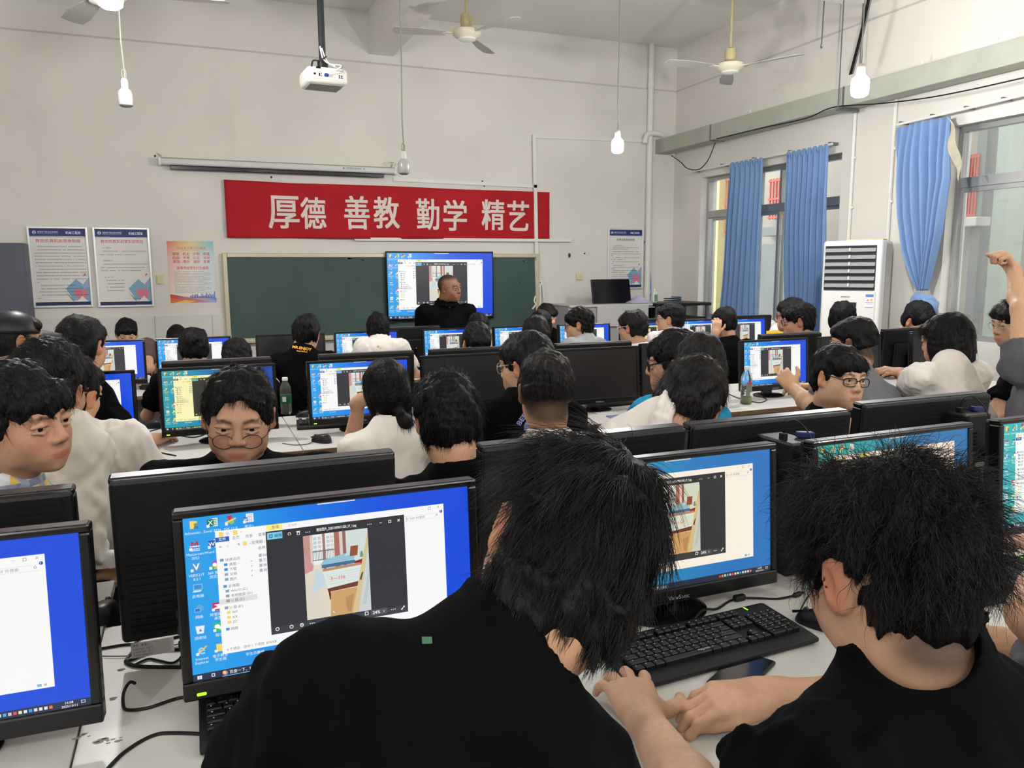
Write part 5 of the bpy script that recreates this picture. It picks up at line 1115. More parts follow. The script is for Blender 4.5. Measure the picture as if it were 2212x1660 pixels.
        if paints is not None:
            C=np.tile(np.array(lin(paints[0])),(len(V),1))
            for kind,par,T,col,soft,st in paints[1]:
                P=V if T is None else ((V-T[1])/T[2])@T[0]
                d=Sdf.ev(kind,par,P); w=np.clip((soft-d)/(2*soft),0,1); w=(w*w*(3-2*w)*st)[:,None]; C=C*(1-w)+np.array(lin(col))*w
            at=me.color_attributes.new('Col','FLOAT_COLOR','POINT'); at.data.foreach_set('color',np.c_[C,np.ones(len(V))].astype('f').ravel())
        me.update(calc_edges=True); me.validate(); return me
def sines(seed,freqs,amps,aniso=(1,1,1)):
    r=np.random.default_rng(seed); W=[]
    for f,a in zip(freqs,amps):
        for _ in range(5):
            d=r.normal(size=3)*aniso; d/=np.linalg.norm(d); W.append((d*f*2*PI*r.uniform(.7,1.3),r.uniform(0,6.28),a/2.2))
    return lambda P: sum(a*np.sin(P@d+ph) for d,ph,a in W)
M_skin=mat('skin',(206,160,130),.55,.3,sss=.1); _nt=M_skin.node_tree; _pb=_nt.nodes['Principled BSDF']; _at=_nt.nodes.new('ShaderNodeAttribute'); _at.attribute_name='Col'
_ns=_nt.nodes.new('ShaderNodeTexNoise'); _ns.inputs['Scale'].default_value=55; _mx=_nt.nodes.new('ShaderNodeMix'); _mx.data_type='RGBA'; _mx.blend_type='MULTIPLY'; _mx.inputs['Factor'].default_value=.22
_nt.links.new(_at.outputs['Color'],_mx.inputs[6]); _nt.links.new(_ns.outputs['Fac'],_mx.inputs[7]); _nt.links.new(_mx.outputs[2],_pb.inputs['Base Color'])
def cappar(a,b,ra,rb=None): return (np.array(a,float),np.array(b,float),ra,ra if rb is None else rb)
def ellpar(c,r): return (np.array(c,float),np.array(r,float),np.eye(3))
def face_paints(T,c,w,hair,face):
    c=np.array(c,float); L=[]
    for s in(-1,1): L.append(('e',ellpar((s*.085*w,-.004,-.002),(.014,.026,.036)),T,tuple(c*np.array([.98,.74,.66])),.012,.6))
    if face:
        lip=tuple(c*np.array([.92,.75,.74])); dk=(44,34,30)
        for s in(-1,1):
            L.append(('e',ellpar((s*.04,.075,-.035),(.02,.03,.02)),T,tuple(c*np.array([1.0,.86,.8])),.014,.35))
            L.append(('e',ellpar((s*.008,.085,-.0628),(.0175,.03,.0042)),T,lip,.0022,.85)); L.append(('e',ellpar((s*.005,.085,-.0702),(.0175,.03,.0058)),T,lip,.0028,.85))
            L.append(('c',cappar((s*.0265,.083,-.0656),(0,.094,-.0662),.0012),T,tuple(c*.42),.0014,.8))
            L.append(('c',cappar((s*.016,.090,.0205),(s*.034,.090,.0262),.0034,.0046),T,dk,.003,.78)); L.append(('c',cappar((s*.034,.090,.0262),(s*.053,.0735,.0222),.0044,.0022),T,dk,.003,.78))
            L.append(('c',cappar((s*.0175,.0855,.0022),(s*.033,.0915,.0052),.0010,.0015),T,dk,.0016,.85)); L.append(('c',cappar((s*.033,.0915,.0052),(s*.051,.0805,.0026),.0015,.0012),T,dk,.0016,.85))
            L.append(('e',ellpar((s*.034,.084,-.016),(.018,.02,.006)),T,tuple(c*np.array([.9,.84,.82])),.006,.2))
            L.append(('e',ellpar((s*.0075,.1,-.0385),(.0032,.006,.0028)),T,tuple(c*.4),.0015,.6))
        L.append(('e',ellpar((0,.105,-.03),(.014,.014,.012)),T,tuple(c*np.array([1.0,.84,.78])),.01,.3))
    for q in hair.get('paint',()): L.append(('e',ellpar(*q),T,(30,25,23),.022,.86))
    return (tuple(c),L)
M_lip=mat('lips',(168,104,92),.4,.4); M_eye=mat('eye_white',(176,168,160),.25,.5); M_iris=mat('iris_dark',(26,18,14),.15,.5); M_lash=mat('lash_dark',(28,22,20),.6,.2)
M_hair=mat('hair_black',(7,6,7),.5,.22,bump=.5,bscale=140,stretch=(1,1,.35)); M_strand=mat('hair_strand',(9,8,9),.45,.3); M_hairb=mat('hair_dark_brown',(14,11,10),.5,.25,bump=.5,bscale=140,stretch=(1,1,.35)); M_strandb=mat('hair_strand_brown',(20,15,13),.45,.35)
M_brow=mat('brow_hair',(48,38,34),.7,.2); M_fade=mat('hair_stubble',(98,80,70),.7,.2,var=.2,vscale=300)
def shirtmat(n,c,**k): return mat('shirt_'+n,c,.9,.08,bump=.25,bscale=26,**k)
SH={'black':shirtmat('black',(7,7,9)),'white':shirtmat('white',(222,217,210)),'grey':shirtmat('grey',(92,92,96)),'lgrey':shirtmat('light_grey',(164,166,168)),'cyan':shirtmat('cyan',(40,146,186)),'pink':shirtmat('pinkish_white',(214,202,206)),'brown':shirtmat('brown',(92,76,72)),'charcoal':shirtmat('charcoal',(40,42,48)),'cream':shirtmat('cream',(214,208,196)),'dgrey':shirtmat('stone_grey',(112,112,116))}
M_trou=mat('trousers_dark',(34,36,44),.8,.2); M_shoe=mat('shoe_white',(190,188,184),.6,.3)
def rotm(yaw,pitch,roll):
    """local +Y is the face direction; yaw 0 looks along world +Y and grows clockwise seen from above; pitch nods down; roll tips the crown to the right"""
    return np.array(Matrix.Rotation(-R_(yaw),3,'Z')@Matrix.Rotation(-R_(pitch),3,'X')@Matrix.Rotation(R_(roll),3,'Y'))
def head_sdf(S,T,face=True,ears=True,gaze=(0,0),wide=1.,smile=0,fine=True):
    e=lambda *a,**k: S.ell(*a,T=T,**k); c=lambda *a,**k: S.cap(*a,T=T,**k); w=wide
    e((0,-.014,.028),(.073*w,.090,.081),k=.01); e((0,.018,-.03),(.063*w,.070,.074),k=.03); e((0,.052,-.088),(.028*w,.028,.024),k=.035)
    for s in(-1,1):
        e((s*.036*w,.048,-.032),(.026,.03,.028),k=.025); e((s*.052*w,.005,-.068),(.014,.034,.026),k=.03)
        if ears:
            e((s*.079*w,-.008,-.004),(.008,.019,.031),k=.008,rot=(-10,0,-s*24)); e((s*.076*w,-.002,-.026),(.007,.011,.011),k=.01); e((s*.088*w,.0,.0),(.006,.010,.018),k=.005,op='s',rot=(-10,0,-s*24))
    c((0,-.02,-.04),(0,-.034,-.085),.052*w,.050*w,k=.03)
    if not face: return
    c((-.036,.076,.024),(.036,.076,.024),.012,k=.02); c((0,.083,.016),(0,.098,-.026),.0085,.0125,k=.012); 
    for s in(-1,1):
        e((s*.0125,.094,-.031),(.0085,.010,.0075),k=.008); e((s*.007,.1,-.0385),(.0035,.005,.003),k=.003,op='s')
        e((s*.033,.093,.001),(.019,.016,.0105),k=.012,op='s')
        c((s*.017,.0825,.0052),(s*.033,.0878,.0092),.0040,.0046,k=.005); c((s*.033,.0878,.0092),(s*.051,.077,.0062),.0046,.004,k=.005)
        c((s*.017,.0825,-.0056),(s*.033,.0862,-.0088),.0030,.0034,k=.006); c((s*.033,.0862,-.0088),(s*.050,.077,-.0056),.0034,.0030,k=.006)
    e((0,.070,-.065),(.036,.020,.020),k=.03)
    for s in(-1,1):
        c((s*.026,.078,-.0648),(s*.007,.0885,-.0612),.0020,.0036,k=.005); c((s*.007,.0885,-.0612),(0,.0885,-.0622),.0036,.0032,k=.003)
        c((s*.024,.078,-.0672),(0,.0875,-.0705),.0020,.0048,k=.005)
        c((s*.0265,.081,-.0656),(0,.0925,-.0662),.0008,.0010,k=.0015,op='s')
    e((0,.0745,-.094),(.016,.012,.012),k=.015)
def hair_sdf(S,T,st):
    e=lambda *a,**k: S.ell(*a,T=T,**k); c=lambda *a,**k: S.cap(*a,T=T,**k)
    v=st.get('vol',1.); w=st.get('wide',1.)
    e((0,-.018,.036+.006*v),(.082*w*(.5+.5*v),.101*(.6+.4*v),.088*(.6+.4*v)),k=.01)
    if st.get('back',1): e((0,-.058,-.012),(.070*w*st.get('bw',1.),.052,.070),k=.02)
    side=st.get('side',1.)
    for s in(-1,1):
        if side>0: e((s*.064*w,-.018,.004-.01*side),(.024*side,.05,.058),k=.02)
    fr=st.get('fringe',1.)
    if fr>0: e((0,.058,.068-.012*fr),(.066*w,.036,.030+.008*fr),k=.02)
    for q in st.get('tufts',()): e(q[0],q[1],k=.02,rot=q[2] if len(q)>2 else None)
    if not st.get('long'):
        e((st.get('part',0),.128,-.052-.012*(fr-1) if fr>1 else -.052+.05*(1-fr)),(.078*w,.082,.086),k=.008,op='s'); 
        S.box((0,.085,-.11),(.12,.1,.075),.01,T=T,k=.008,op='s')
        nape=st.get('nape',-.075); S.box((0,-.05,nape-.1),(.14,.14,.1),.002,T=T,k=.01,op='s')
        for s in(-1,1):
            e((s*.092*w,.0,-.010),(.024+.012*(1-min(side,1)),.027+.008*(1-min(side,1)),.040),k=.006,op='s'); e((s*.085*w,.04,-.04),(.03,.04,.04),k=.01,op='s')
    else:
        L=st['long']
        if L=='bob':
            for s in(-1,1): e((s*.066,-.015,-.03),(.034,.062,.10),k=.03)
            e((0,-.06,-.045),(.085,.055,.11),k=.03); e((0,.13,-.06),(.066,.085,.10),k=.01,op='s')
        if L=='pony':
            for s in(-1,1): e((s*.062,.0,-.02),(.026,.055,.075),k=.03)
            e((0,-.055,-.04),(.068,.052,.085),k=.03); e((0,.13,-.05),(.062,.085,.10),k=.01,op='s')
            c((.0,-.085,-.09),(.012,-.115,-.135),.022,.03,k=.02); c((.012,-.115,-.135),(.03,-.105,-.20),.028,.012,k=.02)
def strands(parent,me,T,n,st,seed,radius,mat_,L0=.045,up=.22,mess=.35,curl=0.):
    """combed hairs rooted on the hair mesh, flowing away from the crown"""
    rg=np.random.default_rng(seed); R,t,sc=T
    nv=len(me.vertices); co=np.empty(nv*3,'f'); me.vertices.foreach_get('co',co); co=co.reshape(-1,3); no=np.empty(nv*3,'f'); me.vertices.foreach_get('normal',no); no=no.reshape(-1,3)
    lo=((co-t)/sc)@R; ln=no@R; ok=np.where(lo[:,2]>st.get('smin',-.05))[0]
    if not len(ok): return
    i=rg.choice(ok,n); p=lo[i]+rg.normal(size=(n,3))*.002; nn=ln[i]
    cr=np.array(st.get('crown',(.012,-.055,.118))); ra=p-cr; tan=ra-nn*(ra*nn).sum(1,keepdims=True); tan/=np.linalg.norm(tan,axis=1,keepdims=True)+1e-6
    g=np.array([0,0,-1.]); low=np.clip((.06-p[:,2])/.1,0,1)[:,None]; frn=np.clip((p[:,1]-.03)/.05,0,1)[:,None]
    d=tan*(1-.5*low)+g*(.15+.6*low)+np.array(st.get('comb',(0,0,0)))+rg.normal(size=(n,3))*mess; d-=nn*np.minimum((d*nn).sum(1,keepdims=True),0); d/=np.linalg.norm(d,axis=1,keepdims=True)+1e-6
    cv=st.get('hug',.9); L=(L0*rg.uniform(.55,1.25,n)*np.where(p[:,2]<0,st.get('sidelen',.45),1))[:,None]*(1-st.get('fcut',.65)*frn*np.clip((.085-p[:,2:3])/.03,0,1))
    K=7; pts=np.zeros((n,K,3)); a=rg.normal(size=(n,3)); a-=d*(a*d).sum(1,keepdims=True); a/=np.linalg.norm(a,axis=1,keepdims=True)+1e-6; b=np.cross(d,a); ph=rg.uniform(0,6.28,(n,1))
    for k in range(K):
        x=k/(K-1); q=p-nn*.006+L*(d*x+nn*(up*x*(1-.6*x)))+g*L*.12*x*x-nn*cv*(L*x)**2/.19
        if curl: q=q+curl*(a*np.cos(ph+x*7)+b*np.sin(ph+x*7))*x
        pts[:,k]=q
    bad=np.zeros(n,bool); clr=list(st.get('clear',()))+([((0,.135,-.06),(.066,.075,.085))] if not st.get('fall') else [])
    if not st.get('long') and st.get('side',1)<1.15: clr+=[((s_*.088,.004,-.008),(.03,.026,.036)) for s_ in(-1,1)]
    for c_,r_ in clr: bad|=((((pts-np.array(c_))/np.array(r_))**2).sum(-1)<1).any(1)
    pts=pts[~bad]; n=len(pts)
    if not n: return
    W=(pts.reshape(-1,3)@R.T)*sc+t
    h=bpy.data.hair_curves.new('hair_strands'); h.add_curves([K]*n); h.position_data.foreach_set('vector',W.astype('f').ravel()); rd=h.attributes.get('radius') or h.attributes.new('radius','FLOAT','POINT'); rd.data.foreach_set('value',np.tile(radius*np.array([1,1,.95,.85,.7,.5,.2]),n).astype('f')); h.materials.append(mat_)
    o=link('hair_strands',h,parent); return o
def hand_sdf(S,wr,d,nrm,side,size=1.,curl=(.35,.35,.4,.5),thumb=(.5,.3),k=.006,spread=.10,m=0,tc=.35):
    """wr wrist, d pointing along the hand, nrm out of the back of the hand, side +1 when the thumb lies towards d x nrm"""
    d=Vector(d).normalized(); nrm=Vector(nrm); nrm=(nrm-d*nrm.dot(d)).normalized(); x=d.cross(nrm)*side   # x: towards the thumb
    wr=Vector(wr); z=size
    P=lambda a,b,c: wr+(x*a+d*b+nrm*c)*z
    S.cap(P(0,-.02,0),P(0,.02,0),.0235*z,.026*z,k=.02,m=m)
    for a,b in((-.026,.075),(-.009,.085),(.010,.087),(.028,.082)): S.cap(P(a*.65,.015,0),P(a,b,.0),.0165*z,.0125*z,k=.014,m=m)
    lens=((.029,.019,.017),(.038,.025,.02),(.042,.028,.021),(.037,.024,.019)); base=((-.028,.078),(-.010,.088),(.0095,.090),(.0285,.085))
    for i,((a,b),L,cu) in enumerate(zip(base,lens,curl)):
        p=P(a,b,0); ang=0.; sp=(i-1.5)*spread
        r=[.0098,.0088,.0078,.0066] if i else [.0086,.0076,.0068,.006]
        for j,l in enumerate(L):
            ang+=cu*(1.0 if j==0 else 1.15); q=p+((d*math.cos(sp)+x*math.sin(sp))*math.cos(ang)-nrm*math.sin(ang))*l*z; S.cap(p,q,r[j]*z,r[j+1]*z,k=k,m=m); p=q
    p=P(.02,.018,-.006); q=P(.02+.034*math.cos(thumb[0]),.018+.045*math.sin(thumb[0])+.005,-.012-.012*tc); S.cap(p,q,.0155*z,.0115*z,k=.014,m=m)
    a=thumb[0]+thumb[1]; q2=q+(x*math.cos(a)*.75+d*math.sin(a)-nrm*tc*.4).normalized()*.031*z; S.cap(q,q2,.0110*z,.0098*z,k=k,m=m); a+=.3; q3=q2+(x*math.cos(a)*.4+d*math.sin(a)-nrm*tc*.6).normalized()*.025*z; S.cap(q2,q3,.0100*z,.0074*z,k=k,m=m)
def ik(sh,hd,l1,l2,pole):
    sh,hd,pole=Vector(sh),Vector(hd),Vector(pole); v=hd-sh; L=min(v.length,(l1+l2)*.995); v.normalize(); a=(l1*l1-l2*l2+L*L)/(2*L); h=math.sqrt(max(l1*l1-a*a,0)); p=(pole-v*pole.dot(v)).normalized(); return sh+v*a+p*h, sh+v*L
def person(label,hd,hy=0,hp=0,hr=0,s=1.,by=None,lean=12,shirt='black',hair=None,res=.006,face=True,stand=False,glasses=None,arms='desk',n=300,rad=None,skinc=(206,160,130),seed=1,wide=1.,gaze=(0,0),joints=None,hairmat=0,group='students at the computers',collar=0,torso=1.,sleeve=.62,width=.185,long_sleeve=False,hres=None,sres=None,legs=True,wrinkle=1.,shr=1.,tlen=.50,vneck=0,legyaw=None):
    J=joints or {}; hair=hair or {}; by=hy if by is None else by
    H=np.array(aD(*hd)); Rh=rotm(hy,hp,hr); T=(Rh,H,s)
    fw=np.array([math.sin(R_(by)),math.cos(R_(by)),0.]); rt=np.array([fw[1],-fw[0],0.]); up=np.array([0,0,1.])
    NB=np.array(J['nb']) if 'nb' in J else H+(Rh@np.array([0,-.03,-.13]))*s-fw*.012-up*.03*s
    axs=fw*math.sin(R_(lean))+up*math.cos(R_(lean)); 
    pel=np.array(J['pelvis']) if 'pelvis' in J else NB-axs*tlen*s
    root=thing('person',label,'person',(float(pel[0]),float(pel[1]),0.),0,group); O=np.array([pel[0],pel[1],0.])
    T=(Rh,H-O,s); NB=NB-O; pel=pel-O
    axs=(NB-pel)/np.linalg.norm(NB-pel); bk=np.cross(rt,axs); bk/=np.linalg.norm(bk)   # bk: forward of chest
    if bk@fw<0: bk=-bk
    shL=(np.array(J['shL'])-O) if 'shL' in J else NB-axs*.055*s-rt*width*s; shR=(np.array(J['shR'])-O) if 'shR' in J else NB-axs*.055*s+rt*width*s
    rt2=(shR-shL)/np.linalg.norm(shR-shL)
    # arms
    A={}
    for nm,sh,sg in(('L',shL,-1),('R',shR,1)):
        q=(arms or {}).get(nm) if isinstance(arms,dict) else None
        if q is None:
            if arms is None: hnd=sh-up*.5+fw*.1; pole=-fw
            else: hnd=np.array([0,0,0.])+fw*(.36+.1)+rt*sg*.13; hnd=np.array([*(sh[:2]*.3+hnd[:2]),ZD+.035]); pole=-up+rt*sg*.7
            el,wr=ik(sh,hnd-(fw*.08),.28*s,.25*s,pole); A[nm]=dict(el=np.array(el),wr=np.array(wr),d=fw-up*.05,n=up,curl=(.4,.4,.4,.4))
        else:
            q=dict(q); wr=np.array(q['wr'])-O
            if 'el' in q: el=np.array(q['el'])-O
            else: el,wr=ik(sh,wr,.28*s,.25*s,q.get('pole',-up+rt*sg*.7)); el=np.array(el);wr=np.array(wr)
            q['el']=el;q['wr']=wr; A[nm]=q
    # ---- one continuous body: head, neck, chest, arms, hands
    B=Sdf(); head_sdf(B,T,face=face,gaze=gaze,wide=wide)
    B.cap(H-O+(Rh@np.array([0,-.025,-.09]))*s,NB-axs*.03*s,.053*s*wide,.056*s*wide,k=.03); B.ell(NB-axs*.15*s,(.11*s,.06*s,.08*s),k=.04); B.cap(shL,shR,.04*s,k=.05)
    for nm,sg in(('L',-1),('R',1)):
        a=A[nm]; sh=shL if nm=='L' else shR; el,wr=a['el'],a['wr']
        B.cap(sh,el,.043*s,.036*s,k=.02); m_=el+(wr-el)*.3; B.cap(el,m_,.037*s,.040*s,k=.02); B.cap(m_,wr,.040*s,.026*s,k=.02)
        # the thumb points inwards, to the body's middle
        dd=Vector(a['d']); nn=Vector(a['n']); tdir=dd.cross(nn); inw=-sg if Vector(rt).dot(tdir)>0 else sg
        hand_sdf(B,wr,a['d'],a['n'],a.get('th',inw),size=s*a.get('hs',1.),curl=a.get('curl',(.35,)*4),thumb=a.get('thumb',(.5,.3)),spread=a.get('spread',.1),tc=a.get('tc',.35))
    me=B.mesh('body',res,[M_skin],paints=face_paints(T,skinc,wide,hair,face)); body=link('body',me,root)
    if face and (Rh@np.array([0,1,0]))@(C0-H)/np.linalg.norm(C0-H)>-.35:
        for sg in(-1,1):
            gd=Vector((gaze[0]*70,1,gaze[1]*70)).normalized(); Q=np.array(Vector((0,0,1)).rotation_difference(gd).to_matrix()); m=MB(); nr=20; vs=[];r_e=.0128
            for i_ in range(nr+1):
                t_=PI*i_/nr; vs+=[tuple((Rh@((Q@np.array([math.sin(t_)*math.cos(p_),math.sin(t_)*math.sin(p_),math.cos(t_)]))*r_e+np.array([sg*.033,.0735,.001])))*s+H-O) for p_ in np.linspace(0,2*PI,25)[:-1]]
            for i_ in range(nr): m.add([],[(i_*24+j_,(i_+1)*24+j_,(i_+1)*24+(j_+1)%24,i_*24+(j_+1)%24) for j_ in range(24)],1 if i_<3 else 0)
            m.v=vs; m.obj('eye',[M_eye,M_iris],root)
    # ---- shirt
    C=Sdf(); tw=torso*s
    C.ell(NB-axs*.20*s,(.165*tw,.115*tw,.19*s),k=.05,rot=None) if False else None
    MT=np.stack([rt2,bk,axs],1) if abs(np.dot(rt2,axs))<.95 else np.eye(3)
    MT,_=np.linalg.qr(MT); 
    for j,v in enumerate((rt2,bk,axs)):
        if MT[:,j]@v<0: MT[:,j]*=-1
    TT=(MT,NB,1.); L_=np.linalg.norm(NB-pel)
    mid=((shL+shR)/2-NB)@MT
    C.ell((mid[0]*.6,.005,-.20*s),(.168*tw,.112*tw,.20*s),T=TT,k=.05); C.ell((mid[0]*.3,.01,-L_*.62),(.158*tw,.112*tw,.2*s),T=TT,k=.06); C.ell((0,0,-L_*.95),(.165*tw,.12*tw,.13*s),T=TT,k=.05)
    C.cap(NB-axs*.035*s,shL,.062*s*shr,.064*s*shr,k=.05); C.cap(NB-axs*.035*s,shR,.062*s*shr,.064*s*shr,k=.05)
    for nm in 'LR':
        a=A[nm]; sh=shL if nm=='L' else shR; sl=a.get('sleeve',sleeve); e_=sh+(a['el']-sh)*sl; dr=(a['el']-sh)/np.linalg.norm(a['el']-sh)
        C.cap(sh,e_,.064*s*shr,.066*s*shr,k=.045)
        if long_sleeve: C.cap(sh,a['el'],.058*s,.05*s,k=.03); C.cap(a['el'],a['el']+(a['wr']-a['el'])*.93,.05*s,.04*s,k=.03)
        elif sl<.98:
            Rq=Vector((0,0,1)).rotation_difference(Vector(dr)).to_matrix(); C.box((0,0,.06*s),(.09*s,.09*s,.058*s),.002,T=(np.array(Rq),e_+dr*.012*s,1.),k=.006,op='s')
    st_=(.012,.02,.03)[min(collar,2)]; nd=(H-O+(Rh@np.array([0,-.03,-.08]))*s)-NB; nd/=np.linalg.norm(nd)
    C.cap(NB-axs*.05*s,NB+nd*st_*s,.078*s*wide,.071*s*wide,k=.035); C.cap(NB+nd*(.058+st_-.012)*s,NB+nd*.3,.0595*s*wide,.085*s*wide,k=.006,op='s')
    if vneck: C.cap(NB+bk*.085*s+nd*.05*s,NB+bk*(.10+vneck*.3)*s-axs*vneck*s,.046*s,.006*s,k=.008,op='s')
    if collar:
        aa=Vector(nd).orthogonal().normalized(); bb=Vector(nd).cross(aa)
        for i in range(18):
            t0,t1=2*PI*i/18,2*PI*(i+1)/18; f_=lambda t: NB+nd*(st_+.004)*s+np.array(aa*math.cos(t)+bb*math.sin(t))*.069*s*wide
            C.cap(f_(t0)+nd*.0,f_(t1),.008*s,k=.01)
            if collar>1: C.cap(f_(t0)+nd*.02*s,f_(t1)+nd*.02*s,.007*s,k=.012); C.cap(f_(t0)*1.0+(f_(t0)-NB)*.2-nd*.012,f_(t1)+(f_(t1)-NB)*.2-nd*.012,.009*s,k=.012)
    wr_=sines(seed+5,(7,16,30),(.005*wrinkle,.003*wrinkle,.0012*wrinkle),(1,1,.45))
    w0=wr_; wr_=lambda P: w0(P)*np.clip((np.linalg.norm(P-NB,axis=1)-.07*s)/(.09*s),0,1)
    sm=SH[shirt] if isinstance(shirt,str) else shirt
    me2=C.mesh('shirt',sres or max(res,.006),[sm],noise=wr_); shirt_o=link('shirt',me2,root)
    # ---- hair
    if hair.get('style')!='none':
        D=Sdf(); hair_sdf(D,T,dict(hair,wide=wide*hair.get('wide',1.))); hn=hair.get('noise',.004)
        me3=D.mesh('hair',hres or max(res,.004),[(M_hair,M_hairb)[hairmat]],noise=sines(seed,(12,26,60),(hn*.6,hn*.55,hn*.35),(1,1,.4))); ho=link('hair',me3,root)
        if n: strands(ho,me3,T,n,hair,seed,rad or max(.00035,hd[2]*.00016),(M_strand,M_strandb)[hairmat],L0=hair.get('len',.04),up=hair.get('up',.22),mess=hair.get('mess',.3),curl=hair.get('curl',0))
    # ---- glasses
    if glasses:
        G=MB(); gl=MB(); r0,r1,rz=glasses.get('rx',.025),glasses.get('rz',.019),glasses.get('z',.0); yy=.098; rr_=glasses.get('t',.0013); pw=glasses.get('pow',2.)
        dz=glasses.get('dz',0.); tf=lambda p: (Rh@np.array(p))*s+H-O
        for sg in(-1,1):
            pt=[]
            for i in range(28):
                t=2*PI*i/28; cx=math.copysign(abs(math.cos(t))**(2/pw),math.cos(t)); sz=math.copysign(abs(math.sin(t))**(2/pw),math.sin(t)); x=sg*(.0335)+r0*cx; pt.append(tf((x,yy-.006*(abs(x)/.05)**2-.002*0,dz+r1*sz)))
            G.tube(pt,rr_*s,6,closed=True)
            G.tube([tf(p) for p in((sg*(.0335+r0),yy-.008,dz+.006),(sg*.07,.075,dz+.01),(sg*.082*wide,.0,.014),(sg*.08*wide,-.02,.004))],rr_*s,6)
            gl.add(pt,[tuple(range(28))])
            G.tube([tf((sg*.011,yy,dz-.002)),tf((sg*.010,yy-.012,dz-.008))],rr_*.8*s,5)
        G.tube([tf(p) for p in((-.0095,yy,dz+.004),(0,yy+.002,dz+.007),(.0095,yy,dz+.004))],rr_*s,6)
        go=G.obj('glasses',mat(*glasses.get('mat',('glasses_black',(20,18,20))),.3,.5),root)
        gl.obj('lens',M_lens,go,smooth=0,recalc=False)
    # ---- legs
    if legs:
        m=MB(); pz=float(pel[2]); ly=by if legyaw is None else legyaw; fw=np.array([math.sin(R_(ly)),math.cos(R_(ly)),0.]); rt=np.array([fw[1],-fw[0],0.])
        for sg in(-1,1):
            h0=pel+rt*.09*sg
            if stand or pz>.72: pts=[h0+up*.02,h0-up*(pz*.45),np.array([h0[0],h0[1],.09])]; rr=[.095,.075,.055]
            else:
                kn=h0+fw*.40; kn[2]=max(.47,min(pz,.52)); pts=[h0,h0*.5+kn*.5,kn,kn*np.array([1,1,.5]),np.array([kn[0]-fw[0]*.02,kn[1]-fw[1]*.02,.09])]; rr=[.095,.088,.07,.058,.05]
            m.tube(spline(pts,4),list(np.interp(np.linspace(0,1,4*(len(pts)-1)+1),np.linspace(0,1,len(pts)),rr)),10)
            f0=pts[-1]; sh_=MB(); sh_.ball((0,0,0),(.045,.13,.045),0,Matrix.Translation((f0[0]+fw[0]*.07,f0[1]+fw[1]*.07,.046))@Matrix.Rotation(-R_(ly),4,'Z'),8); sh_.obj('shoe',M_shoe,root)
        m.obj('trousers',M_trou,root)
    return root,T,O,dict(NB=NB,axs=axs,bk=bk,rt=rt2,shL=shL,shR=shR,H=H,Rh=Rh,MT=MT,L=L_)
M_lens=bpy.data.materials.new('lens_clear'); M_lens.use_nodes=True; _nt=M_lens.node_tree; _nt.nodes.remove(_nt.nodes['Principled BSDF'])
_a=_nt.nodes.new('ShaderNodeBsdfTransparent'); _c=_nt.nodes.new('ShaderNodeBsdfGlossy'); _c.inputs['Roughness'].default_value=.02; _m=_nt.nodes.new('ShaderNodeMixShader'); _m.inputs['Fac'].default_value=.06
_nt.links.new(_a.outputs[0],_m.inputs[1]); _nt.links.new(_c.outputs[0],_m.inputs[2]); _nt.links.new(_m.outputs[0],_nt.nodes['Material Output'].inputs['Surface'])
NORM=dict(fringe=1.,vol=1.)
SHORT=dict(fringe=.5,vol=.92,side=.7,len=0.018)
def V(px,py,D): return np.array(aD(px,py,D))
# ---- front boy in the black T-shirt (back of his head towards us, leaning right)
P1nb=V(1040,1420,.82)
r1_,T1_,O1_,I1_=person('person in a black T-shirt with straight hair, back turned, leaning over in front',(1212,1188,.90),hy=-2,hp=20,hr=30,s=1.0,by=8,lean=20,shirt='black',res=.0035,face=True,n=22000,rad=.00030,seed=11,skinc=(199,156,126),
  hair=dict(fringe=1.1,vol=1.05,side=.8,nape=-.125,tufts=[((-.035,-.062,-.062),(.05,.036,.055)),((.02,-.064,-.055),(.066,.036,.05)),((.05,-.04,-.035),(.03,.05,.045))],len=.065,up=.06,mess=.2,noise=.006,sidelen=.42,hug=.8,smin=-.10,crown=(.02,-.05,.12)),
  joints=dict(nb=P1nb,shL=V(715,1500,.80),shR=V(1200,1665,.80),pelvis=np.array([.02,.50,.50])),
  arms=dict(L=dict(el=V(470,1780,.86),wr=V(560,1640,1.1),d=(.6,.5,-.1),n=(0,0,1)),R=dict(el=V(1330,1850,.88),wr=V(1180,1900,1.05),d=(-.4,.8,0),n=(0,0,1),sleeve=.6)),torso=1.0,collar=1,width=.2,sres=.006,wrinkle=1.1,shr=1.02,legs=True)
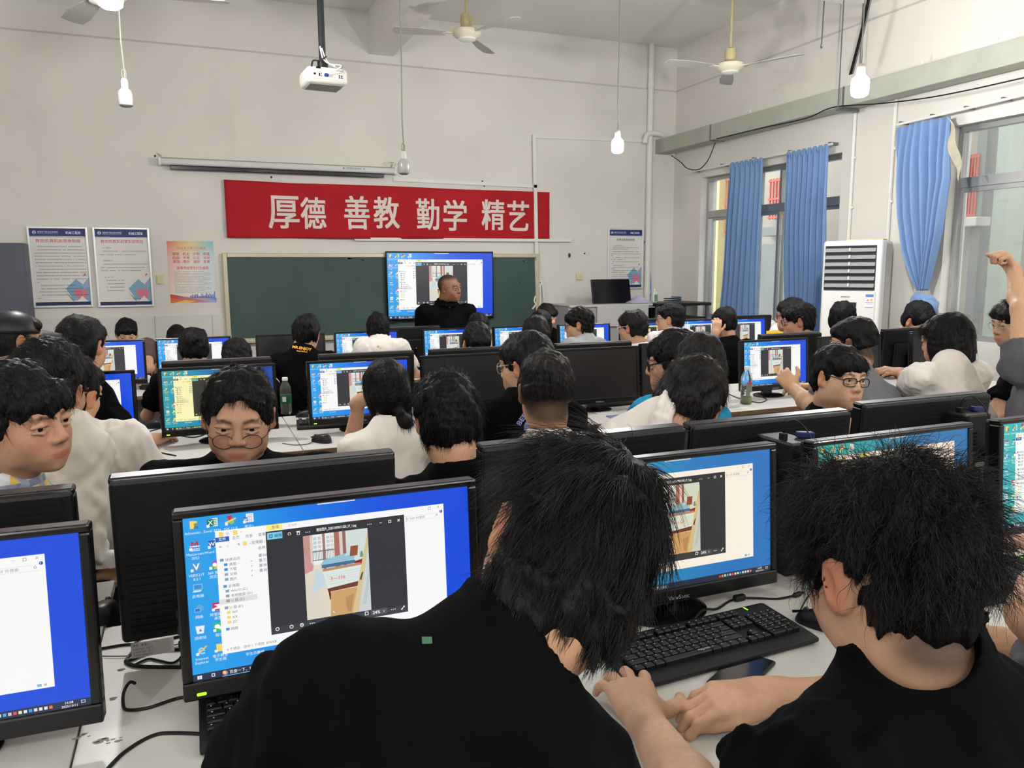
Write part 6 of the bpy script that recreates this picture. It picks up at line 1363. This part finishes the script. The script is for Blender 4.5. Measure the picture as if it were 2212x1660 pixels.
# ---- curly boy on the right
person('person with tousled curly hair and black shirt, back turned, hand on the big keyboard',(1915,1236,.96),hy=3,hp=14,hr=0,s=1.05,by=-4,lean=14,shirt='black',res=.0035,face=True,n=16000,rad=.00030,seed=23,skinc=(206,163,134),hairmat=0,
  hair=dict(fringe=1.2,vol=1.0,side=.35,bw=.8,clear=[((.09,-.01,-.02),(.04,.05,.05)),((-.09,-.01,-.02),(.04,.05,.05))],nape=-.072,len=.05,up=.34,mess=.45,noise=.009,sidelen=.28,smin=-.03,curl=.0045,hug=.5,crown=(.0,-.03,.125),paint=[((0,-.075,-.07),(.062,.05,.035))],tufts=[((.058,.0,.075),(.038,.055,.032)),((-.058,.0,.075),(.038,.055,.032)),((0,-.02,.105),(.065,.07,.022))]),
  joints=dict(nb=V(1975,1418,.945),shL=V(1785,1665,.88),shR=V(2270,1600,.97),pelvis=np.array([.78,.42,.5])),
  arms=dict(L=dict(el=V(1535,1800,.90),wr=np.array(aZ(1388,1548,.805)),d=np.array(aZ(1318,1405,.80))-np.array(aZ(1388,1548,.805)),n=(0,-.1,1),th=1,curl=(.3,.2,.14,.16),thumb=(.35,.25),spread=.15,tc=.15,sleeve=.55,hs=1.12),
   R=dict(el=np.array(aZ(1905,1522,.825)),wr=np.array(aZ(1655,1503,.80)),d=(-.93,.26,-.02),n=(.05,-.15,1),th=-1,curl=(.5,.52,.5,.42),thumb=(1.15,.5),tc=.35,spread=.07,sleeve=.5,hs=1.08)),torso=1.05,collar=1,width=.2,sres=.006,wrinkle=1.3)
# ---- only an elbow shows at the right edge
person('person cut off by the right frame edge, only a bare elbow showing',(2440,1130,1.25),hy=-10,hp=10,shirt='grey',res=.006,face=True,n=300,seed=31,by=-10,skinc=(202,159,128),arms=dict(L=dict(el=V(2240,1330,1.12),wr=V(2310,1200,1.42),d=(.1,.9,0),n=(0,0,1),sleeve=.5)),joints=dict(shL=V(2330,1420,1.1)))
# ---- left boy in the plaid shirt looking at us
M_plaid=bpy.data.materials.new('shirt_plaid'); M_plaid.use_nodes=True; _n=M_plaid.node_tree; _b=_n.nodes['Principled BSDF']; _b.inputs['Roughness'].default_value=.85
_tc=_n.nodes.new('ShaderNodeTexCoord'); _prev=None
for ax_,sc_,colr in(('X',28,(206,180,86)),('Z',30,(120,130,150)),('Y',30,(150,160,176))):
    w_=_n.nodes.new('ShaderNodeTexWave'); w_.bands_direction=ax_; w_.inputs['Scale'].default_value=sc_/6.28*1.6; w_.inputs['Distortion'].default_value=.6; w_.inputs['Detail'].default_value=0
    rp=_n.nodes.new('ShaderNodeValToRGB'); rp.color_ramp.interpolation='EASE'; rp.color_ramp.elements[0].position=.62; rp.color_ramp.elements[1].position=.78
    mx=_n.nodes.new('ShaderNodeMix'); mx.data_type='RGBA'; _n.links.new(_tc.outputs['Object'],w_.inputs['Vector']); _n.links.new(w_.outputs['Fac'],rp.inputs['Fac']); _n.links.new(rp.outputs['Color'],mx.inputs['Factor'])
    if _prev is None: mx.inputs[6].default_value=(*lin((206,208,212)),1)
    else: _n.links.new(_prev,mx.inputs[6])
    mx.inputs[7].default_value=(*lin(colr),1); _prev=mx.outputs[2]
_n.links.new(_prev,_b.inputs['Base Color'])
person('person in a plaid shirt with a fringe over the eyes, looking at us, left edge',(50,905,1.70),hy=128,hp=6,hr=8,s=1.0,by=175,lean=14,shirt=M_plaid,res=.003,n=6000,rad=.0004,seed=41,skinc=(191,146,119),gaze=(.004,0),
  hair=dict(fringe=1.75,vol=1.0,side=1.0,len=0.036,up=0.066,mess=0.154,noise=.005,sidelen=.8,comb=(0,.3,-.1),nape=-.08),collar=2,arms=dict(L=dict(wr=V(-80,1330,1.85),d=(.3,-.9,0),n=(0,0,1))),joints=dict(nb=V(-12,1045,1.74),shL=V(55,1105,1.78),shR=V(-170,1090,1.7)))
# ---- white shirt boy seen from behind at the left
person('person in a loose white shirt, back turned, dark hair, standing at the left',(108,838,2.12),hy=28,hp=8,hr=10,s=1.04,by=18,lean=10,shirt='cream',res=.004,face=True,n=5000,rad=.0004,seed=51,skinc=(191,148,119),hair=dict(fringe=1.2,vol=1.05,len=0.0396,up=0.165,mess=0.28,noise=.006,sidelen=.6),torso=.85,wrinkle=1.3,shr=1.05,joints=dict(nb=V(125,925,2.14),shR=V(178,985,2.18),shL=V(10,985,2.05)),arms=None,sleeve=.95)
person('person with close cropped neck facing the left middle screen, mostly hidden',(155,850,2.55),hy=30,hp=10,hr=10,s=1.0,by=20,shirt='white',res=.005,n=900,seed=53,hair=dict(SHORT,nape=-.07),arms='desk',joints=dict(nb=V(140,920,2.5)))
# ---- boy with a cap
r_,T_,O_,_i=person('person with a black cap, glasses and bright blue shirt at the far left',(34,735,2.85),hy=62,hp=4,s=.88,by=60,shirt='cyan',res=.005,n=300,seed=61,hair=dict(SHORT,vol=.8,noise=.002),glasses=dict(rx=.025,rz=.019,t=.0018),skinc=(182,139,112))
m=MB(); Mx=Matrix.Translation(Vector(T_[1]))@Matrix([list(r)+[0] for r in T_[0]]+[[0,0,0,1]]).to_4x4()@Matrix.Scale(T_[2],4)
m.grid(lambda u,v:((.086*math.sin(v*PI/2)*math.cos(2*PI*u),-.014+.104*math.sin(v*PI/2)*math.sin(2*PI*u),.03+.092*math.cos(v*PI/2))),32,12,0,Mx,close_u=True)
co=m.obj('cap',M_black,r_,smooth=80,solid=.003,recalc=False)
m=MB(); m.grid(lambda u,v:((u-.5)*.15*(1-.25*v*v),.07+.105*v*math.sqrt(max(0,1-(1.7*(u-.5))**2)),.046-.02*v-.06*(u-.5)**2*4),14,8,0,Mx); m.obj('cap_brim',M_black,co,smooth=80,solid=.004,recalc=False)
m=MB(); m.ball((0,-.014,.124),.006,0,Mx,6); m.obj('cap_button',M_black,co); m=MB(); m.box((-.075,-.05,.03),(.012,.012,.012),0,Mx); m.obj('cap_badge',M_sil,co,smooth=0)
person('person with dark hair behind the white shirted back, at the far left',(180,747,3.25),hy=30,hp=4,s=.98,shirt='black',res=.006,n=700,seed=63,torso=.8,joints=dict(nb=V(160,802,3.25),shR=V(195,850,3.3),shL=V(95,850,3.18)),hair=dict(NORM,vol=1.05,len=0.036,up=0.165,mess=0.28))
# ---- round glasses boy
person('person with round glasses low on the nose and black shirt, facing us',(516,900,2.0),hy=186,hp=13,hr=-3,s=1.0,by=186,lean=26,shirt='black',res=.003,n=6000,rad=.0004,seed=71,wide=1.05,skinc=(182,139,115),gaze=(-.001,-.002),
  hair=dict(fringe=-.25,vol=.97,fcut=.9,side=.8,len=0.0324,up=0.11,mess=0.14,noise=.005,comb=(.15,.45,0),sidelen=.5,crown=(0,-.06,.115)),glasses=dict(rx=.0245,rz=.0185,dz=-.028,t=.0011,mat=('glasses_dark_wire',(36,30,30))),torso=1.08,width=.2,arms=dict(R=dict(el=np.array(aY(430,1250,2.42)),wr=np.array(aY(285,1235,2.36)),d=(-.97,-.05,.12),n=(0,0,1),curl=(.35,.35,.3,.3))))
# ---- girl with ponytail
person('girl with a low ponytail in a white T-shirt, hand at her chin',(834,840,3.15),hy=-8,hp=6,hr=-6,s=.98,by=8,lean=4,shirt='white',res=.005,n=4000,rad=.0005,seed=81,skinc=(199,156,128),hair=dict(long='pony',fringe=1,vol=1.0,len=0.0648,up=0.0275,mess=0.084,noise=.003,sidelen=1.,smin=-.2),
  joints=dict(nb=V(838,930,3.1),shL=V(770,975,3.05),shR=V(900,955,3.12)),arms=dict(L=dict(el=V(757,985,3.42),wr=V(775,868,3.35),d=(.7,.1,.3),n=(-.4,-.2,.8),curl=(.6,.6,.6,.5),sleeve=.5)),wrinkle=.8,width=.17,torso=.95)
# ---- heads turned towards the teacher
person('person with thick black hair, back of head between two near monitor backs',(966,903,2.18),hy=8,hp=10,hr=-4,s=1.04,by=0,lean=-8,legyaw=180,shirt='black',res=.004,face=True,n=8000,rad=.0004,seed=91,hair=dict(fringe=1,vol=.98,side=.85,nape=-.095,len=0.036,up=0.165,mess=0.21,noise=.006,sidelen=.7,smin=-.1,crown=(.035,-.075,.09)),arms=None)
person('person with a fade haircut and white collar, back turned, centre',(1178,845,2.55),hy=12,hp=4,hr=0,s=1.04,by=6,lean=-4,legyaw=180,shirt='white',res=.004,face=True,n=4000,rad=.0004,seed=95,skinc=(191,146,117),hair=dict(fringe=1,vol=1.05,side=.75,nape=-.02,len=0.0324,up=0.0825,mess=0.105,noise=.004,sidelen=.4,smin=.0,paint=[((0,-.065,-.045),(.085,.07,.055)),((.07,-.04,-.01),(.03,.05,.05)),((-.07,-.04,-.01),(.03,.05,.05))]),hairmat=1,arms=None)
r_,T_,O_,I_=person('person with glasses in a black T-shirt printed with a purple arc word',(1136,790,2.95),hy=-38,hp=8,s=1.02,by=-5,lean=8,shirt='black',res=.005,n=1500,rad=.0005,seed=97,hair=dict(NORM,len=0.0288,mess=0.21),glasses=dict(rx=.026,rz=.02,t=.0016,mat=('glasses_steel',(150,152,156))),skinc=(200,159,130),joints=dict(nb=V(1125,870,2.95),shL=V(1055,905,2.9),shR=V(1225,905,3.0)),torso=1.1,width=.2)
def print_on(root,O,shirt_name,items,Y):
    """ink sheets laid on the shirt back: (text|poly) points given where they sit, pushed onto the cloth by ray"""
    so=[c for c in COL.objects if c.parent==root and c.name.startswith('shirt')][0]; bpy.context.view_layer.update(); out=[]
    for verts,faces,mt,nm in items:
        bm=bmesh.new(); vv=[bm.verts.new((a,b,0)) for a,b in verts]
        for f in faces:
            try: bm.faces.new([vv[i] for i in f])
            except ValueError: pass
        bmesh.ops.triangulate(bm,faces=bm.faces[:])
        for _ in range(3):
            ed=[e for e in bm.edges if (e.verts[0].co-e.verts[1].co).length>6]
            if ed: bmesh.ops.subdivide_edges(bm,edges=ed,cuts=1); bmesh.ops.triangulate(bm,faces=bm.faces[:])
        ok=True
        for v in bm.verts:
            d=Vector(ray(v.co.x,v.co.y)); hit,loc,nor,_=so.ray_cast(Vector(C0)-Vector(O),d.normalized()); v.co=(loc-d.normalized()*.004) if hit else Vector(C0)-Vector(O)+d*(Y/d.y)
        me=bpy.data.meshes.new(nm); bm.to_mesh(me); bm.free(); me.materials.append(mt); link(nm,me,so)
def txt_px(t,x,y,w,h,rot=0.,bold=.03,arc=None):
    v,f=textmesh(t,bold,2); lo,hi=v.min(0),v.max(0); q=(v-lo)/(hi-lo); X=q[:,0]*w; Yv=-q[:,1]*h; c,s_=math.cos(rot),math.sin(rot)
    return np.c_[x+X*c-Yv*s_,y+X*s_+Yv*c],f
ink=lambda n,c: mat(n,c,.7,.2)
print_on(r_,O_,'s',[(*txt_px('BEFV',1124,921,40,11,R_(-56)),ink('print_purple',(150,140,205)),'print_lettering'),([(1132,918),(1140,905),(1150,903),(1158,912),(1160,930),(1132,930)],[(0,1,2,3,4,5)],ink('print_blue',(120,140,200)),'print_patch'),([(1138,914),(1142,910),(1152,912),(1158,918),(1154,923),(1142,921)],[(0,1,2,3,4,5)],ink('print_white',(226,226,224)),'print_cloud')],2.9)
# ---- pair leaning together
person('person with black rimmed glasses in dark shirt facing left behind the leaning boy',(1455,785,3.25),hy=-55,hp=6,s=1.08,by=-20,shirt='charcoal',res=.005,n=2000,rad=.0005,seed=101,hair=dict(fringe=1.1,vol=1.02,len=0.036,up=0.22,mess=0.35,noise=.006),glasses=dict(rx=.027,rz=.021,t=.0025,mat=('glasses_black',(20,18,20))),skinc=(191,148,121),joints=dict(nb=V(1452,868,3.25)))
person('person with dark brown hair half hidden, bright blue shirt, right of centre',(1512,800,2.82),hy=20,hp=20,s=1.04,by=0,lean=6,legyaw=60,shirt='cyan',res=.005,n=2500,rad=.0005,seed=103,hair=dict(fringe=1.2,vol=1.0,len=0.036,up=0.138,mess=0.21),hairmat=1,joints=dict(nb=V(1470,885,2.86),shL=V(1400,900,2.82),shR=V(1540,915,2.9)))
r_,T_,O_,I_=person('person bowing the head, brown tinged hair, white and grey collared shirt',(1490,872,2.36),hy=48,hp=34,hr=16,s=1.1,by=20,lean=-12,legyaw=180,shirt='white',res=.004,n=6000,rad=.0004,seed=107,hair=dict(fringe=1.3,vol=1.02,side=1.1,len=0.0396,up=0.0825,mess=0.21,noise=.006,sidelen=.8,smin=-.08),hairmat=1,skinc=(191,148,121),joints=dict(nb=V(1412,907,2.34),shL=V(1340,962,2.36),shR=V(1490,987,2.42)),collar=2)
# ---- boy with rectangular glasses facing us
person('person with rectangular black glasses in a black shirt, glancing sideways at the right',(1812,817,2.72),hy=182,hp=1,hr=-5,s=.92,by=195,lean=14,shirt='black',res=.003,n=5000,rad=.00045,seed=111,skinc=(206,165,136),gaze=(-.004,0),
  hair=dict(fringe=1.2,vol=1.0,side=1.0,len=0.0396,up=0.055,mess=0.126,noise=.004,comb=(-.25,.4,-.1),sidelen=.6,crown=(0,-.05,.12)),glasses=dict(rx=.027,rz=.0155,pow=3.2,dz=-.004,t=.0018),width=.19,joints=dict(shL=V(1885,925,2.75),shR=V(1720,940,2.6)))
person('person in a grey T-shirt with fade haircut, back turned, behind the boy with rectangular glasses',(1842,740,3.65),hy=-28,hp=8,s=.95,by=-20,lean=22,shirt='dgrey',res=.005,n=1500,rad=.0006,seed=115,hair=dict(fringe=.8,vol=.98,side=.6,nape=-.03,len=0.0144,up=0.11,mess=0.21,paint=[((0,-.065,-.055),(.085,.07,.05)),((.07,-.03,-.01),(.03,.05,.05)),((-.07,-.03,-.01),(.03,.05,.05))]),skinc=(199,158,126),glasses=dict(rx=.025,rz=.02,t=.0014),
  joints=dict(nb=V(1850,812,3.45),shL=V(1800,850,3.3),shR=V(1905,862,3.4)),arms=dict(L=dict(el=V(1755,880,3.25),wr=V(1712,838,3.45),d=(.0,.7,.5),n=(-.6,0,.6),curl=(.7,.7,.7,.7),sleeve=.6),R=dict(wr=V(1765,838,3.6),d=(-.8,.3,.1),n=(0,0,1),curl=(.3,.3,.3,.3))))
person('long haired student in a white T-shirt, back turned, at the right',(2042,735,3.5),hy=-14,hp=10,hr=0,s=.97,by=-22,lean=20,shirt='white',res=.005,n=4000,rad=.0006,seed=121,hair=dict(long='bob',fringe=1,vol=.98,len=0.0648,up=0.0275,mess=0.084,noise=.004,sidelen=1.,smin=-.16),joints=dict(nb=V(2050,790,3.4),shL=V(1985,815,3.3),shR=V(2110,810,3.45)),arms=dict(L=dict(el=V(1962,850,3.45),wr=V(1950,808,3.7),d=(-.9,.2,.2),n=(0,-.3,1),curl=(.3,.35,.4,.5),sleeve=.75)),wrinkle=1.2,shr=.84,torso=.95)
person('person with thin glasses in a black shirt, profile facing left near the right edge',(2190,698,3.9),hy=-74,hp=10,s=1.0,by=-30,lean=12,shirt='black',res=.005,n=1500,rad=.0006,seed=125,hair=dict(fringe=1.3,vol=1.0,len=0.036,up=0.248,mess=0.245,side=.6,noise=.006),glasses=dict(rx=.026,rz=.02,t=.0014,mat=('glasses_gold',(190,170,130))),skinc=(206,167,138))
person('person in a grey T-shirt with one fist raised at the right edge',(2262,740,3.1),hy=-30,hp=0,s=1.0,by=-20,lean=6,shirt='grey',res=.005,n=800,seed=127,hair=dict(NORM),skinc=(210,167,134),joints=dict(shL=V(2208,790,3.05),shR=V(2350,800,3.1),nb=V(2275,790,3.1)),
  arms=dict(L=dict(el=V(2206,668,3.15),wr=V(2190,585,3.4),d=(-.55,.1,.75),n=(.6,-.5,.5),curl=(1.25,1.25,1.25,1.25),thumb=(.9,.9),tc=1.,sleeve=.3,hs=1.05)),tlen=.55)
# ---- far heads
def far(px,py,D,label,hy=0,hp=6,shirt='black',seed=1,**k):
    k.setdefault('s',.96); h=k.pop('hair',dict(fringe=1.,vol=1.05,len=0.0288,up=0.165,mess=0.245,noise=.005)); return person(label,(px,py,D),hy=hy,hp=hp,shirt=shirt,seed=seed,res=k.pop('res',.0065),n=k.pop('n',500),rad=D*.00016,hair=h,**k)
far(274,722,6.3,'person in a brown T-shirt behind the small left monitor, only the forehead showing',hy=176,hp=20,shirt='brown',seed=201,arms=dict(L=dict(el=aD(322,795,5.9),wr=aD(280,800,5.7),d=(-.8,-.3,0),n=(0,0,1))),joints=dict(shL=aD(318,748,6.2)))
r_,T_,O_,_i=far(383,735,6.6,'person in a dark flat cap behind the monitor below the colourful poster',hy=180,hp=22,shirt='black',seed=203,hair=dict(vol=1.04,fringe=1.6,len=0.0144,noise=.003))
far(420,752,4.7,'person with neat black hair in front of the monitor below the colourful poster',hy=4,shirt='black',seed=205)
far(512,778,4.55,'person with a hand on the hair just above the round glasses boy\'s monitor',hy=10,hp=24,shirt='black',seed=207,arms=dict(R=dict(el=aD(590,830,4.7),wr=aD(545,790,4.65),d=(-.7,-.2,.5),n=(.3,-.5,.7),curl=(.3,.3,.3,.3))))
r_,T_,O_,I_=far(662,722,4.95,'person in a black T-shirt with orange lettering on the back',hy=24,hp=12,hr=6,shirt='black',seed=209,hair=dict(fringe=1.1,vol=1.02,len=0.0324,up=0.165,mess=0.21,noise=.006,crown=(-.03,-.07,.1)),joints=dict(nb=aD(652,762,4.9),shL=aD(595,790,4.8),shR=aD(708,785,4.95)),torso=1.12,res=.005,lean=10)
print_on(r_,O_,'s',[(*txt_px('MR.ENJOY',631,754,42,8,R_(9)),ink('print_orange',(238,168,60)),'print_lettering'),(*txt_px('Enjoy Moment',641,760,23,3.4,R_(7)),ink('print_orange',(238,168,60)),'print_lettering')],4.8)
far(816,712,5.75,'person in a white T-shirt in front of the blackboard, back turned',hy=12,hp=8,shirt='white',seed=211,joints=dict(nb=aD(820,738,5.7),shL=aD(785,752,5.6),shR=aD(865,752,5.7)),hair=dict(fringe=1.1,vol=1.02,len=0.036,up=0.22,mess=0.315,noise=.006))
far(1034,712,5.9,'person with black hair below the teacher, mostly hidden by another head',hy=20,shirt='black',seed=213)
far(1030,742,4.6,'person with smooth black hair facing us over the sticker cornered monitor',hy=180,hp=35,shirt='black',seed=215,hair=dict(fringe=1.6,vol=1.0,len=0.0216,up=0.055,mess=0.14))
far(1166,705,5.9,'person with thick dark hair right of the wall television',hy=0,shirt='black',seed=217,hair=dict(fringe=1.2,vol=1.04,nape=-.1,len=0.036,up=0.11,mess=0.21))
far(1158,728,4.75,'person looking down with a wet looking fringe, facing us, in the centre',hy=184,hp=30,shirt='black',seed=219,hair=dict(fringe=1.6,vol=1.05,len=0.0324,up=0.0275,mess=0.105,comb=(0,.4,-.2)))
far(1182,684,7.6,'person with brownish hair far behind, right of the blackboard',hy=150,hp=20,shirt='black',seed=221,hairmat=1)
far(1250,702,5.4,'person with glasses in a light grey T-shirt, profile facing left',hy=-58,hp=8,shirt='lgrey',seed=223,glasses=dict(rx=.026,rz=.02,t=.002),res=.005,joints=dict(nb=aD(1262,736,5.4),shL=aD(1232,752,5.3),shR=aD(1292,750,5.5)),skinc=(191,150,123))
far(1366,708,5.4,'person with white rimmed glasses and brownish hair, back turned, centre right',hy=-32,hp=6,shirt='white',seed=225,glasses=dict(rx=.026,rz=.02,t=.002,mat=('glasses_white',(214,214,210))),hairmat=1,res=.005,skinc=(191,150,123))
far(1447,690,5.8,'person in a pinkish white T-shirt, profile facing left below the podium',hy=-48,hp=2,shirt='pink',seed=227,res=.005,hair=dict(fringe=.9,vol=1.05,len=0.0216,up=0.22,mess=0.21,side=.7),skinc=(199,158,130),joints=dict(nb=aD(1452,720,5.8),shL=aD(1420,735,5.7),shR=aD(1485,733,5.9)),glasses=dict(rx=.025,rz=.018,t=.0014))
far(1564,698,6.0,'person with a hand at the ear in front of the right end screens',hy=-5,hp=10,shirt='black',seed=229,hair=dict(fringe=.9,vol=1.0,len=0.0288,up=0.22,mess=0.21,side=.6),arms=dict(L=dict(el=aD(1535,745,5.9),wr=aD(1545,722,5.85),d=(.2,.1,.8),n=(-.3,-.8,.1),curl=(.6,.6,.6,.6))),skinc=(191,148,121))
far(1708,682,6.1,'person with glasses partly hidden behind another head by the straight curtain',hy=-50,hp=4,shirt='grey',s=1.08,seed=231,glasses=dict(rx=.026,rz=.02,t=.002))
far(1722,694,5.75,'person with black glasses, profile facing left before the straight curtain',hy=-58,hp=8,shirt='black',s=1.12,seed=233,glasses=dict(rx=.026,rz=.02,t=.002),res=.005,hair=dict(fringe=1.,vol=1.02,len=0.036,up=0.193,mess=0.28,noise=.006),skinc=(186,139,117))
far(1820,692,5.9,'person with neat dark hair turned to the right in front of the air conditioner',hy=52,hp=10,shirt='black',s=1.1,seed=235,hair=dict(fringe=.9,vol=1.05,len=0.0216,up=0.055,mess=0.105),skinc=(191,148,121))
far(1984,695,5.9,'person hidden behind the dark right monitors, only dark hair showing',hy=180,hp=30,shirt='black',s=1.15,seed=237)
# ---- the teacher
person('man with cropped hair in an open necked black polo shirt before the wall television',(971,622,6.9),hy=142,hp=3,hr=6,s=1.06,by=172,lean=10,shirt='black',res=.003,n=0,seed=251,skinc=(139,100,79),wide=1.12,hair=dict(style='none',paint=[((0,-.075,.03),(.12,.085,.085)),((0,-.01,.115),(.10,.088,.055))]),stand=True,group='teacher',torso=1.15,width=.2,tlen=.56,arms=None,wrinkle=.7,vneck=.10,collar=2)

print_on(r1_,O1_,'s',[([(911,1376),(933,1376),(934,1391),(912,1392)],[(0,1,2,3)],ink('tag_green',(70,110,84)),'neck_label')],.75)
# ---------------------------------------------------------------- camera, light, colour management
cd=bpy.data.cameras.new('camera'); cam=bpy.data.objects.new('camera',cd); COL.objects.link(cam)
cd.sensor_fit='HORIZONTAL'; cd.sensor_width=36; cd.lens=36*FPX/IW; cd.clip_start=.02; cd.clip_end=200
M=Matrix([[*CR,0],[*(-CD),0],[*(-CF),0],[0,0,0,1]]).transposed(); M.translation=Vector(C0)
cam.matrix_world=M; SC.camera=cam
w=bpy.data.worlds.new('sky'); SC.world=w; w.use_nodes=True; nt=w.node_tree
bg=nt.nodes['Background']; bg.inputs['Color'].default_value=(.95,.96,1,1); bg.inputs['Strength'].default_value=5.0
vs=SC.view_settings; vs.view_transform='Standard'; vs.look='None'; vs.gamma=1; vs.use_curve_mapping=False; vs.exposure=-0.05
cy=SC.cycles; cy.max_bounces=6; cy.diffuse_bounces=4; cy.glossy_bounces=3; cy.transmission_bounces=4; cy.transparent_max_bounces=8
cy.sample_clamp_indirect=6; cy.caustics_reflective=False; cy.caustics_refractive=False; cy.use_denoising=True
cy.use_adaptive_sampling=True; cy.adaptive_threshold=.02
